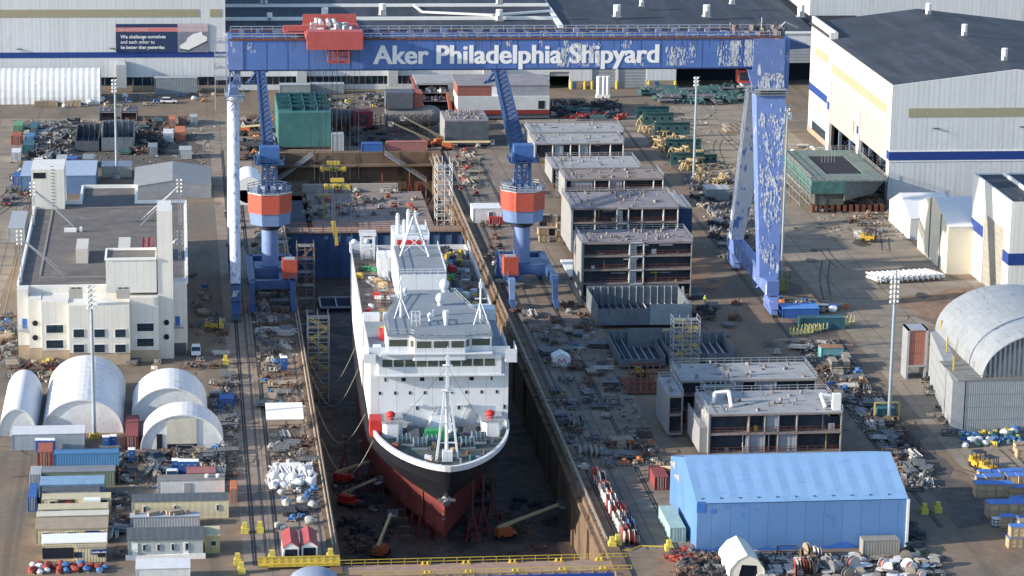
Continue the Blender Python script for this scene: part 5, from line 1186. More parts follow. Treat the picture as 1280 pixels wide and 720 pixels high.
# ---- big blue tent, lower right
bx0, bx1, by0, by1, bhe, bhr = 87.4, 124.6, 460.2, 487.6, 8.8, 13.0
bt = T('blue_shelter', 'big blue tarpaulin shelter with pitched roof at the lower right', 'tent', ((bx0+bx1)/2, (by0+by1)/2, 0))
ym = (by0+by1)/2
TARPW = mat('blue_tarp_wall', (.11, .23, .47), .5, var=.05, scale=.12, col2=(.09, .2, .44), thr=.58, tscale=.15, joint=3.3, wall=True)
TARPR = mat('blue_tarp_roof', (.2, .35, .57), .5, var=.06, scale=.3, col2=(.16, .3, .52), thr=.6, tscale=.5, stretch=(.4, 1, 1), bump=.15)
TARPD = mat('deep_blue_tarp_patch', (.04, .15, .5), .5, var=.15)
MB().extr([(by0,0),(by1,0),(by1,bhe),(ym,bhr),(by0,bhe)], 'x', bx0, bx1).obj('wall', TARPW, bt)
g = MB(); n = 12
for j in range(n):
    xa, xb = bx0-.1+(bx1-bx0+.2)*j/n, bx0-.1+(bx1-bx0+.2)*(j+1)/n; xm = (xa+xb)/2
    for ya, za, yb, zb in ((by0-.12,bhe,ym,bhr),(ym,bhr,by1+.12,bhe)):
        K = 6
        for q in range(K):
            f0, f1 = q/K, (q+1)/K; sg = .07
            def pt(x, f, d): return (x, ya+(yb-ya)*f, za+(zb-za)*f+.12-d*sg*math.sin(math.pi*f))
            g.face([pt(xa,f0,0),pt(xm,f0,1),pt(xm,f1,1),pt(xa,f1,0)]); g.face([pt(xm,f0,1),pt(xb,f0,0),pt(xb,f1,0),pt(xm,f1,1)])
g.obj('roof', TARPR, bt)
g = MB(); rn = random.Random(6)
for a, b_ in ((bx0+10, bx0+19), (bx0+21, bx0+31), (bx0+33, bx1-.5), (bx0+.5, bx0+6)):
    pts = [(a, by0-.03, .05), (b_, by0-.03, .05)]; m_ = 7
    for i in range(m_+1): f = 1-i/m_; pts.append((a+(b_-a)*f, by0-.03, .1+rn.uniform(.2, 1.4)*math.sin(math.pi*min(1, max(0, f)))))
    g.face(pts)
g.obj('scuffed_hem', TARPD, bt)
MB().box(bx0-.12, bx0+1.4, by0-.06, by0-.02, 7.2, 9.2).box(bx0+2.4, bx0+3.2, by0-.05, by0-.02, 7, 7.8).obj('patch', TARPD, bt)
MB().box(bx1-.1, bx1+.35, by0-.2, by0+.1, 0, bhe).obj('white_corner_strip', WHITEP, bt)
for y_, z_ in ((483.5, 8.6), (479, 7.6)): MB().hexa([(bx0-.1,y_-1.3,z_-.8),(bx0-.02,y_-1.3,z_-.8),(bx0-.02,y_-1.3,z_+.8),(bx0-.1,y_-1.3,z_+.8)], [(bx0-.7,y_+1.3,z_),(bx0-.02,y_+1.3,z_-.1),(bx0-.02,y_+1.3,z_+.1),(bx0-.6,y_+1.3,z_+.1)]).obj('vent_flap', GREY, bt)
g = MB()
for i in range(12): x = bx0+1+i*3.3; g.cyl((x,by0+1.2,bhe+.35),(x,by0+1.2,bhe+.65),.22,n=8)
g.obj('tie_fittings', DGREY, bt)
# small white tent in front
x0_, y0_ = P(900, 722); t = T('small_tent', 'small cream-white tent with dark doorway in front of the big blue shelter', 'tent', (93.6, 446, 0))
tx, ty0, ty1 = 93.6, 446.2, 456.4
prf = [(-3.1,0),(-2.9,1.8),(-1.6,3.4),(0,4.2),(1.6,3.4),(2.9,1.8),(3.1,0)]
g = MB()
for (a, za), (b_, zb) in zip(prf, prf[1:]): g.face([(tx+a,ty0,za),(tx+b_,ty0,zb),(tx+b_,ty1,zb),(tx+a,ty1,za)])
g.face([(tx+a,ty1-.05,z) for a, z in prf]); g.face([(tx-3.1,ty0+.1,0),(tx-2.9,ty0+.1,1.8),(tx-1.6,ty0+.1,3.4),(tx,ty0+.1,4.2),(tx+1.6,ty0+.1,3.4),(tx+2.9,ty0+.1,1.8),(tx+3.1,ty0+.1,0),(tx+1.9,ty0+.1,0),(tx+1.7,ty0+.1,2.3),(tx-.9,ty0+.1,2.5),(tx-1.5,ty0+.1,0)])
g.obj('canopy', mat('cream_canvas', (.72, .69, .6), .7, var=.05), t); MB().box(tx-1.6, tx+2, ty0+.5, ty0+.6, 0, 2.6).obj('opening', DARK, t)

# ================================================================== SHIP BLOCKS under construction
MROOF = mat('module_roof_primer', (.25, .23, .25), .75, joint=2.6, var=.1, scale=.3, col2=(.2, .17, .17), thr=.62, tscale=.4)
MROOFL = mat('module_roof_pale', (.33, .335, .345), .7, var=.1, scale=.3, col2=(.28, .26, .24), thr=.6, tscale=.4, joint=2.6)
MSIDE = mat('module_side_white', (.26, .265, .275), .6, var=.08, scale=.3, col2=(.3, .3, .31), thr=.62, tscale=.3)
MDECK = mat('module_deck_edge', (.24, .2, .19), .8, var=.25, scale=.6)
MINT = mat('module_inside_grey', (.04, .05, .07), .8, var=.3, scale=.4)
MPANEL = mat('module_panel_grey', (.26, .29, .33), .7, var=.15, scale=.5, rib=.9, ribaxis=0, bump=.3)
def module(label, x0, x1, y0, y1, z0, z1, nl, roof=MROOF, side=MSIDE, bays=(), bulk=(), stair=None, seed=1, rail_=True, kit=10, legs=True, name='ship_block', whitefr=False):
    t = T(name, label, 'ship block', ((x0+x1)/2, (y0+y1)/2, 0)); rn = random.Random(seed); H_ = (z1-z0)/nl
    MB().box(x0, x1, y0, y1, z1-.25, z1).obj('roof_plate', roof, t)
    g = MB()
    for i in range(nl): g.box(x0+.02, x1-.02, y0+.02, y1, z0+i*H_-.12, z0+i*H_+.12)
    for i in range(nl): g.box(x0+.1, x1-.1, y0-.05, y0+.2, z0+i*H_-.32, z0+i*H_-.122)
    g.box(x0+.1, x1-.1, y0-.05, y0+.2, z1-.5, z1-.252); g.obj('deck_plates', MDECK, t)
    MB().box(x0-.12, x0+.1, y0-.1, y1, z0, z1-.01).obj('side_wall', side, t)
    MB().box(x1-.1, x1+.1, y0+.4, y1, z0, z1-.01).box(x0+.1, x1-.1, y1-.2, y1-.01, z0, z1-.26).box(x0+.1, x1-.1, y0+1.9, y0+2.1, z0, z1-.26).obj('inner_shade_bulkheads', MINT, t)  # front bulkhead set forward to keep sunlight out of the open bays
    g = MB()
    for f in bulk:
        x = x0+(x1-x0)*f; g.box(x-.1, x+.1, y0+.02, y0+1.89, z0+.1, z1-.27)
    g.box(x1-.3, x1-.05, y0-.02, y0+.35, z0, z1-.26).box(x0+.11, x0+.35, y0-.02, y0+.35, z0, z1-.26)
    g.obj('web_frames', WHITEP if whitefr else MSIDE, t)
    for (f0, f1, l0, l1) in bays:
        MB().box(x0+(x1-x0)*f0, x0+(x1-x0)*f1, y0+.3, y0+.45, z0+l0*H_+.13, z0+l1*H_-.33).obj('wall_panel', MPANEL, t)
    if stair:
        f0, f1 = stair; xa, xb = x0+(x1-x0)*f0, x0+(x1-x0)*f1; g = MB()
        for i in range(nl):
            zb = z0+i*H_; g.box(xa, xa+.2, y0-.15, y0+1.8, zb, zb+H_-.1).box(xb-.2, xb, y0-.15, y0+1.8, zb, zb+H_-.1).box(xa+.2, xb-.2, y0+1.2, y0+1.3, zb+.13, zb+H_-.4).box(xa, xb, y0-.15, y0+.3, zb+H_-.35, zb+H_-.1).box(xa+.21, xa+(xb-xa)*.5, y0+.1, y0+1.19, zb+.13, zb+1.3)
        st = g.obj('stairwell', mat('stairwell_pale', (.5, .52, .52), .7, var=.1), t)
        for i in range(nl): zb = z0+i*H_; bx(xa+(xb-xa)*.55, xb-.35, y0+1.1, y0+1.19, zb+.3, zb+H_*.72).obj('stair_door', DARK, st)
    g = MB()
    for i in range(nl):
        zb = z0+i*H_+.12
        g.rail([(x0+.2,y0+.05,zb),(x1-.2,y0+.05,zb)], 1.05, .07, 1.6)
    g.obj('edge_railing', RUST, t)
    if rail_:
        g = MB(); g.rail([(x0,y0+.1,z1),(x0,y1-.1,z1),(x1,y1-.1,z1),(x1,y0+.1,z1)], 1.05, .09, 1.8); g.obj('roof_railing', GALV, t)
    g = MB()
    for i in range(int(kit*1.7)):
        x, y = rn.uniform(x0+1, x1-1), rn.uniform(y0+1, y1-1); q = rn.random()
        if q < .4: g.cyl((x,y,z1),(x,y,z1+rn.uniform(.3,1)),rn.uniform(.15,.35),n=8)
        elif q < .8: g.cbox(x,y,z1+.003,rn.uniform(.2,1.1),rn.uniform(.2,.8),rn.uniform(.1,.6),rn.uniform(0,1.5))
        else: g.tube([(x,y,z1+.1),(x+rn.uniform(-1.5,1.5),y+rn.uniform(-1,1),z1+.12),(x+rn.uniform(-2,2),y+rn.uniform(-1,1),z1+.1)],.09)
    g.obj('roof_fittings', mat('fittings_mixed', (.22, .2, .19), .8, var=.6, scale=1.2), t)
    for i in range(nl):
        for k in range(int((x1-x0)/4)):
            x = rn.uniform(x0+.8, x1-1.2); zb = z0+i*H_+.125; q = rn.random(); g = MB()
            if q < .35: g.bar((x,y0+.9,zb),(x,y0+.9,zb+H_-.7),.14)
            elif q < .7: g.cbox(x,y0+1.1,zb,rn.uniform(.3,1.3),rn.uniform(.3,.9),rn.uniform(.3,1.4))
            else: g.bar((x,y0+.7,zb+H_-1.1),(min(x1-.4,x+rn.uniform(1.5,4)),y0+.7,zb+H_-1.1),.22)
            g.obj(rn.choice(('pipe_stub','floor_unit','cable_tray')), rn.choice((MPANEL, MSIDE, RUST, DSTEEL, GREY, WHITEP, YEL)), t)
    if legs and z0 > .4:
        g = MB()
        for f in (.03, .25, .5, .75, .97):
            for y in (y0+.8, y1-.8): g.cbox(x0+(x1-x0)*f, y, 0, .8, .8, z0-.33)
        g.obj('support_leg', RUST, t)
    return t
t5 = module('tall four-storey open ship block with mauve roof, front of the row', 91.4, 117.2, 633.4, 646.6, 1.2, 14.3, 4, bulk=(), stair=(.425,.56), seed=3, kit=34)
MB().hexa([(90.9,632,0),(91.25,632,0),(91.25,646,0),(90.9,646,0)],[(91.0,633,14.3),(91.25,633,14.3),(91.25,646,14.3),(91.0,646,14.3)]).obj('side_panel', MATS['module_side_white'], t5)
MB().bar((115.5,633,.1),(115.2,634,3.4),.5).bar((114.6,632.6,.1),(117,632.6,.1),.4).obj('support_leg', GALV, t5)
t4 = module('three-storey open ship block with white frames, just behind the tall four-storey one', 94.4, 121.0, 674.2, 692.7, 2.2, 13.3, 3, bulk=(.22,.66,.86), stair=(.42,.535), seed=5, kit=22, whitefr=True)
MB().box(121.2, 124.6, 676, 690, 4, 13.0).obj('end_extension', MSIDE, t4)
MB().box(121.6, 124.65, 675.6, 675.97, 4.5, 12.5).obj('end_opening', mat('deep_blue_opening', (.02, .05, .12), .7), t4)
tag(MB().box(91.5, 96.5, 655.5, 672, .5, .9).bar((92,657,0),(92,657,.5),.4).bar((96,671,0),(96,671,.5),.4).box(95.9,96.4,656,671,.9,1.5).obj('steel_plate', WHITEP, loc=(94,663,0)), 'white flat steel panel lying beside the ship blocks by the right tower crane', 'panel')
module('long low ship block with brown-grey roof, directly behind the three-storey one', 100.5, 127, 731.6, 743.8, 2.4, 8.3, 2, roof=mat('module_roof_brown', (.22, .19, .18), .8, var=.2, scale=.4), bulk=(.3,.45,.6,.9), bays=((.06,.28,1,2),(.46,.58,0,2)), seed=7, kit=18, whitefr=True)
module('low ship block with pale roof and scaffold at its left end', 100.5, 124.9, 757.7, 773.2, 1.6, 5.9, 1, roof=MROOFL, bulk=(.3,.6), bays=((.1,.3,0,1),), seed=9, kit=16)
module('low ship block with pale roof, second from the far end of the row', 100, 125.7, 792.5, 806.7, 1.4, 5.8, 1, roof=MROOFL, bulk=(.2,.4,.5,.62,.85), bays=((.22,.32,0,1),(.5,.6,0,1)), seed=11, kit=14, whitefr=True)
module('low ship block with pale roof at the far end of the row', 101, 128.6, 812, 826, 1.2, 5.2, 1, roof=MROOFL, bulk=(.5,), bays=((.1,.9,0,1),), seed=12, kit=14)
module('white roofed flat block between the far blocks and the three-storey one', 114, 126, 704, 712, 3, 8.6, 1, roof=mat('module_roof_white', (.6, .6, .6), .6, var=.08), bulk=(.5,), seed=13, kit=12)
t8 = module('two-storey ship block with grey roof and pierced white side beside the yellow stair tower', 97.7, 125.2, 535.9, 548.2, 3.0, 9.0, 2, roof=MROOFL, bulk=(.33,.45,.55,.7), bays=((.32,.46,0,2),(.56,.7,0,2)), seed=15, kit=16)
t9 = module('ship block with grey roof right behind the big blue shelter', 99.0, 125.0, 512.1, 527.3, 1.2, 9.2, 2, roof=MROOFL, bulk=(.3,.42,.52,.66), bays=((.43,.53,1,2),(.28,.42,0,1),(.52,.66,0,1)), seed=17, kit=22)
MB().box(97.4, 98.85, 513, 526, 1.2, 6.2).rail([(97.4,513,6.2),(97.4,526,6.2)],1.1,.1,1).obj('side_landing', MSIDE, t9)
for t_, x in ((t8, 97.5), (t9, 98.8)):
    g = MB()
    for y in range(4):
        for z in (2.6, 5.2, 7.4): g.cyl((x-.03, t_.location.y-5+y*3.1, z+.8), (x+.02, t_.location.y-5+y*3.1, z+.8), .3, n=8)
    g.obj('lightening_holes', WHITEP, t_)
g = MB(); g.box(123.2,124.8,513,514,9.2,12.4).tube([(122.2,515,9.3),(121.4,516,11.6),(123.4,516,11.2),(124.4,517,9.3)],.35).tube([(101,519,9.3),(101.3,519,11.4),(104,519,11.6),(104,516,9.3)],.35); g.obj('white_piping', WHITEP, t9)
t = module('narrow grey ship block standing left of the two-storey block', 93.6, 96.6, 527, 540, .8, 8.6, 2, roof=MROOFL, seed=19, kit=3, legs=False)
# open tank blocks
def tank(label, x0, x1, y0, y1, z0, z1, m, seed, name='ship_block', grid=True):
    t = T(name, label, 'ship block', ((x0+x1)/2, (y0+y1)/2, 0)); rn = random.Random(seed)
    MB().box(x0, x1, y0, y0+.2, z0, z1).obj('front_plate', m, t); MB().box(x0, x1, y1-.2, y1, z0, z1+1.0).obj('rear_plate', m, t)
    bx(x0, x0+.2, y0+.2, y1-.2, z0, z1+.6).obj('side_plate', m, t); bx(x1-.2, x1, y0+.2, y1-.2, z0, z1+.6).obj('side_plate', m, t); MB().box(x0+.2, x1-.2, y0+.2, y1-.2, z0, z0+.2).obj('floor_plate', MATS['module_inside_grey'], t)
    g = MB(); n = int((x1-x0)/1.6)
    for i in range(1, n): x = x0+(x1-x0)*i/n; g.box(x-.06, x+.06, y1-.6, y1-.21, z0+.2, z1+.8).box(x-.05, x+.05, y0+.3, y1-.7, z0+.2, z0+.75)
    g.obj('stiffeners', mat('stiffener_pale', (.32, .35, .38), .6, var=.3), t)
    for x in (x0+1, x1-1): MB().box(x-.4,x+.4,y0+.3,y0+1.2,0,z0-.01).obj('support_leg', RUST, t) if z0 > .2 else None
    return t
TANKM = mat('tank_grey_blue', (.15, .175, .2), .65, .1, var=.25, scale=.4, col2=(.1, .115, .14), thr=.58, tscale=.5, stretch=(1,1,.4))
t6 = tank('open-topped grey tank block in front of the tall four-storey block', 91.6, 113.0, 609.5, 627, .8, 4.6, TANKM, 1)
MB().box(103.5, 113, 609.3, 609.49, .8, 5.6).obj('patch_plate', mat('plate_pale', (.27, .31, .34), .6, var=.15), t6)
tank('open low grey grid block with white stiffeners below the tank block', 91.7, 101.5, 576, 596, .6, 2.2, TANKM, 2)
tank('open low grey grid block right of the yellow stair tower', 102.6, 117.2, 579, 593, .6, 2.4, TANKM, 3)
MB().box(96, 101.4, 583, 583.3, .6, 3.6)
tag(MB().box(95.5, 103, 590, 590.3, .5, 5.2).bar((96,590.3,0),(96,593,3),.2).obj('ribbed_plate', TANKM, loc=(99,590,0)), 'upright ribbed grey steel panel standing beside the grid blocks', 'panel')
g = MB(); a0 = P(785, 490); c_, s_ = math.cos(R(20)), math.sin(R(20))
for i in range(6): g.bar((90.5+i*1.3, 557, .3), (92.5+i*1.3, 569, 3.2), .3)
for f in (0, .33, .66, 1): g.bar((90.5+2*f, 557+12*f, .3+2.9*f), (97+2*f, 557+12*f, .3+2.9*f), .35)
g.box(90.5, 97, 557, 569, .05, .3); tag(g.obj('rusty_frame', RUST, loc=(93,563,0)), 'rusty brown slatted steel frame lying left of the yellow stair tower', 'frame')
# teal block and others behind the dock head
tb = module('big teal ship block standing behind the dock head', 27.6, 42.8, 815.5, 846, .8, 10.9, 1, roof=TEAL, side=TEAL, seed=21, kit=0, legs=True, rail_=False)
MB().box(27.6, 42.8, 815.2, 815.46, .8, 10.9).obj('front_plate', TEAL, tb)
g = MB()
for i in range(4):
    y = 821+i*6.5; g.box(27.6, 42.8, y, y+.25, 10.9, 12.2)
for x in (31.4, 35.2, 39): g.box(x, x+.25, 818, 845, 10.9, 11.9)
g.obj('web_frames', TEALD, tb)
module('dark grey ship block standing beside the red boom lifts behind the dock', 76.3, 89.2, 816.7, 832, .9, 8.0, 1, roof=MROOF, seed=23, kit=44, rail_=False)
MB().box(76.3, 89.2, 816.3, 816.6, .9, 7.7).obj('front_plate', mat('block_dark_grey_plate', (.085,.1,.12), .7, var=.2, joint=3.2, wall=True), [o for o in COL.objects if o.name.startswith('ship_block')][-1])
t = T('ship_block', 'large ship block with white hull strip and brick red upper wall behind right tower crane', 'ship block', (100, 868, 0))
MB().box(84, 112.5, 858, 872, 3.2, 7.4).obj('hull_plate', mat('block_pale', (.5, .52, .52), .6, var=.1, scale=.4), t); MB().box(84, 112.5, 857.9, 872.1, 1.9, 3.19).obj('boot_stripe', mat('block_maroon', (.2, .03, .03), .6), t); MB().box(84, 112.5, 858.2, 872, .5, 1.89).obj('keel_plate', DGREY, t)
MB().box(84, 94.5, 859, 872, 7.41, 10.6).obj('upper_wall', mat('brick_red_upper', (.25, .1, .08), .7, rib=1, ribaxis=2, bump=.3), t); MB().box(94.6, 99, 859, 872, 7.41, 10.6).obj('upper_wall', WHITEP, t); MB().box(99.1, 112.5, 859, 872, 7.41, 10.6).obj('upper_wall', GREY, t)
MB().box(83.8, 112.7, 858.8, 878, 10.61, 10.85).obj('roof_plate', MROOF, t); MB().box(96.3, 97.6, 858.9, 858.996, 8, 10).box(109, 111, 857.92, 857.998, 3.5, 6).obj('doorway', DARK, t)
t = T('ship_block', 'open bow-shaped ship block with red ends and racks of pale pipes behind the dock', 'ship block', (78, 880, 0))
MB().hexa([(74.5,872,.5),(75.5,872,.5),(75.5,888,.5),(74.5,888,.5)],[(71.5,872,8.5),(72.2,872,8.5),(72.2,888,8.5),(71.5,888,8.5)]).hexa([(82.6,868,.5),(83.6,868,.5),(83.6,872,.5),(82.6,872,.5)],[(81.6,868,6),(82.2,868,6),(82.2,872,6),(81.6,872,6)]).obj('shell_plate', mat('shell_red', (.36, .1, .07), .7, var=.15), t)
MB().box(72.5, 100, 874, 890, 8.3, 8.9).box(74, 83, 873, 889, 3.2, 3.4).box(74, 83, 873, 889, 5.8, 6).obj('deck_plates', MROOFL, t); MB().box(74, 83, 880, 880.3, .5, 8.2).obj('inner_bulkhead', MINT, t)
g = MB(); rn = random.Random(2)
for i in range(26): g.cbox(rn.uniform(75,82), rn.uniform(873.5,879), rn.choice((3.41, 6.01)), rn.uniform(.4,1.6), .4, rn.uniform(.3,1.2), rn.uniform(0,1))
g.obj('pipe_racks', WHITEP, t)
# rounded hull sections
t = T('ship_block', 'grey cylindrical hull section with raised box behind the dock head', 'ship block', (66, 842, 0))
MB().cyl((60.5,842,4.6),(74.5,842,4.6),3.2,3.2,18).blob((74.5,842,4.6),3.15,1,0,16,9).obj('shell', mat('hull_section_grey', (.2, .2, .19), .7, .1, var=.2, scale=.4), t, smooth=True)
MB().box(60.5, 69, 839.4, 846, 7, 12.2).box(61, 68.6, 839, 839.3, 7.4, 12).obj('upper_box', DGREY, t); MB().box(69, 71.6, 840, 846, 7.4, 12).obj('side_plate', mat('shell_red2', (.3, .1, .07), .7), t)
g = MB()
for i in range(7): x = 61+i*2.1; g.bar((x,838.6,0),(x,839.2,4),.3).bar((x,838.7,3.6),(x,838.7,6),.2)
g.obj('cradle', RUST, t)
t = T('ship_block', 'small hull section with maroon ring end between the teal block and the grey cylinder', 'ship block', (52, 842, 0))
MB().cyl((44,843,3.8),(51,843,3.8),2.8,2.6,14).obj('shell', DGREY, t, smooth=True); MB().box(50.6, 56.6, 838, 842, 2.2, 6.8).obj('end_box', mat('maroon_end', (.22, .04, .05), .7), t); MB().cyl((53.6,837.8,4.4),(53.6,837.99,4.4),1.7,n=18).obj('ring', DSTEEL, t); MB().cyl((53.6,837.6,4.4),(53.6,837.79,4.4),.9,n=16).obj('ring_hub', RUST, t)
g = MB()
for x in (45,47.5,50,57.5,59): g.bar((x,838,0),(x,840,5.6),.25).bar((x,838,2.6),(x+2,838,2.6),.2)
g.obj('cradle', RUST, t)
# teal hull block by the right hall
t = T('ship_block', 'teal hull block with open square well and scaffolding, in front of the tall hall doors', 'ship block', (176, 742, 0))
xs0, xs1, ys0, ys1 = 165.5, 186.2, 724, 765
TW = mat('teal_weathered', (.06,.14,.135), .75, var=.3, scale=.6, joint=3, wall=True)
MB().box(xs0, xs0+9, ys0, ys1, 5.2, 8.4).obj('hull_side', TW, t); MB().box(xs0+1.2, xs0+9, ys0+.8, ys1-.8, 2.0, 5.19).obj('lower_hull', mat('lower_hull_grey', (.1,.105,.1), .8, var=.35, scale=.8, joint=1.5, wall=True), t)
MB().hexa([(xs0+9.01,ys0,3.2),(xs1-3,ys0+3,4.6),(xs1-3,ys1,4.6),(xs0+9.01,ys1,3.2)],[(xs0+9.01,ys0,8.2),(xs1,ys0+3,8.2),(xs1,ys1,8.2),(xs0+9.01,ys1,8.2)]).obj('hull_flare', mat('flare_grey_teal', (.15, .165, .16), .7, var=.2), t)
MB().box(xs0, xs0+6, ys0, ys1, 8.41, 8.7).box(xs0+6, xs1, ys0, ys0+9, 8.41, 8.7).box(xs0+6, xs1, ys1-8, ys1, 8.41, 8.7).box(xs1-4.5, xs1, ys0+9, ys1-8, 8.41, 8.7).obj('deck_plates', mat('deck_teal_grey', (.12, .165, .16), .8, var=.25, scale=.4, col2=(.25,.22,.19), thr=.6, tscale=.6), t)
MB().box(xs0+6.01, xs1-4.51, ys0+9.01, ys1-8.01, 8.405, 8.45).obj('well', DARK, t)
g = MB().rail([(xs0,ys0,8.7),(xs1,ys0,8.7),(xs1,ys1,8.7),(xs0,ys1,8.7),(xs0,ys0,8.7)],1.2,.12,2)
for i in range(9):
    for j in range(4): g.bar((xs0-3+j*.9,ys0+i*4.4,0),(xs0-3+j*.9,ys0+i*4.4,7+(i%3)),.14) if j in (0,3) else None
for z in (2.4,4.8,7): g.bar((xs0-3,ys0,z),(xs0-3,ys0+36,z),.14).bar((xs0-.4,ys0,z),(xs0-.4,ys0+36,z),.14)
for k in range(5): g.bar((xs0+8+k*.9,ys0+24,8.7),(xs0+8+k*.9,ys0+24,13),.12)
g.obj('scaffold', mat('scaffold_grey', (.3, .3, .28), .7, .3, var=.3), t)
g = MB()
for i in range(12): g.cbox(xs0+1+i*1.7, ys0+1.5, 0, .9, 1.4, 1.95)
g.obj('support_leg', RUST, t)
# upright teal girders on yellow trestles, beyond the right gantry rail
TG = [((797,836),166,141),((808,826),158,128) ]
for i, (pa, pb, pyb, pyt, lab) in enumerate(((795,836,152,133,'rearmost grey-teal girder upright on trestles beyond the gantry rail'),(803,842,159,141,'teal girder upright on trestles, second from the rear'),(818,862,172,153,'large teal girder with round holes upright on trestles'),(832,876,190,174,'teal girder upright on trestles beside the left foot of the light pole'),(838,880,209,191,'teal girder upright on trestles behind the light pole'),(864,896,207,193,'short teal girder upright on trestles nearest the gantry leg'))):
    x0_, y0_ = P(pa, pyb); x1_ = PY(pb, pyb, y0_)[0]; z1_ = HT(pa, pyb, pyt)
    t = T('teal_girder', lab, 'girder', ((x0_+x1_)/2, y0_, 0), group='teal girders stored upright on trestles')
    MB().box(x0_, x1_, y0_, y0_+.4, .8, z1_).box(x0_, x1_, y0_-.4, y0_+.8, z1_-.15, z1_).box(x0_, x1_, y0_-.4, y0_+.8, .8, .95).obj('web_plate', TEALD if i == 0 else mat('girder_teal', (.04,.105,.11), .7, var=.25, scale=.4), t)
    g = MB(); n = 4
    for k in range(n): g.cyl((x0_+(x1_-x0_)*(k+.5)/n,y0_-.03,z1_*.6),(x0_+(x1_-x0_)*(k+.5)/n,y0_-.003,z1_*.6),.45,n=10)
    g.obj('web_holes', DARK, t)
rn = random.Random(88); 
proto = None
for k in range(64):
    f = rn.random(); px = 800+f*90+rn.uniform(-16, 16); py = 150+f*75+rn.uniform(-5, 12)
    x, y = P(px, py)
    if proto is None:
        proto = T('timber_trestle', 'raw timber trestle among the upright teal girders beyond the gantry rail', 'trestle', (x, y, 0), 0, 'timber trestles around the teal girders')
        g = MB()
        for s in (-1, 1): g.bar((-1,s*.9,0),(-.3,s*.3,2),.26).bar((1,s*.9,0),(.3,s*.3,2),.26).bar((-1,s*.9,.4),(1,s*.9,.4),.22)
        g.box(-1.3,1.3,-.3,.3,2,2.35); g.obj('frame', mat('trestle_timber', (.4, .31, .17), .8, var=.25), proto, world=False); t = proto
    else: t = copy_tree(proto); t.location = (x, y, 0)
    t.rotation_euler = (0,0,rn.uniform(0,3)); s = rn.uniform(.7,1.2); t.scale = (s,s,s)

# ================================================================== SCAFFOLD TOWERS
SCF = mat('scaffold_tube', (.36, .37, .42), .5, .4, var=.2)
def scaffold(label, x0, y0, wx, wy, z0, z1, lev=2.2, stairs=YEL, frame=SCF, name='scaffold_tower', nx=2):
    t = T(name, label, 'scaffold', (x0+wx/2, y0+wy/2, z0)); g = MB()
    for i in range(nx+1):
        for y in (y0, y0+wy): g.bar((x0+wx*i/nx,y,z0),(x0+wx*i/nx,y,z1),.17)
    n = int((z1-z0)/lev)
    for k in range(n+1):
        z = z0+k*lev
        for y in (y0, y0+wy): g.bar((x0,y,z),(x0+wx,y,z),.12)
        for x in (x0, x0+wx): g.bar((x,y0,z),(x,y0+wy,z),.12).bar((x,y0,z+1),(x,y0+wy,z+1),.08)
    g.obj('frame', frame, t)
    g = MB(); rl = MB()
    for k in range(n):
        z = z0+k*lev; a, b_ = ((x0+.4, x0+wx-.4) if k % 2 == 0 else (x0+wx-.4, x0+.4))
        g.bar((a,y0+wy*.3,z),(b_,y0+wy*.3,z+lev),.6,.12).box(x0+.05,x0+wx-.05,y0+wy*.55,y0+wy-.05,z+lev-.1,z+lev-.04)
        rl.bar((a,y0+.05,z+1),(b_,y0+.05,z+lev+1),.13).bar((a,y0+.05,z+.5),(b_,y0+.05,z+lev+.5),.1).bar((x0,y0,z+lev*.5),(x0+wx,y0,z+lev*.5),.09)
    g.obj('stair_flights', mat('stair_tread_grey', (.2, .2, .2), .7), t); rl.obj('handrails', stairs, t)
    return t
scaffold('scaffold stair tower with yellow handrails standing in the dock at its left wall', 26.4, 599, 4.6, 5.5, DZ, 6.9, 2.3)
scaffold('brown scaffold tower in the dock beside the left tower crane', 26.2, 650, 4.0, 6, DZ, 9.7, 3.2, RUST, mat('scaffold_brown', (.28, .2, .17), .7, .2, var=.2))
scaffold('white scaffold stair tower at the far right corner of the dock', 67.4, 742, 4.0, 8, DZ, 11, 2.7, GALV, WHITEP)
scaffold('tall scaffold stair tower with yellow handrails between the grid blocks and the two-storey block', 102.2, 571, 5.6, 4, 0, 12.2, 1.9, YEL, GALV, nx=3)
scaffold('short scaffold stair with yellow handrails on the front of the two-storey block', 101.5, 530.2, 6, 4.5, 3, 10.2, 1.8, YEL, GALV, nx=3)
scaffold('grey scaffold tower at the left end of the low pale-roofed block', 101, 749.5, 4.5, 4, 0, 6.6, 2.2, GALV, GALV)

# ================================================================== FLOODLIGHT MASTS
def flood(px, py, tpy, label, nrow=7, base=YEL, r_=.32, below=None, dbl=True):
    x, y = P(px, py); zt = HT(px, py, tpy)
    t = T('floodlight_mast', label, 'light mast', (x, y, 0), group='tall floodlight masts of the yard')
    MB().cyl((x,y,.9),(x,y,zt),r_*1.25,r_*.8,12).obj('pole', mat('mast_grey_blue', (.3, .36, .42), .5, .3, var=.06), t)
    MB().cyl((x,y,0),(x,y,.9),r_*3.2,r_*3,14).obj('base', base, t)
    g = MB()
    for k in range(nrow): g.bar((x-1,y-.3,zt-k*1.0),(x+1,y-.3,zt-k*1.0),.1)
    g.bar((x-.4,y-.35,zt-nrow),(x-.4,y-.35,zt+.2),.1).obj('lamp_frame', GALV, t)
    fl_ = MB()
    for k in range(nrow):
        for s in (-.95, -.1, .75) if dbl else (-.6, .5): fl_.cyl((x+s*.85,y-.4,zt-k*1.0),(x+s*.85-.3,y-.8,zt-.35-k*1.0),.14,.27,9)
    fl_.obj('floodlight', WHITEP, t)
    return t
flood(1111, 526, 338, 'tall grey floodlight mast with yellow base beside the right gantry rail', 7)
flood(867, 225, 96, 'floodlight mast behind the upright teal girders', 3, GALV, dbl=False)
flood(146, 223, 99, 'floodlight mast behind the office building in the upper left yard', 4, GALV, dbl=False)
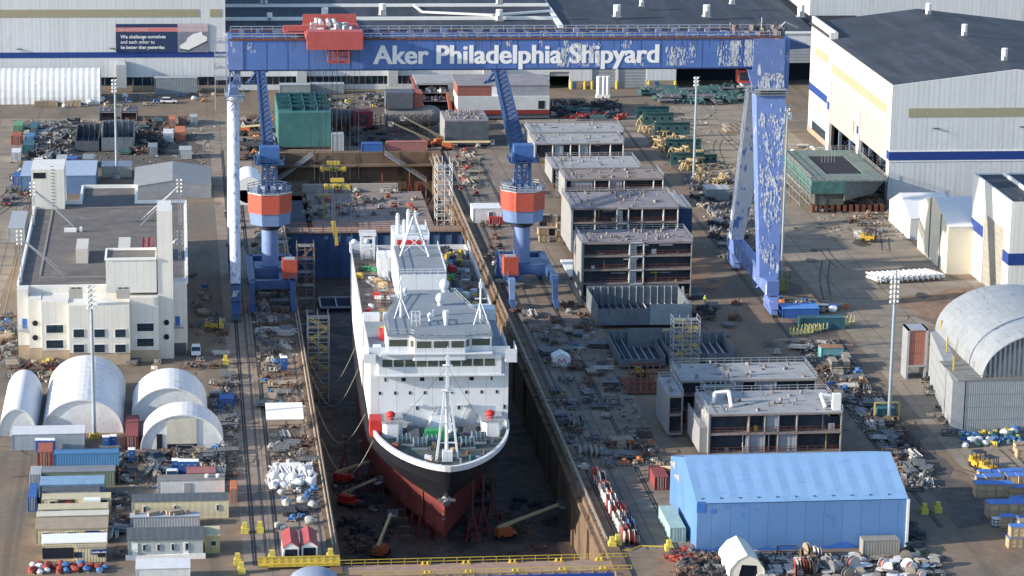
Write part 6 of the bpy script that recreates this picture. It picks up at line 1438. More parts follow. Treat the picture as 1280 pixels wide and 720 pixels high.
flood(118, 547, 357, 'floodlight mast standing in front of the large arched tent', 5, YEL, dbl=False)
flood(976, 362, 130, 'thin floodlight mast just right of the right gantry leg', 3, GALV, .25, dbl=False)

for pa, pb, pyb, h, lab in ((94,124,190,3.2,'dark grey open steel rack of ribbed panels in the upper left yard, left one'),(127,168,190,4.2,'grey open rack of ribbed steel panels behind the floodlight mast, upper left yard')):
    xa, ya = P(pa, pyb); xb = P(pb, pyb)[0]; tank(lab, xa, xb, ya, ya+22, .3, h, MATS['dark_grey_paint'] if pa < 100 else TANKM, 70+pa)
x, y = P(135, 146); 
for i, px in enumerate((124, 151)):
    xa, ya = P(px, 152); module(('small dark roofed box unit at the back of the upper left yard, left one', 'small dark roofed box unit at the back of the upper left yard, right one')[i], xa, xa+5, ya, ya+7, .3, 3.2, 1, roof=DGREY, seed=90+i, kit=3, legs=False, rail_=False)
# ================================================================== SITE CABINS, CONTAINERS
def cmat(name, col, rib=.5, ax=3, b=.35, var=.12): return mat(name, col, .6, .05, var=var, scale=.6, col2=tuple(c*.55 for c in col), thr=.66, tscale=.5, rib=rib, ribaxis=ax, bump=b)
CM = dict(blue=cmat('container_blue', (.07,.19,.36)), rust=cmat('container_rust_red', (.34,.1,.06)), grey=cmat('container_grey', (.22,.25,.27)), olive=cmat('container_olive', (.2,.24,.17)), lblue=cmat('container_light_blue', (.16,.29,.42)),
          cream=cmat('container_cream', (.52,.46,.31)), maroon=cmat('container_maroon', (.24,.06,.06)), green=cmat('container_green', (.12,.3,.17)), white=cmat('container_white', (.6,.61,.61), b=.15), mint=cmat('container_mint', (.3,.42,.4)), orange=cmat('container_orange', (.5,.17,.08)), brown=cmat('container_brown', (.24,.15,.1)),
          dteal=cmat('container_dark_teal', (.04,.12,.15)), royal=cmat('container_royal_blue', (.04,.12,.36)), pink=cmat('container_faded_red', (.32,.14,.13)), lgrey=cmat('container_pale_grey', (.36,.38,.4)), tgrey=cmat('container_warm_grey', (.27,.26,.24)))
def cont(label, pl_, pr2, pyb, pyt=None, depth=2.44, m='grey', z0=0, name='shipping_container', cat='container', group=None, roofm=None, doors='front', h=None, y0=None, ribbed=True):
    """box container whose near face spans pl_..pr2 in width with its foot on row pyb"""
    xl, yy = P(pl_, pyb, z0); y0 = yy if y0 is None else y0; xr = PY(pr2, pyb, y0)[0]
    h = h or (PY(pl_, pyt, y0)[1]-z0 if pyt else 2.6)
    m_ = CM[m] if isinstance(m, str) else m
    t = T(name, label, cat, ((xl+xr)/2, y0+depth/2, z0), 0, group)
    MB().box(xl+.06, xr-.06, y0+.06, y0+depth-.06, z0+.06, z0+h-.06).obj('body', m_, t)
    g = MB(); f = .14
    for x in (xl, xr-f):
        for y in (y0, y0+depth-f): g.box(x, x+f, y, y+f, z0, z0+h)
    for y in (y0, y0+depth-f): g.box(xl+f, xr-f, y, y+f, z0, z0+f).box(xl+f, xr-f, y, y+f, z0+h-f, z0+h)
    g.obj('corner_frame', m_, t)
    if roofm: MB().box(xl-.05, xr+.05, y0-.05, y0+depth+.05, z0+h, z0+h+.08).obj('roof', roofm, t)
    if doors == 'front' and xr-xl < 3.4:
        g = MB().box((xl+xr)/2-.03, (xl+xr)/2+.03, y0-.02, y0+.055, z0+.15, z0+h-.15)
        for x in (.25, .42, .6, .78): g.cyl((xl+(xr-xl)*x,y0,z0+.15),(xl+(xr-xl)*x,y0,z0+h-.15),.035,n=5)
        g.obj('door_bars', GALV, t)
    t['_b'] = (xl, xr, y0, y0+depth, z0, z0+h)
    return t
def win(t, f0, f1, z0, z1, m=GLASS, name='window', frame=WHITEP):
    xl, xr, ya, yb, zb, zt = t['_b']; a = xl+(xr-xl)*f0; b_ = xl+(xr-xl)*f1; H_ = zt-zb
    w_ = MB().box(a-.07, b_+.07, ya-.05, ya+.05, zb+H_*z0-.07, zb+H_*z1+.07).obj(name, frame, t)
    MB().box(a, b_, ya-.09, ya-.053, zb+H_*z0, zb+H_*z1).obj('pane', m, w_)
DKROOF = mat('cabin_dark_roof', (.09, .1, .115), .7, var=.15, scale=.5, rib=1.2, ribaxis=0, bump=.1)
PROOF = mat('cabin_pale_roof', (.38, .42, .48), .6, var=.1, scale=.4)
TROOF = mat('cabin_tan_roof', (.33, .27, .2), .8, var=.15, scale=.6)
# left column of the cabin village
t = cont('weathered blue container stacked on a rusty red one in the cabin village', 67, 149, 584, 567, 2.6, 'blue', z0=2.6, group=None, h=2.6, roofm=None)
cont('rusty red container under the weathered blue one in the cabin village', 67, 149, 596, None, 2.6, 'rust', h=2.58, y0=t['_b'][2])
cont('short rusty orange container left of the stacked blue container', 47, 66, 592, None, 6, 'rust', h=4.2)
g = cont('white lidded container lying across in front of the rusty red one', 78, 137, 596.5, None, 1.4, 'white', h=1.4)
cont('long olive grey container in the cabin village, third row from the top', 53, 144, 609, None, 3.6, 'olive', h=2.8, roofm=mat('cont_roof_grey', (.2,.22,.25), .7))
cont('short pale grey container left of the olive grey one', 37, 52, 611, None, 5, 'lgrey', h=2.8)
cont('light blue container with pale blue roof in the cabin village', 50, 130, 625, None, 5, 'lblue', h=2.8, roofm=mat('cont_roof_lblue', (.2,.33,.47), .7, var=.15))
cont('blue container end left of the light blue container', 35, 46, 640, None, 8, 'royal', h=2.8)
cont('grey-roofed low cabin just behind the first cream cabin', 51, 125, 630, None, 4, 'lgrey', h=2.4, roofm=DKROOF)
SIGN = mat('sign_blue', (.02, .04, .2), .5)
def swoosh(t, f0, f1, dark=True):
    xl, xr, ya, yb, zb, zt = t['_b']; a = xl+(xr-xl)*f0; b_ = xl+(xr-xl)*f1
    p_ = MB().box(a, b_, ya-.05, ya+.05, zb+1.5, zb+2.45).obj('dark_panel', mat('panel_black', (.03,.03,.035), .5), t)
    MB().face([(a+.2,ya-.07,zb+1.6),(a+1.2,ya-.07,zb+1.65),(a+2.6,ya-.07,zb+2.35),(a+1.9,ya-.07,zb+2.25)]).obj('red_swoosh', RED, p_)
t = cont('cream cabin with a red swoosh on its dark panel, rear one of the two', 52, 139, 642, None, 3.2, 'cream', h=2.7, name='site_cabin', cat='cabin'); swoosh(t, .24, .48); win(t, .12, .2, .6, .85); win(t, .8, .95, .55, .88); 
tag(MB().cbox(t['_b'][0]+9, t['_b'][2]-.8, 0, 3, 1.4, 2.9).obj('white_box', WHITEP, t), None)
t = cont('cream cabin with a red swoosh on its dark panel, front one of the two', 47, 136, 655, None, 3.2, 'cream', h=2.7, name='site_cabin', cat='cabin'); swoosh(t, .07, .32)
cont('cream cabin with bare white roof just behind the tan-roofed one', 46, 136, 664, None, 2.6, 'cream', h=2.7, name='site_cabin', cat='cabin', roofm=mat('cabin_cream_roof', (.55, .53, .45), .7, var=.1))
t = cont('long cream cabin with tan roof and a small blue sign', 43, 135, 690, None, 6.0, 'cream', h=2.9, name='site_cabin', cat='cabin', roofm=TROOF, y0=P(43, 682)[1])
xl, xr, ya, yb, zb, zt = t['_b']; win(t, .1, .2, .55, .8); win(t, .44, .52, .55, .8); win(t, .86, .95, .55, .8)
sg = MB().box(xl+8.6, xl+11, ya-.1, ya-.06, 1.8, 2.5).obj('sign', SIGN, t); text_mesh('sign_text', 'mobile mini', .42, MATS['sign_white'], sg, (xl+8.7, ya-.1, 1.97), (1,0,0), off=.03, ext=.01, bold=.02)
t = cont('cream front cabin with white canopy roof, dark bay and a blue sign', 53, 133, 703, None, 3.6, 'cream', h=2.9, name='site_cabin', cat='cabin', y0=P(53, 702)[1])
xl, xr, ya, yb, zb, zt = t['_b']
MB().box(xl-.2, xr+.1, ya+.5, yb+1.5, zt+.1, zt+.3).obj('roof', WHITEP, t); MB().box(xl, xl+5.3, ya-.03, ya+.1, .5, 2.4).obj('dark_bay', DARK, t); MB().box(xl+5.8, xr, ya-1.2, ya-.01, .1, 2.7).obj('front_room', CM['cream'], t); MB().box(xl+5.7, xr+.1, ya-1.3, ya+.4, 2.7, 2.85).obj('front_roof', TROOF, t)
sg = MB().box(xl+8.3, xl+11.2, ya-1.28, ya-1.22, 1.5, 2.4).obj('sign', SIGN, t); text_mesh('sign_text', 'mobile mini', .5, MATS['sign_white'], sg, (xl+8.45, ya-1.28, 1.75), (1,0,0), off=.03, ext=.01, bold=.02)
for f in (.5, .87): MB().box(xl+(xr-xl)*f, xl+(xr-xl)*f+1.3, ya-1.28, ya-1.22, 1.0, 2.0).obj('window', GLASS, t)
# right column
t = cont('long white cabin with grey roof behind the long cream cabin', 197, 281, 619, None, 3.4, 'white', h=2.7, name='site_cabin', cat='cabin', roofm=mat('cabin_grey_roof', (.2,.19,.18), .8, var=.2)); xl, xr, ya, yb, zb, zt = t['_b']; MB().box(xl+4.8, xl+6.1, ya-.05, ya+.05, .2, 2.2).obj('door', GALV, t)
for x in (xl+9, xl+11): MB().cyl((x, ya+1.6, zt), (x, ya+1.6, zt+.6), .35, n=10).obj('roof_vent', WHITEP, t)
t = cont('long cream cabin with dark roof and three small windows', 165, 286, 650, None, 4.4, mat('cabin_cream_smooth', (.6, .53, .36), .6, var=.05, rib=1.1, ribaxis=0, bump=.08), h=3.3, name='site_cabin', cat='cabin', roofm=DKROOF)
for f in (.12, .435, .875): win(t, f, f+.02, .45, .75)
t = cont('low cabin with pale roof squeezed behind the grey cabin', 163, 250, 660, None, 2.4, 'lgrey', h=1.9, name='site_cabin', cat='cabin', roofm=PROOF); xl, xr, ya, yb, zb, zt = t['_b']
g = MB(); rn = random.Random(3)
for k in range(16): g.cbox(rn.uniform(xl+1, xr-1), rn.uniform(ya+1, yb-.6), zt+.09, rn.uniform(.4, 2.5), rn.uniform(.3, 1), rn.uniform(.2, .8), rn.uniform(0, .6))
g.obj('roof_clutter', TROOF, t)
t = cont('grey cabin with dark pitched roof, white skirt and four windows', 160, 254, 699, None, 6.4, mat('cabin_grey_smooth', (.36, .4, .4), .6, var=.05, rib=1.1, ribaxis=0, bump=.06), h=3.4, name='site_cabin', cat='cabin'); xl, xr, ya, yb, zb, zt = t['_b']; ymd = (ya+yb)/2
MB().hexa([(xl-.2,ya-.2,zt),(xr+.2,ya-.2,zt),(xr+.2,ymd,zt+.9),(xl-.2,ymd,zt+.9)],[(xl-.2,ya-.2,zt+.12),(xr+.2,ya-.2,zt+.12),(xr+.2,ymd,zt+1.02),(xl-.2,ymd,zt+1.02)]).hexa([(xl-.2,ymd,zt+.9),(xr+.2,ymd,zt+.9),(xr+.2,yb,zt),(xl-.2,yb,zt)],[(xl-.2,ymd,zt+1.02),(xr+.2,ymd,zt+1.02),(xr+.2,yb,zt+.12),(xl-.2,yb,zt+.12)]).obj('roof', DKROOF, t)
MB().box(xl-.4, xr+.4, ya-.7, ya-.05, 0, .8).obj('skirt', WHITEP, t)
for f in (.2, .39, .58, .77): win(t, f, f+.035, .42, .75)
bx(xl+.8, xl+1.7, ya-.05, ya+.05, .8, 2.8).obj('door', WHITEP, t); bx(xl+9.4, xl+10.3, ya-.05, ya+.05, .8, 2.8).obj('door', WHITEP, t); MB().rail([(xl+.3,ya-.7,.8),(xl+3,ya-.7,.8)],1,.05,.8).rail([(xl+8.8,ya-.7,.8),(xl+11.6,ya-.7,.8)],1,.05,.8).obj('steps_rail', GALV, t)
t = cont('small yellow-cream hut right of the grey cabin', 256, 275, 692, None, 5, mat('hut_yellow_cream', (.52, .45, .2), .7), h=3.2, name='site_cabin', cat='cabin', roofm=mat('hut_roof', (.5, .46, .28), .8)); win(t, .4, .75, .45, .7)
t = cont('white-roofed shed at the bottom edge below the grey cabin', 170, 238, 733, None, 5, 'white', h=3.0, name='site_cabin', cat='cabin', roofm=mat('cabin_white_roof', (.62,.63,.64), .6, var=.1))
t = cont('long pale grey cabin with white roof in front of the largest arched tent', 15, 106, 563, None, 5.5, mat('cabin_blue_grey', (.3, .35, .4), .6, var=.08, rib=1.1, ribaxis=0, bump=.05), h=3.1, name='site_cabin', cat='cabin', roofm=mat('cabin_long_roof', (.58,.6,.63), .6, var=.06))
cont('dark red container between the large arched tent and the torn one', 156, 173, 562, None, 14, 'maroon', h=2.7)
cont('orange container standing beside the left gantry rail', 288, 297, 628, None, 5, 'orange', h=2.6)
cont('flat rusty red skip of rubble right of the blue toilets', 233, 270, 603, None, 4, 'pink', h=1.8, name='skip', cat='skip')
cont('small blue skip next to the gantry rail by the torn tent', 274, 293, 510, None, 4, 'royal', h=1.9, name='skip', cat='skip')
# upper-left yard
for a in (('mint green container at the head of the left file, upper left yard',17,29,168,'green',7),('brick red container below the mint green one, upper left yard',14,27,181,'rust',6),('white container at the foot of the left file, upper left yard',14,26,202,'white',6),
          ('dark teal container behind the scrap frames in the upper left yard',37,47,171,'dteal',9),('blue-teal container second in its file in the upper left yard',31,43,182,'blue',6),('blue-teal container nearest in its file in the upper left yard',28,43,193,'dteal',7),
          ('orange-red container at the back of the upper left yard',211,220,160,'orange',6),('brown container beside the orange-red one in the upper left yard',223,234,156,'brown',6),('long orange container tilted to the road in the upper left yard',219,232,176,'orange',9),('white container left of the long orange one',204,217,178,'white',7),
          ('pale container at the right end of the upper left yard',237,247,157,'lgrey',5),('grey box van body behind the pitched grey shed',185,197,195,'grey',6),('pale square container behind the pitched grey shed',224,240,199,'lgrey',6),('blue-roofed container behind the office rear tower',70,84,211,'lgrey',7),('blue low container behind the office building',84,97,210,'royal',4),('grey container behind the office building, right of the blue one',103,118,210,'grey',7)):
    cont(a[0], a[1], a[2], a[3], None, a[5], a[4], h=2.7)
gable_shed('pitched_shed', 'wide grey shed with shallow pitched roof behind the office building', P(168,245)[0], P(264,245)[0], P(215,248)[1], P(215,199,5.5)[1], 3.2, 4.8, GREY, mat('shed_roof_grey', (.25,.26,.27), .7, var=.1, scale=.3), 'shed', 'y')
t = cont('long pale blue shed behind the stair-roof corner of the office', 26, 120, 243, None, 20, mat('shed_pale_blue_wall', (.12,.2,.34), .7), h=5, name='flat_shed', cat='shed', roofm=mat('shed_pale_blue', (.32,.4,.52), .7, var=.12, scale=.4))
t = cont('cream and blue low building right of the floodlight mast behind the office', 127, 165, 222, None, 8, mat('low_cream', (.48,.45,.35), .7, var=.2), h=3, name='flat_shed', cat='shed', roofm=mat('shed_slate', (.15,.19,.27), .7, var=.3, scale=.2))
cont('grey tank container left of the office building', 10, 31, 303, None, 20, 'lgrey', h=3.6)
cont('small blue hut at the left behind the office', 16, 27, 232, None, 6, 'royal', h=2.6)
# containers near the dock head
cont('royal blue container on the quay behind the dock head', 452, 478, 191, None, 2.6, 'royal', h=2.7)
cont('long faded red container on the quay behind the dock head', 483, 534, 190, None, 2.6, 'pink', h=2.9)
cont('upright pale corrugated tank between the teal block and the blue container', 415, 430, 189, 168, 4, 'lgrey', name='storage_tank', cat='tank')
t = cont('white flat-roofed cabin beside the right tower crane', 591, 627, 279, None, 6.6, mat('cabin_bright_white', (.66,.67,.68), .6), h=3.9, name='site_cabin', cat='cabin'); win(t, .55, .68, .45, .75, DGREY)
t = cont('small red machine house in front of the white cabin by the right tower crane', 612, 628, 281, None, 1.4, RED, h=1.9, name='red_generator', cat='generator')
cont('pale grey container at the foot of the big blue shelter', 1078, 1124, 695, None, 2.6, 'tgrey', h=2.8)
t = cont('long mint green container along the left end of the blue shelter', 837, 857, 678, None, 12.2, 'mint', h=2.7)
cont('rusty red container left of the big blue shelter with blue stores beside', 818, 836, 613, None, 7, 'maroon', h=2.6)
cont('turquoise container with rusty roof in the store strip by the right gantry rail', 1026, 1054, 450, None, 3, mat('cont_turquoise', (.15,.36,.38), .6, var=.1), h=2.6, roofm=mat('rusty_roof', (.3,.16,.1), .9, var=.3))
cont('dark teal container behind the yellow racks by the right gantry leg', 1000, 1056, 413, None, 2.8, 'dteal', h=2.8)
cont('blue-tarped crate container right of the gantry leg foot', 978, 1024, 398, None, 5, 'royal', h=2.2, roofm=mat('tarp_roof_blue', (.08,.24,.6), .6, var=.2))
cont('grey ribbed container among the scrap behind the right gantry leg', 883, 912, 251, None, 6, 'grey', h=3.1, roofm=mat('cont_roof_pale', (.4,.4,.42), .7))
cont('green-grey generator container inside the yellow frame by the tall floodlight mast', 1096, 1120, 525, None, 3, 'dteal', h=2.3)
t = T('protection_frame', 'yellow goal-post frame round the generator by the tall floodlight mast', 'frame', (*P(1108, 524), 0)); xf, yf = P(1092, 524); xg = P(1123, 524)[0]
MB().bar((xf,yf-.6,0),(xf,yf-.6,3.6),.3).bar((xg,yf-.6,0),(xg,yf-.6,3.6),.3).bar((xf,yf-.6,3.6),(xg,yf-.6,3.6),.3).obj('frame', PYEL, t)
t = T('protection_frame', 'dull yellow goal-post frame right of the right gantry leg', 'frame', (*P(976, 362), 0)); xf, yf = P(966, 365); xg = P(984, 365)[0]
MB().bar((xf,yf,0),(xf,yf,4),.3).bar((xg,yf,0),(xg,yf,4),.3).bar((xf,yf,4),(xg,yf,4),.3).box(xf+.4, xg-.4, yf+.2, yf+1.6, 0, 3).obj('frame', mat('dull_yellow_green', (.25,.25,.1), .7), t)
# white flat tent roofs on the left apron, red roofed kiosks, bottom hut
x0_, y0_ = P(333, 541); x1_ = P(380, 541)[0]; t = T('white_canopy', 'white flat-roofed canopy across the left dock apron', 'canopy', ((x0_+x1_)/2, y0_+4, 0))
MB().hexa([(x0_,y0_,2.6),(x1_,y0_,2.6),(x1_,y0_+8,3.6),(x0_,y0_+8,3.6)],[(x0_,y0_,2.75),(x1_,y0_,2.75),(x1_,y0_+8,3.75),(x0_,y0_+8,3.75)]).obj('roof', WHITEP, t)
g = MB()
for x in (x0_+.2, x1_-.2):
    for y, z in ((y0_+.2,2.6),(y0_+7.8,3.5)): g.bar((x,y,0),(x,y,z),.15)
g.obj('post', GALV, t)
RROOF = mat('kiosk_red_roof', (.3, .06, .065), .6, var=.12, scale=.5, rib=.8, ribaxis=1, bump=.2)
for i, (pa, pb, pyb) in enumerate(((354, 374, 700), (377, 397, 698))):
    xa, ya = P(pa, pyb); xb = P(pb, pyb)[0]; gable_shed('red_kiosk', ('open-fronted shed with dark red pitched roof on the left apron, left one of the pair', 'open-fronted shed with dark red pitched roof on the left apron, right one of the pair')[i], xa, xb, ya, ya+8, 2.1, 3.1, WHITEP, RROOF, 'shed', 'y')
    MB().box(xa+.3, xb-.3, ya-.05, ya-.01, 0, 1.9).obj('opening', DARK, bpy.data.objects[[o.name for o in COL.objects if o.name.startswith('red_kiosk')][-1]])
t = T('grey_hut', 'grey domed metal hut at the bottom edge below the red-roofed sheds', 'hut', (21, 449, 0))
MB().blob((20.6,448.6,.6),4.3,.55,0,24,9).box(17.2,24,446,451,0,1.2).obj('dome', mat('hut_blue_grey', (.28,.33,.42), .5, .2, var=.1), t, smooth=True)
t = T('yellow_gangway', 'yellow lattice gangway lying across the bottom of the left apron', 'gangway', (17, 458, 0))
g = MB().box(11.6, 25.4, 456.5, 458.2, .5, .7)
for y in (456.5, 458.2):
    for z in (.6, 1.7): g.bar((11.6,y,z),(25.4,y,z),.15)
    for k in range(12): g.bar((11.6+k*1.25,y,.6),(11.6+k*1.25,y,1.7),.12)
g.obj('frame', YEL, t)
MB().box(11.6, 25.4, 458.25, 458.4, .7, 1.6).obj('side_boards', PYEL, t)
# bollards / buffers
def buffer_(px, py, lab, s=1):
    x, y = P(px, py); t = T('rail_buffer', lab, 'buffer', (x, y, 0), group='yellow bollards and rail buffers of the yard')
    MB().cbox(x, y, 0, 1.3*s, 1.5*s, 1.0*s).cbox(x, y, 1.0*s, .8*s, .9*s, .9*s).obj('block', mat('buffer_yellow', (.6,.5,.1), .7, var=.15), t)
for px, py, lab in ((306,666,'yellow rail stop on the left apron, leftmost of the pair behind the gangway'),(325,665,'yellow rail stop on the left apron, right of the pair behind the gangway'),(340,701,'yellow rail stop at the end of the third rail on the left apron'),(413,699,'yellow rail stop at the bottom left corner of the dock'),(297,705,'yellow bollard at the bottom left of the left apron, rear one'),(302,716,'yellow bollard at the bottom left of the left apron, front one'),(765,684,'yellow rail stop at the bottom right corner of the dock, left one'),(772,681,'yellow rail stop at the bottom right corner of the dock, right one'),(836,688,'yellow rail stop left of the big blue shelter'),(1155,642,'yellow rail stop at the end of the right gantry rail, left one'),(1172,640,'yellow rail stop at the end of the right gantry rail, right one'),(282,455,'yellow bollard beside the left gantry rail near the office'),(276,410,'yellow bollard beside the left gantry rail by the office corner')):
    buffer_(px, py, lab)
for px, py, lab in ((458,333//1,''),):
    pass
for px, lab in ((714,'yellow bollard by the dark open door of the far hall'),(740,'yellow bollard at the left roller door of the far hall'),(771,'yellow bollard between the two roller doors of the far hall'),(811,'yellow bollard right of the roller doors of the far hall'),(844,'yellow bollard at the left edge of the wide dark opening of the far hall'),(731,'yellow bollard on the wall between dark door and roller door')):
    x = PY(px, 108, FY-1)[0]; tag(MB().cyl((x,FY-1.2,0),(x,FY-1.2,2.4),.5,.5,10).cyl((x,FY-1.2,2.4),(x,FY-1.2,2.7),.4,.2,10).obj('bollard', YEL, loc=(x,FY-1.2,0)), lab, 'bollard', 'yellow door bollards of the far hall')
# grey annex boxes on the far facade
for i, (pa, pb, pyb, h) in enumerate(((193, 247, 118, 5.2), (350, 388, 120, 3.5), (388, 430, 118, 3.2), (214, 240, 112, 7))):
    cont(('grey two-part lean-to box against the long white hall', 'grey box unit in front of the far hall window band, left', 'grey box unit in front of the far hall window band, right', 'tall grey duct box rising behind the lean-to box')[i], pa, pb, pyb, None, 4, 'grey', h=h, name='annex', cat='annex', roofm=mat('annex_roof', (.3,.34,.38), .7))
for i, (px, h) in enumerate(((377, 9), (491, 9), (610, 9), (152, 9))):
    x = PY(px, 100, FY-1.5)[0]; tag(MB().box(x-1.6, x+1.6, FY-2.6, FY-.3, 1.5, h).hexa([(x-1.6,FY-2.6,h),(x+1.6,FY-2.6,h),(x+1.6,FY-.3,h),(x-1.6,FY-.3,h)],[(x-1,FY-1,h+1.2),(x+1,FY-1,h+1.2),(x+1,FY-.3,h+1.2),(x-1,FY-.3,h+1.2)]).obj('air_duct', mat('duct_pale', (.4,.42,.43), .6, var=.1), loc=(x,FY-1,0)), ('white wall duct of the far hall right of the teal block', 'white wall duct of the far hall above the grey hull section', 'white wall duct of the far hall behind the red-walled block', 'white wall duct of the long hall at the upper left')[i], 'duct')
for i, px in enumerate((567, 579, 588)):
    x, y = P(px+1, 123); 
for i, px in enumerate((748, 754, 759)):
    x, y = P(px, 122); tag(MB().cyl((x,y,1),(x,y,7),.75,.75,12).box(x-.8,x+.8,y-.8,y+.8,0,1).obj('white_cylinder', WHITEP, loc=(x,y,0)), ('upright white cylinder, left of three before the roller doors', 'upright white cylinder, middle of three before the roller doors', 'upright white cylinder, right of three before the roller doors')[i], 'cylinder')
# white half-round tank left of the left crane
t = T('white_tank', 'rounded white tank behind the left tower crane', 'tank', (11, 0, 0)); x, y = P(311, 252); t.location = (x, y, 0)
MB().cyl((0,-4,4),(0,10,4),3.6,n=24).box(-3.6,3.6,-4,10,0,4).obj('shell', WHITEP, t, world=False, smooth=True)
# white tent with red mark on the right apron
x, y = P(702, 458); t = T('small_tent', 'small white tent with red zigzag mark on the right dock apron', 'tent', (x, y, 0))
MB().extr([(-1.9,0),(1.9,0),(1.9,1.9),(0,2.9),(-1.9,1.9)], 'y', 0, 3.6).obj('canopy', WHITEP, t, world=False)
MB().bar((-.9,-.03,.5),(-.6,-.03,1.7),.14).bar((-.6,-.03,1.7),(0,-.03,.9),.14).bar((0,-.03,.9),(.6,-.03,1.7),.14).bar((.6,-.03,1.7),(.9,-.03,.5),.14).obj('red_mark', RED, t, world=False)
# ================================================================== YARD STORES: one object per pallet, bundle, reel, crate ...
PROTO = {}
CLT = random.Random(2024)
def put(kind, key, build, x, y, z=0, rz=0, s=1.0, label=None, cat=None, group=None, sz=None):
    k = (kind, key)
    if k not in PROTO:
        t = T(kind, None, None); build(t); PROTO[k] = t; c = t
    else:
        c = PROTO[k].copy(); COL.objects.link(c)
        for ch in PROTO[k].children:
            d = ch.copy(); COL.objects.link(d); d.parent = c
            for gch in ch.children: e = gch.copy(); COL.objects.link(e); e.parent = d
    c.location = (x, y, z); c.rotation_euler = (0, 0, rz); c.scale = (s, s, sz or s)
    c['label'] = label; c['category'] = cat or kind.replace('_', ' ')
    if group: c['group'] = group
    elif 'group' in c: del c['group']
    return c
YC = dict(steel=mat('store_steel', (.15,.155,.165), .7, .2, var=.45, scale=1.4), rust=mat('store_rust', (.14,.09,.07), .9, var=.4, scale=1.4), dark=mat('store_dark', (.05,.052,.06), .8, var=.4), pale=mat('store_pale', (.4,.39,.37), .7, var=.25, scale=1.4), wood=mat('store_timber', (.29,.24,.18), .85, var=.3, scale=1.4), white=mat('store_white_wrap', (.66,.67,.68), .5, var=.1, scale=1.5), blue=mat('store_blue', (.06,.16,.36), .6, var=.25), teal=mat('store_teal', (.05,.11,.115), .7, var=.3), tan=mat('store_tan', (.28,.25,.21), .8, var=.3), red=mat('store_red', (.28,.055,.045), .6, var=.2), orange=mat('store_orange', (.4,.15,.06), .6, var=.2), yellow=mat('store_yellow', (.5,.4,.08), .6, var=.2))
CN = dict(steel='grey steel', rust='rusty steel', dark='dark steel', pale='pale grey', wood='timber', white='white wrapped', blue='blue', teal='teal', tan='tan', red='red', orange='orange', yellow='yellow')
def b_pipes(c, L=5, n=9, seed=0):
    def f(t):
        rn = random.Random(seed); g = MB()
        for i in range(n): r_ = rn.uniform(.09,.24); x = rn.uniform(-.9,.9); z = .3+rn.uniform(0,.7); a = rn.uniform(-.06,.06); g.cyl((x-a*L,-L/2+rn.uniform(-.5,.5),z),(x+a*L,L/2+rn.uniform(-.5,.5),z),r_,n=7)
        g.obj('pipes', YC[c], t, world=False); MB().box(-1.1,1.1,-L*.32,-L*.28,0,.22).box(-1.1,1.1,L*.28,L*.32,0,.22).box(-1.1,-1,-L*.32,-L*.28,.22,1.1).box(1,1.1,L*.28,L*.32,.22,1.1).obj('dunnage', YC['wood'], t, world=False)
    return f
def b_pallet(c, seed=0):
    def f(t):
        rn = random.Random(seed); g = MB()
        for i in range(6): g.cbox(0,-.75+i*.3,.25,2.2,.2,.08)
        g.box(-1.1,-.95,-.85,.85,0,.25).box(.95,1.1,-.85,.85,0,.25).box(-.08,.08,-.85,.85,0,.25).obj('pallet', YC['wood'], t, world=False); g = MB()
        for i in range(rn.randint(3,7)):
            q = rn.random(); x, y = rn.uniform(-.7,.7), rn.uniform(-.5,.5)
            if q < .45: g.cbox(x,y,.34,rn.uniform(.3,1.1),rn.uniform(.3,.9),rn.uniform(.2,.9),rn.uniform(0,1.5))
            elif q < .75: g.cyl((x,y,.34),(x,y,.34+rn.uniform(.3,1)),rn.uniform(.15,.4),n=9)
            else: g.cyl((x-.6,y,.6),(x+.6,y+.2,.6),rn.uniform(.12,.28),n=8)
        g.obj('load', YC[c], t, world=False)
    return f
def b_frame(c, seed=0):
    def f(t):
        rn = random.Random(seed); g = MB(); a, b_, h = rn.uniform(1.2,2.2), rn.uniform(.8,1.6), rn.uniform(.7,1.7)
        for x in (-a,a):
            for y in (-b_,b_): g.bar((x,y,0),(x,y,h),.14)
            g.bar((x,-b_,h),(x,b_,h),.12).bar((x,-b_,.3),(x,b_,.3),.12)
        for y in (-b_,b_): g.bar((-a,y,h),(a,y,h),.12).bar((-a,y,.3),(a,y,.3),.12)
        g.bar((-a,-b_,h),(a,b_,h*.4),.12); g.obj('frame', YC[c], t, world=False); g = MB()
        for i in range(6): g.cbox(rn.uniform(-a+.3,a-.3), rn.uniform(-b_+.3,b_-.3), .3, rn.uniform(.3,1), rn.uniform(.2,.7), rn.uniform(.2,h*.7), rn.uniform(0,3))
        g.obj('load', YC[('steel','pale','tan','rust')[seed % 4]], t, world=False)
    return f
def b_plates(c, seed=0):
    def f(t):
        rn = random.Random(seed); g = MB(); z = .15
        for i in range(5): h = rn.uniform(.06,.2); g.cbox(rn.uniform(-.2,.2),rn.uniform(-.2,.2),z,rn.uniform(1.6,3),rn.uniform(2,4),h,rn.uniform(-.15,.15)); z += h+.03
        g.obj('plates', YC[c], t, world=False); MB().box(-1,1,-1.1,-.9,0,.15).box(-1,1,.9,1.1,0,.15).obj('dunnage', YC['wood'], t, world=False)
    return f
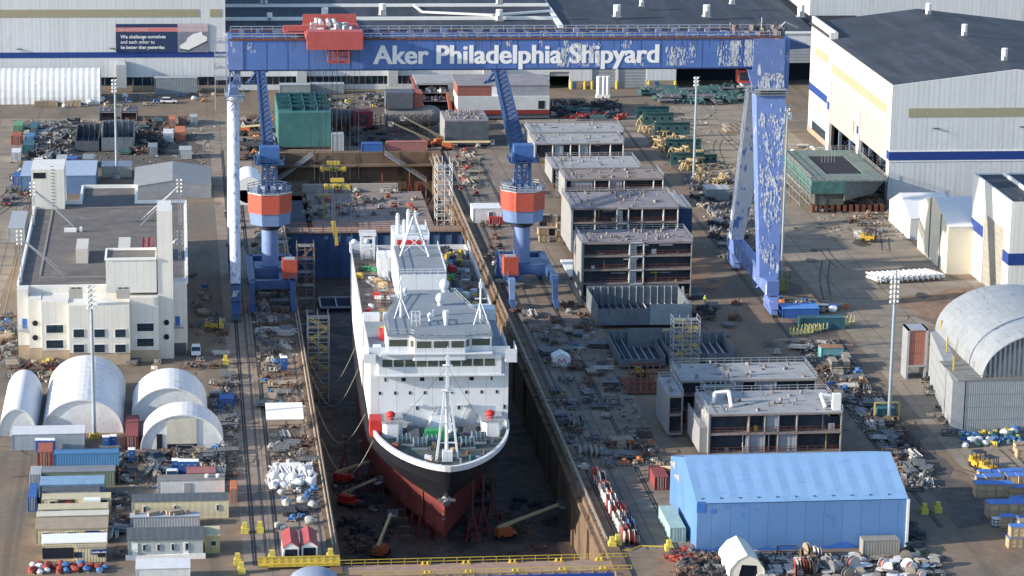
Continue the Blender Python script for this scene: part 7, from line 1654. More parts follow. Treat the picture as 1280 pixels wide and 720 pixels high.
def b_crate(m='wood', top='blue', w_=2.4, d=1.8, h=1.7):
    def f(t):
        MB().cbox(0,0,.12,w_,d,h).obj('box', mat('crate_ply', (.45,.33,.2), .8, var=.12, scale=.8, rib=.6, ribaxis=3, bump=.15) if m == 'wood' else YC[m], t, world=False)
        g = MB()
        for z in (.2, h*.5, h-.1): g.cbox(0,-d/2-.03,z,w_+.04,.06,.12).cbox(-w_/2-.03,0,z,.06,d,.12)
        for x in (-w_/2+.1, 0, w_/2-.1): g.cbox(x,-d/2-.05,.12,.12,.04,h)
        g.cbox(0,0,0,w_,d,.12); g.obj('battens', YC['wood'] if m == 'wood' else YC['dark'], t, world=False)
        MB().cbox(0,0,h+.122,w_+.1,d+.1,.06).obj('lid', mat('tarp_lid_blue', (.07,.18,.5), .5, var=.2) if top == 'blue' else YC[top], t, world=False)
    return f
def b_reel(c, r_=1.1, w_=.9, flat=False, core='dark'):
    def f(t):
        if flat:
            MB().cyl((0,0,0),(0,0,.08),r_,n=18).cyl((0,0,w_),(0,0,w_+.08),r_,n=18).obj('flanges', YC[c], t, world=False, smooth=False); MB().cyl((0,0,.08),(0,0,w_),r_*.62,n=14).obj('winding', YC[core], t, world=False)
        else:
            MB().cyl((-w_/2-.06,0,r_),(-w_/2,0,r_),r_,n=20).cyl((w_/2,0,r_),(w_/2+.06,0,r_),r_,n=20).obj('flanges', YC[c], t, world=False); MB().cyl((-w_/2,0,r_),(w_/2,0,r_),r_*.7,n=16).obj('winding', YC[core], t, world=False)
    return f
def b_wrap(c='white', seed=0):
    def f(t):
        rn = random.Random(seed); MB().blob((0,0,.75),1.0,.75,.18,10,6,rn).obj('wrapped_load', YC[c], t, world=False, smooth=True); MB().cbox(0,0,0,1.6,1.4,.2).obj('pallet', YC['wood'], t, world=False)
    return f
def b_toilet(c='blue'):
    def f(t):
        MB().cbox(0,0,.1,1.15,1.15,2.1,0,.97,.97).obj('cabin', BLUEP if c == 'blue' else GREY, t, world=False); MB().cbox(0,0,2.2,1.2,1.2,.12,0,.8,.8).obj('roof', WHITEP, t, world=False)
        d = MB().box(-.38,.38,-.6,-.56,.2,2.0).obj('door', mat('toilet_door', (.03,.1,.32), .5), t, world=False); MB().box(-.2,.2,-.62,-.601,1.6,1.8).obj('vent_grille', GREY, d, world=False)
    return f
def b_person(top=HIVIS):
    def f(t):
        g = MB(); 
        # one continuous standing body built as stacked rings, legs joined at the hips
        def ring(cx, cy, z, rx, ry, n=8): return [(cx+rx*math.cos(2*math.pi*i/n), cy+ry*math.sin(2*math.pi*i/n), z) for i in range(n)]
        def loft(rs):
            b = len(g.v); n = 8
            for r_ in rs: g.v += r_
            for k in range(len(rs)-1):
                for i in range(n): j = (i+1) % n; g.f.append((b+k*n+i,b+k*n+j,b+(k+1)*n+j,b+(k+1)*n+i)); g.mi.append(g.cur)
            g.f.append(tuple(range(b+n-1,b-1,-1))); g.mi.append(g.cur); g.f.append(tuple(range(b+(len(rs)-1)*n,b+len(rs)*n))); g.mi.append(g.cur)
        g.cur = 1
        for s in (-1,1): loft([ring(s*.1,-.05,0,.06,.14),ring(s*.1,0,.09,.06,.07),ring(s*.1,0,.5,.075,.08),ring(s*.09,0,.9,.1,.12)])
        g.cur = 0; loft([ring(0,0,.84,.17,.12),ring(0,0,1.1,.17,.12),ring(0,0,1.4,.22,.13),ring(0,0,1.5,.1,.09)])
        for s in (-1,1): loft([ring(s*.3,-.08,.82,.04,.04),ring(s*.28,-.02,1.1,.05,.05),ring(s*.21,0,1.43,.07,.07)])
        g.cur = 2; loft([ring(0,0,1.48,.055,.06),ring(0,-.01,1.56,.08,.09),ring(0,-.01,1.68,.09,.1),ring(0,0,1.76,.05,.06)])
        for s in (-1,1): loft([ring(s*.31,-.09,.72,.03,.04),ring(s*.3,-.08,.82,.035,.035)])
        g.obj('body', [top, NAVYC, SKIN], t, world=False, smooth=True)
        MB().blob((0,0,1.72),.13,.7,0,10,6).cbox(0,-.1,1.68,.2,.12,.02).obj('hard_hat', WHITEP, t, world=False, smooth=True)
    return f
def b_car(col, kind='suv'):
    def f(t):
        L, W_, = (4.7, 1.85) if kind == 'suv' else (5.7, 1.95)
        body = [(-L/2,.45),(-L/2,.85),(-L/2+1.1,1.0),(-L/2+1.7,1.0),(L/2-.1,1.02),(L/2,.9),(L/2,.45)] if kind == 'suv' else [(-L/2,.5),(-L/2,.95),(-L/2+1.3,1.08),(L/2,1.08),(L/2,.5)]
        g = MB(); g.hexa([(-W_/2,u,z) for u, z in body], [(W_/2,u,z) for u, z in body]); g.obj('body', col, t, world=False)
        cab = [(-L/2+1.25,1.0),(-L/2+1.95,1.62),(L/2-.5,1.62),(L/2-.15,1.02)] if kind == 'suv' else [(-L/2+1.35,1.08),(-L/2+2.1,1.8),(-L/2+3.5,1.8),(-L/2+3.8,1.08)]
        g = MB(); g.hexa([(-W_/2+.1,u,z) for u, z in cab], [(W_/2-.1,u,z) for u, z in cab]); g.obj('windows', GLASS, t, world=False)
        z = cab[1][1]; MB().box(-W_/2+.12,W_/2-.12,cab[1][0]+.05,cab[2][0]-.02,z+.003,z+.06).obj('roof', col, t, world=False)
        for x in (-W_/2,W_/2):
            for y in (-L/2+.9,L/2-1): MB().cyl((x-.12,y,.36),(x+.12,y,.36),.36,n=12).obj('wheel', BLACKR, t, world=False)
        for x in (-.65,.65): MB().box(x-.2,x+.2,-L/2-.03,-L/2+.02,.66,.82).obj('headlight', WHITEP, t, world=False)
        if kind != 'suv': MB().box(-W_/2+.12,W_/2-.12,-L/2+3.9,L/2-.12,1.085,1.1).obj('load_bed', DARK, t, world=False)
    return f
def b_lift(c=ORANGE, up=.35, L=9):
    def f(t):
        MB().box(-1.2,1.2,-1.9,1.9,.5,1.2).hexa([(-1,-1.2,1.2),(1,-1.2,1.2),(1,2,1.2),(-1,2,1.2)],[(-.9,-1,2.1),(.9,-1,2.1),(.9,1.8,2.1),(-.9,1.8,2.1)]).obj('chassis', c, t, world=False)
        for x in (-1.2,1.2):
            for y in (-1.3,1.3): MB().cyl((x-.2,y,.5),(x+.2,y,.5),.5,n=12).obj('wheel', BLACKR, t, world=False)
        e = (0,1.6-L*math.cos(up),2.3+L*math.sin(up)); MB().bar((0,1.6,2.3),e,.42,.5).bar((0,.4,2.1),(0,1.6-L*.4*math.cos(up),2.2+L*.4*math.sin(up)),.25).obj('boom', mat('boom_cream', (.56,.46,.26), .6, var=.1), t, world=False)
        g = MB().box(-.9,.9,e[1]-1.2,e[1]-.2,e[2]-.7,e[2]-.6); g.rail([(-.9,e[1]-1.2,e[2]-.6),(.9,e[1]-1.2,e[2]-.6),(.9,e[1]-.2,e[2]-.6),(-.9,e[1]-.2,e[2]-.6),(-.9,e[1]-1.2,e[2]-.6)],1.0,.06,.9); g.obj('basket', GREY, t, world=False)
    return f
def b_forklift(c=YEL):
    def f(t):
        MB().box(-.7,.7,-1.1,1.2,.35,1.1).box(-.6,.6,.4,1.25,1.1,1.45).obj('chassis', c, t, world=False); g = MB()
        for x in (-.6,.6):
            for y in (-.6,.6): g.bar((x,y,1.1),(x,y,2.2),.08)
        g.box(-.7,.7,-.7,.7,2.2,2.28); g.obj('cab_guard', DSTEEL, t, world=False)
        MB().bar((-.35,-1.25,.1),(-.35,-1.25,2.6),.12).bar((.35,-1.25,.1),(.35,-1.25,2.6),.12).box(-.5,-.35,-2.4,-1.2,.1,.16).box(.35,.5,-2.4,-1.2,.1,.16).obj('fork_mast', DSTEEL, t, world=False)
        for x in (-.65,.65):
            for y in (-.75,.8): MB().cyl((x-.12,y,.36),(x+.12,y,.36),.36,n=10).obj('wheel', BLACKR, t, world=False)
    return f
def b_rack(c='yellow'):
    def f(t):
        g = MB()
        for y in (-.7,.7):
            g.bar((-2.6,y,.4),(2.6,y,.4),.2)
            for i in range(6): g.bar((-2.5+i,y,0),(-2.5+i,y,1.7),.16)
        for i in range(6): g.bar((-2.5+i,-.7,.4),(-2.5+i,.7,.4),.14)
        g.obj('rack', mat('rack_yellow', (.6,.54,.25), .6, var=.1), t, world=False)
    return f
def b_barrel_rack(t):
    g = MB()
    for i in range(3):
        for j in range(2): g.cyl((-.7+i*.7,-.35+j*.7,0),(-.7+i*.7,-.35+j*.7,.9),.29,n=10)
    g.obj('drums', YC['blue'], t, world=False)
def b_scrap(c, seed):
    def f(t):
        rn = random.Random(seed); g = MB()
        for i in range(12):
            p = Vector((rn.uniform(-1.6,1.6),rn.uniform(-1.4,1.4),rn.uniform(.1,.4))); q = p+Vector((rn.uniform(-1.5,1.5),rn.uniform(-1.5,1.5),rn.uniform(0,1.3)))
            if rn.random() < .6: g.bar(p,q,rn.uniform(.08,.3),rn.uniform(.08,.5))
            else: g.cbox(p.x,p.y,0,rn.uniform(.3,1.5),rn.uniform(.3,1.2),rn.uniform(.2,1.2),rn.uniform(0,3))
        g.obj('scrap_pieces', YC[c], t, world=False)
    return f
KINDS = {'pipe_bundle': lambda c, s: b_pipes(c, 4.2, 9, s), 'loaded_pallet': lambda c, s: b_pallet(c, s), 'stillage': lambda c, s: b_frame(c, s), 'plate_stack': lambda c, s: b_plates(c, s), 'scrap_heap': lambda c, s: b_scrap(c, s), 'wrapped_pallet': lambda c, s: b_wrap(c, s)}
def inpoly(x, y, poly):
    r_ = False; n = len(poly)
    for i in range(n):
        (x1,y1),(x2,y2) = poly[i], poly[(i+1) % n]
        if (y1 > y) != (y2 > y) and x < (x2-x1)*(y-y1)/(y2-y1)+x1: r_ = not r_
    return r_
def area(poly_px, where, n, mix, mind=2.2, seed=1, align=True, s=(.75,1.15), z=0):
    poly = [P(*q, z) for q in poly_px]; rn = random.Random(seed); pts = []; tries = 0
    xs = [p[0] for p in poly]; ys_ = [p[1] for p in poly]
    while len(pts) < n and tries < n*60:
        tries += 1; x, y = rn.uniform(min(xs), max(xs)), rn.uniform(min(ys_), max(ys_))
        if not inpoly(x, y, poly) or any((x-a)**2+(y-b)**2 < mind*mind for a, b in pts): continue
        pts.append((x, y)); kind, c = rn.choice(mix); sd_ = rn.randint(0, 3)
        put(kind, (c, sd_), KINDS[kind](c, sd_), x, y, z, rn.choice((0, math.pi/2, .1, 1.4, -.2)) if align else rn.uniform(0, 3.1), rn.uniform(*s), f'{CN[c]} {kind.replace("_"," ")} {where}', kind.replace('_',' '), f'stores {where}')
G1 = [('pipe_bundle','steel'),('loaded_pallet','steel'),('stillage','dark'),('plate_stack','steel'),('loaded_pallet','pale'),('scrap_heap','rust'),('loaded_pallet','wood'),('scrap_heap','steel'),('stillage','rust'),('pipe_bundle','pale')]
G2 = G1+[('loaded_pallet','blue'),('plate_stack','wood'),('loaded_pallet','tan'),('pipe_bundle','rust'),('stillage','steel')]
area([(316,262),(348,262),(360,330),(318,330)], 'on the left apron behind the left tower crane', 26, G1, 2.1, 1)
area([(322,345),(355,345),(364,440),(322,440)], 'on the left apron in front of the left tower crane', 52, G1, 1.7, 2)
area([(326,436),(362,436),(368,520),(330,520)], 'on the left apron between crane and white canopy', 20, G2, 2.6, 3)
area([(336,545),(384,545),(388,582),(340,582)], 'on the left apron just below the white canopy', 16, G1+[('plate_stack','rust')], 2.1, 4)
area([(340,585),(388,585),(392,612),(342,612)], 'in the white bundle pile on the left apron', 26, [('wrapped_pallet','white'),('pipe_bundle','white'),('scrap_heap','white')], 1.4, 5)
area([(342,612),(392,612),(396,664),(346,664)], 'on the left apron behind the red-roofed sheds', 16, [('wrapped_pallet','pale'),('loaded_pallet','pale'),('plate_stack','dark'),('loaded_pallet','blue')], 2, 6)
area([(985,428),(1045,428),(1100,500),(1050,500)], 'in the store strip right of the right gantry rail, upper part', 56, G2, 1.9, 7)
area([(1060,500),(1100,500),(1180,612),(1140,612)], 'in the store strip right of the right gantry rail, lower part', 52, G1, 1.9, 8)
area([(862,228),(915,228),(935,330),(905,330)], 'in the dark scrap strip beside the right gantry rail', 60, [('scrap_heap','dark'),('scrap_heap','steel'),('stillage','dark'),('loaded_pallet','rust'),('pipe_bundle','pale'),('scrap_heap','tan')], 1.9, 9, align=False)
area([(560,182),(598,182),(600,245),(575,245)], 'among the timber stores at the far right corner of the dock', 34, [('loaded_pallet','wood'),('plate_stack','wood'),('loaded_pallet','pale'),('loaded_pallet','red'),('pipe_bundle','tan'),('stillage','steel')], 2.2, 10)
area([(655,395),(700,395),(745,470),(700,480)], 'on the right apron below the right tower crane', 22, G2, 3, 11)
area([(700,380),(730,380),(790,560),(748,560)], 'along the brown track left of the ship blocks', 26, G2, 3.2, 12)
area([(752,540),(815,540),(832,600),(780,600)], 'left of the big blue shelter', 16, [('scrap_heap','rust'),('loaded_pallet','wood'),('stillage','dark'),('loaded_pallet','orange'),('plate_stack','steel')], 2.2, 13)
area([(860,186+10),(930,210),(905,222),(880,226)], 'behind the floodlight mast and teal girders', 12, [('scrap_heap','tan'),('loaded_pallet','wood'),('scrap_heap','rust')], 2.4, 14)
area([(800,112),(905,112),(900,130),(815,130)], 'in the flat teal scrap field before the far hall', 40, [('plate_stack','teal'),('scrap_heap','teal'),('plate_stack','steel'),('pipe_bundle','teal')], 3, 15, s=(1,1.7))
area([(905,105),(960,105),(940,128),(912,128)], 'beside the top of the right gantry leg', 16, [('plate_stack','teal'),('scrap_heap','teal'),('plate_stack','steel')], 3, 16, s=(1,1.6))
area([(30,126),(270,118),(270,128),(30,140)], 'along the road in front of the white hall', 30, [('loaded_pallet','wood'),('loaded_pallet','blue'),('wrapped_pallet','white'),('stillage','steel'),('loaded_pallet','orange')], 3.5, 17)
area([(40,155),(90,152),(95,200),(45,205)], 'in the scrap frames of the upper left yard', 40, [('stillage','steel'),('scrap_heap','steel'),('pipe_bundle','pale'),('scrap_heap','dark'),('stillage','dark')], 2.8, 18, s=(1,1.7))
area([(150,150),(205,150),(200,195),(150,195)], 'in the dark scrap rows of the upper left yard', 30, [('scrap_heap','dark'),('plate_stack','teal'),('stillage','dark'),('scrap_heap','rust')], 3, 19, s=(1,1.6))
area([(20,205),(60,200),(50,240),(10,250)], 'at the far left behind the office', 14, G1, 3, 20)
area([(0,395),(18,395),(18,460),(0,460)], 'left of the office building', 16, G2, 2.2, 21)
area([(18,455),(78,452),(60,478),(15,478)], 'in front of the left part of the office building', 20, G2+[('loaded_pallet','yellow'),('loaded_pallet','red')], 2.4, 22)
area([(236,340),(275,380),(282,455),(240,420)], 'between the office building and the left gantry rail', 16, G2, 3, 23)
area([(262,478),(290,478),(292,545),(280,545)], 'right of the arched tents beside the gantry rail', 24, G1+[('loaded_pallet','blue')], 1.9, 24)
area([(190,568),(290,560),(288,602),(186,600)], 'in the cluttered yard between tents and cabins', 34, G2+[('loaded_pallet','wood'),('plate_stack','wood')], 2, 25)
area([(38,708),(132,708),(132,716),(40,718)], 'in the red and blue heap in front of the cream cabins', 26, [('wrapped_pallet','red'),('wrapped_pallet','blue'),('wrapped_pallet','white'),('wrapped_pallet','red')], 1.1, 26, s=(.55,.8))
area([(138,560),(160,560),(160,700),(140,700)], 'in the alley between the two cabin rows', 20, G1, 2, 27)
area([(960,375),(1050,375),(1062,392),(970,396)], 'in the crate park at the foot of the right gantry leg', 18, [('loaded_pallet','blue'),('wrapped_pallet','white'),('loaded_pallet','pale'),('loaded_pallet','orange')], 2.2, 28)
area([(1020,242),(1110,240),(1115,262),(1020,268)], 'on the ground before the teal hull block', 30, G1, 2.8, 29)
area([(1060,270),(1112,266),(1140,298),(1075,300)], 'beside the cream fabric shelter', 14, G1, 3, 30)
area([(955,195),(1020,180),(1035,196),(965,215)], 'in the pale pile beside the big right hall', 34, [('wrapped_pallet','white'),('loaded_pallet','wood'),('plate_stack','pale'),('wrapped_pallet','pale')], 2, 31)
area([(1150,470),(1165,468),(1205,540),(1190,545)], 'along the grey container wall', 20, [('loaded_pallet','dark'),('loaded_pallet','pale'),('stillage','dark'),('loaded_pallet','teal')], 1.9, 32)
area([(1200,545),(1270,540),(1278,556),(1205,560)], 'in the drum store in front of the container wall', 34, [('wrapped_pallet','blue'),('wrapped_pallet','white'),('wrapped_pallet','teal'),('loaded_pallet','yellow'),('loaded_pallet','blue')], 1.5, 33, s=(.7,.95))
area([(845,690),(900,696),(896,722),(850,722)], 'in the rubble left of the small white tent', 20, [('scrap_heap','rust'),('scrap_heap','dark'),('loaded_pallet','steel')], 1.7, 34)
area([(830,690),(862,690),(866,706),(838,706)], 'in the red net heap at the left foot of the blue tent', 7, [('scrap_heap','red')], 1.2, 54, s=(.6,.8))
area([(940,697),(1000,697),(1000,722),(948,722)], 'in the dark row right of the small white tent', 18, [('stillage','steel'),('stillage','dark'),('plate_stack','pale')], 1.8, 35)
area([(385,241),(520,239),(535,272),(380,276)], 'on the work platform in the head of the dock', 44, [('loaded_pallet','pale'),('stillage','pale'),('loaded_pallet','red'),('stillage','steel'),('scrap_heap','tan'),('loaded_pallet','steel')], 2.6, 36, z=-6)
area([(380,120),(540,120),(535,185),(390,186)], 'between the hull sections behind the dock head', 60, [('scrap_heap','dark'),('scrap_heap','steel'),('stillage','dark'),('loaded_pallet','rust'),('plate_stack','dark')], 3, 37)
area([(395,102+18),(545,120),(545,134),(395,134)], 'on the open ground behind the hull sections', 18, [('plate_stack','teal'),('scrap_heap','steel'),('loaded_pallet','yellow')], 3.5, 38)
area([(296,150),(345,150),(345,200),(300,200)], 'behind the rounded white tank', 34, [('plate_stack','rust'),('scrap_heap','dark'),('plate_stack','dark'),('loaded_pallet','orange'),('pipe_bundle','pale')], 2.8, 39, s=(1,1.6))
area([(690,130),(770,130),(775,150),(690,150)], 'behind the pale-roofed blocks before the far hall', 34, [('scrap_heap','dark'),('stillage','dark'),('scrap_heap','red'),('plate_stack','teal')], 2.8, 40, s=(1,1.5))
area([(420,590),(470,590),(500,690),(432,690)], 'on the dark dock floor left of the bow', 18, [('scrap_heap','dark'),('stillage','dark'),('scrap_heap','rust')], 3, 41, z=DZ)
area([(600,600),(690,640),(695,688),(600,688)], 'on the dark dock floor right of the bow', 10, [('scrap_heap','dark'),('scrap_heap','rust'),('plate_stack','dark')], 4, 42, z=DZ)
# timber crates
def crates(where, px0, px1, py0, py1, nx, ny, key, stack=1, seed=0, prob=.9, sc=(.9,1.15)):
    rn = random.Random(seed)
    for j in range(ny):
        for i in range(nx):
            if rn.random() > prob: continue
            px = px0+(px1-px0)*(i+.5)/nx; py = py0+(py1-py0)*(j+.5)/ny; x, y = P(px, py)
            n = rn.randint(1, stack); s_ = rn.uniform(*sc); kk = key[rn.randint(0, len(key)-1)]
            for q in range(n):
                put('crate', kk, b_crate(*kk), x+rn.uniform(-.3,.3), y+rn.uniform(-.3,.3), q*(kk[4]+.19)*s_, rn.uniform(-.06,.06), s_, f'{"timber" if kk[0]=="wood" else CN[kk[0]].split()[0]} crate {"with blue lid" if kk[1]=="blue" else "with plain lid"} {where}', 'crate', f'crates {where}')
KA, KB, KC, KD = ('wood','blue',2.4,1.8,1.7), ('wood','blue',3.4,2.4,2.4), ('wood','wood',2.4,1.8,1.5), ('white','white',1.6,1.4,1.4)
crates('in the right edge store, rear rows', 1222, 1300, 594, 626, 6, 3, (KA, KA, KB), 1, 1)
crates('in the right edge store, middle rows', 1238, 1300, 628, 664, 5, 3, (KA, KB, KD), 1, 2)
crates('in the right edge store, nearest stacks', 1262, 1300, 668, 690, 3, 2, (KC, KA), 2, 3)
crates('standing by the container wall at the right edge', 1272, 1300, 560, 575, 3, 2, (KA, KC), 1, 4)
crates('behind the right tower crane', 674, 706, 281, 306, 3, 3, (KC, KC, ('dark','wood',2.4,1.8,1.5)), 2, 5)
crates('by the turquoise container', 1036, 1060, 455, 466, 3, 2, (('pale','tan',1.3,3.4,1.0),), 2, 6)
crates('at the right gantry leg foot', 984, 1046, 384, 392, 6, 1, (('orange','white',1.9,1.6,1.2), ('pale','blue',1.9,1.6,1.2)), 1, 7)
crates('along the road before the long white hall', 44, 100, 131, 134, 6, 1, (KC,), 1, 8)
for k, (px, py) in enumerate(((905,160),(912,160),(919,160),(926,160),(905,165),(912,165),(919,165),(926,165))):
    x, y = P(px+6, py-1); put('crate', 'flat', b_crate('wood','wood',2.8,6,.5), x, y, 0, .02, 1, 'timber mat in the stack left of the right gantry leg', 'timber mat', 'timber mats left of the gantry leg')
# cable reels
rn = random.Random(50)
for k in range(18):
    for c in range(3 if k > 7 else 2):
        px = 743+k*2.35+c*6.2; py = 594+k*4.6+c*1.2; x, y = P(px, py+6); col = rn.choice(('white','pale','pale','red','white','pale','steel')) if c < 2 else rn.choice(('blue','steel','red','pale','steel'))
        put('cable_reel', (col, rn.choice((0,1))), b_reel(col, rn.choice((1.0,1.25)), .8, False, rn.choice(('dark','red','steel','steel','pale'))), x, y, 0, rn.uniform(-.2,.2), rn.uniform(.85,1.1), f'{CN[col]} cable reel standing in the long row on the right dock apron'.replace('white wrapped','white'), 'cable reel', 'row of cable reels on the right apron')
for k, (px, py) in enumerate(((728,565),(735,564),(742,566),(748,567),(715,527),(720,531),(723,523),(712,521))):
    x, y = P(px, py+4); put('cable_reel', 'steelgrey', b_reel('pale', 1.0, .9, False, 'steel'), x, y, 0, .1, 1, 'grey cable reel in the small group above the long reel row', 'cable reel', 'small group of grey reels on the right apron')
for k in range(95):
    px = rn.uniform(1022, 1180); py = rn.uniform(697, 724)
    if 1078 < px < 1126 and py < 702: continue
    x, y = P(px, py); col = rn.choice(('white','white','pale','steel','tan')); fl = rn.random() < .8
    put('cable_drum' if fl else 'cable_reel', (col, fl), b_reel(col, .95, .7, fl, 'dark'), x, y, 0 , rn.uniform(0,3), rn.uniform(.7,1.1), f'{CN[col]} cable drum {"flat" if fl else "upright"} in the drum yard before the blue tent'.replace('white wrapped','white'), 'cable drum', 'cable drums before the blue shelter')
for k in range(26):
    px = rn.uniform(990, 1024); py = rn.uniform(695, 722); x, y = P(px, py); col = rn.choice(('wood','rust','red','tan','pale'))
    put('cable_reel', ('edge', col), b_reel(col, 1.2, .35, False, 'dark'), x, y, 0, rn.uniform(-.5,.5), rn.uniform(.8,1.1), f'{CN[col]} reel on edge in the row left of the drum yard', 'cable reel', 'reels on edge left of the drum yard')
for k in range(14):
    px = rn.uniform(1133, 1152); py = rn.uniform(658, 694); x, y = P(px, py); put('cable_drum', 'darkblue', b_reel('dark', 1.1, .9, True, 'teal'), x, y, 0, 0, 1, 'dark drum stacked at the right end of the blue shelter', 'cable drum', 'dark drums at the right end of the blue shelter')
# white bundles in a row
for k in range(12):
    x, y = P(1096+k*6.6, 352-.4*k); put('white_bundle', 'a', b_pipes('white', 6.5, 7, 3), x, y, 0, .32, 1.0, 'white pipe bundle in the neat slanting row beside the fabric shelter', 'pipe bundle', 'row of white pipe bundles', sz=1.7); 
# yellow racks
for k, (px, py) in enumerate(((1002,418),(1012,415),(1020,413),(1035,410),(1046,408),(1054,405))):
    x, y = P(px, py); put('steel_rack', 'y', b_rack(), x, y, 0, .3, 1, 'pale yellow stanchion rack below the dark teal container', 'rack', 'pale yellow stanchion racks')
# toilets
for k, (px, py, lab) in enumerate(((49,565,'blue portable toilet, left one of three before the long pale cabin'),(57,565,'blue portable toilet, middle one of three before the long pale cabin'),(65,565,'blue portable toilet, right one of three before the long pale cabin'),(133,561,'blue portable toilet, left one of the pair before the large arched tent'),(142,560,'blue portable toilet, right one of the pair before the large arched tent'),(165,577,'single blue portable toilet below the dark red container'),(220,592,'blue portable toilet, first from the left in the row of four'),(228,593,'blue portable toilet, second from the left in the row of four'),(236,593,'blue portable toilet, third from the left in the row of four'),(244,593,'blue portable toilet, fourth from the left in the row of four'),(355,462,'blue portable toilet on the left dock apron'))):
    x, y = P(px, py); put('portable_toilet', 'b', b_toilet(), x, y, 0, 0, 1.25 if k > 5 else 1.15, lab, 'portable toilet', 'blue portable toilets')
# vehicles
CW_, CG_, CR_ = mat('car_white', (.7,.71,.72), .3), mat('car_dark_grey', (.06,.07,.08), .3), mat('car_dark_red', (.15,.03,.03), .35)
for px, py, a, key, kd, lab in ((245,443,.0,CW_,'suv','white car parked right of the office building'),(194,577,.5,CG_,'pickup','dark pickup truck parked below the dark red container'),(52,206,1.5,CW_,'suv','white car behind the office rear tower, front one'),(47,210,1.5,CW_,'suv','white car behind the office rear tower, rear one'),(119,128,1.4,CW_,'suv','white car at the road beside the long fabric tunnel'),(8,256,.1,CR_,'suv','dark red car at the left edge behind the office'),(211,129,1.5,CW_,'suv','white car beside blue stores in front of the lean-to box'),(215,600,.0,CW_,'pickup','small white pickup between cabins and the red skip'),(1070,520,.3,CW_,'suv','') ):
    if not lab: continue
    x, y = P(px, py); put('car' if kd == 'suv' else 'pickup_truck', (key.name, kd), b_car(key, kd), x, y, 0, a, 1.1, lab, 'car' if kd == 'suv' else 'pickup truck')
for px, py, a, z, c, up, L, lab in ((430,603,1.9,DZ,RED,.2,8,'red boom lift on the dock floor against the left wall, farther one'),(436,632,.9,DZ,RED,.5,9,'red boom lift on the dock floor below the left wall, nearer one'),(476,694,2.7,DZ,ORANGE,.55,8,'orange boom lift with raised boom at the front left of the dock floor'),(632,672,1.9,DZ,ORANGE,.22,13,'long orange boom lift on the dock floor right of the bow'),
    (530,184,-1.2,0,ORANGE,.45,13,'boom lift with raised cream boom behind the dock head, left one'),(548,182,-1.25,0,ORANGE,.5,14,'boom lift with raised cream boom behind the dock head, middle one'),(560,187,1.45,0,ORANGE,.02,14,'boom lift with boom lying level behind the dock head, right one'),(835,600,1.15,0,ORANGE,.12,14,'orange boom lift with long cream boom behind the blue shelter'),(786,428,1.5,0,ORANGE,.06,12,'orange boom lift between the tank block and the grid block'),(308,168,1.4,0,ORANGE,.1,9,'orange boom lift behind the left gantry leg'),(948,100,1.2,0,RED,.1,6,'red lift at the top of the right gantry leg')):
    x, y = P(px, py, z); put('boom_lift', (c.name, up, L), b_lift(c, up, L), x, y, z, a, 1, lab, 'boom lift')
for px, py, a, lab in ((265,412,1.4,'yellow forklift at the office corner by the gantry rail'),(800,470,.3,'yellow forklift beside the rusty slatted frame'),(1236,592,.4,'yellow front loader by the crate store at the right edge'),(1222,585,.2,'yellow loader behind the crate store at the right edge'),(1085,302,1.2,'dark yellow truck crane on the lot beside the fabric shelter'),(650,300,1.0,'small yellow forklift beside the red machine house')):
    x, y = P(px, py); put('forklift', 'y', b_forklift(mat('loader_yellow', (.5,.32,.04), .6, var=.2)), x, y, 0, a, 1.5 if px > 1000 else 1.15, lab, 'forklift')
# people
ORV = mat('orange_vest', (.7,.2,.03), .8)
for px, py, top, lab in ((881,379,HIVIS,'person in yellow-green jacket standing on the brown lot right of the tall block'),(839,117+10,NAVYC,'person in dark clothes walking near the far hall'),(695,352,HIVIS,'person in yellow-green jacket standing left of the tall four-storey block'),(1267,562,HIVIS,'person in yellow-green jacket by the drum store at the right edge'),(282,272,NAVYC,'person in dark clothes walking between office and left gantry leg'),(562,380+20,ORV,'')):
    if not lab: continue
    x, y = P(px, py); put('person', top.name, b_person(top), x, y, 0, CLT.uniform(-1,1), 1.08, lab, 'person')
# assorted ground marks: long hoses and a yellow kerb line by the dock corner
x0_, y0_ = P(772, 689); x1_, y1_ = P(834, 684); tag(MB().tube([(x0_,y0_,.08),((x0_+x1_)/2-2,(y0_+y1_)/2-.5,.08),((x0_+x1_)/2,(y0_+y1_)/2+1.5,.08),(x1_,y1_,.08)], .12).obj('hose', YEL, loc=(x0_,y0_,0)), 'yellow hose lying on the ground from the dock corner to the shelter', 'hose')
t = T('dark_canopy_frame', 'dark square steel frame lying on the dock floor below the brown scaffold tower', 'frame', (33, 655, DZ))
x, y = P(420, 378, DZ+1); MB().bar((x-4,y-5,DZ+1),(x+4,y-5,DZ+1),.4).bar((x-4,y+5,DZ+1),(x+4,y+5,DZ+1),.4).bar((x-4,y-5,DZ+1),(x-4,y+5,DZ+1),.4).bar((x+4,y-5,DZ+1),(x+4,y+5,DZ+1),.4).bar((x,y-5,DZ+1),(x,y+5,DZ+1),.3).obj('frame', GALV, t); MB().box(x-4,x+4,y-5,y+5,DZ,DZ+.8).obj('base', DARK, t)
t = T('hanging_hook', 'yellow crane hook block hanging over the dark gate water', 'hook', (34.5, 640, 15))
MB().bar((34.0,640,18.5),(34.6,640,15.2),1.0,.7).bar((34.6,640,15.2),(34.9,640,12.8),.8,.6).obj('block', YEL, t); MB().cyl((34,640,18.5),(34,643,61),.06,n=4).obj('rope', DSTEEL, t)
tag(MB().cyl((37.6,751,-6),(37.6,751,0),.25,n=8).box(35.6,39.8,750,752,0,.5).obj('work_light', mat('lamp_brown', (.3,.2,.08), .7), loc=(37.6,751,-6)), 'brown T-shaped post standing on the platform in the dock head', 'post')


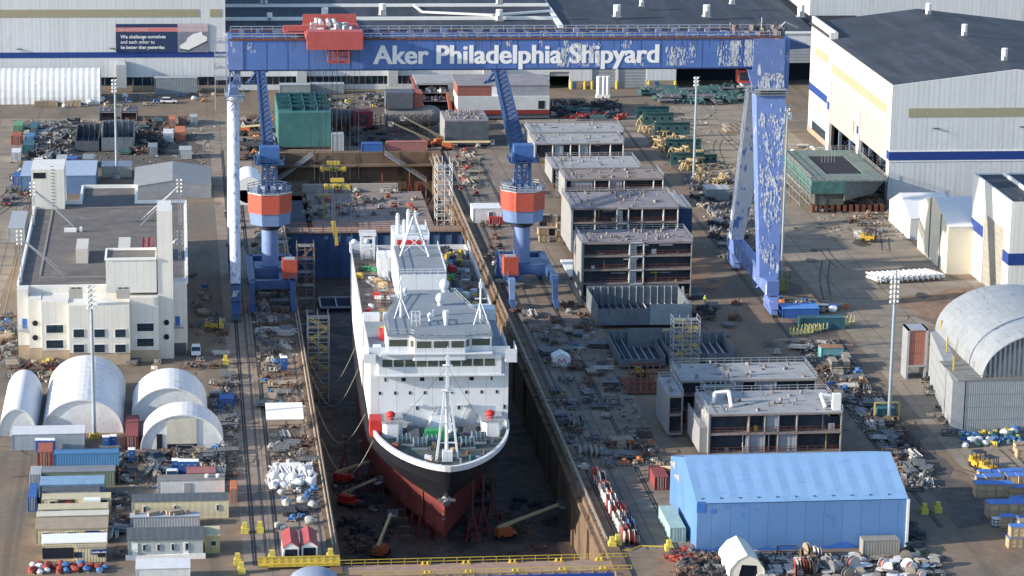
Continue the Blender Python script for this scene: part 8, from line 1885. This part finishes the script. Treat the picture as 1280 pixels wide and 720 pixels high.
area([(150,455),(290,450),(286,478),(160,470)], 'on the paving below the office building', 8, G1, 4, 60)
area([(580,250),(602,250),(668,400),(650,400)], 'on the right apron beside the dock edge', 14, G1, 3.2, 61)
area([(674,480),(706,480),(768,590),(728,590)], 'on the lower right apron', 16, G1, 3.4, 62)
area([(860,370),(930,360),(960,420),(880,430)], 'scattered on the brown lot left of the gantry leg', 8, [('scrap_heap','dark'),('plate_stack','steel'),('scrap_heap','rust')], 4, 63)
area([(900,560),(960,430),(985,430),(1000,470)], 'along the gantry rail beside the two-storey block', 8, G1, 3.5, 64)
area([(735,380),(900,385),(900,400),(735,410)], 'around the open tank blocks', 14, G1+[('loaded_pallet','yellow')], 3, 65)
area([(290,200),(300,200),(300,330),(292,330)], 'between the left gantry rail and the crane', 8, G1, 3, 66)

# fine litter trodden between the stores: nobody could count it
LIT = []
for poly, n in (([(316,262),(372,262),(396,690),(316,440)],700), ([(985,428),(1045,428),(1180,612),(1140,612)],800), ([(862,228),(935,228),(975,345),(905,330)],500), ([(150,560),(290,560),(290,610),(150,610)],260), ([(845,690),(1180,697),(1180,724),(845,724)],420), ([(20,150),(270,150),(270,205),(10,205)],500), ([(380,112),(560,118),(560,188),(380,188)],400), ([(795,112),(900,112),(880,230),(840,230)],200), ([(0,395),(18,395),(60,478),(15,478)],160), ([(715,380),(740,380),(832,600),(795,600)],170), ([(1000,240),(1110,240),(1140,300),(1040,300)],220)):
    q = [P(*a) for a in poly]; rn = random.Random(n+len(LIT)); xs = [a[0] for a in q]; ys_ = [a[1] for a in q]; c = 0
    while c < n:
        x, y = rn.uniform(min(xs),max(xs)), rn.uniform(min(ys_),max(ys_))
        if inpoly(x, y, q) and not (DX0-.5 < x < DX1+2.6 and y < 812): LIT.append((x,y)); c += 1
g = MB(); rn = random.Random(5)
for x, y in LIT:
    g.cur = rn.randint(0, 4); a = rn.uniform(0, 3.1)
    if rn.random() < .5: g.bar((x,y,.09),(x+math.cos(a)*rn.uniform(.4,2.4),y+math.sin(a)*rn.uniform(.4,2.4),rn.uniform(.09,.3)),rn.uniform(.06,.16))
    else: g.cbox(x,y,.01,rn.uniform(.15,.8),rn.uniform(.15,.8),rn.uniform(.05,.35),a)
tag(g.obj('ground_litter', [YC['steel'], YC['rust'], YC['dark'], YC['pale'], YC['wood']]), 'fine steel and timber litter scattered between the yard stores', 'litter', kind='stuff')
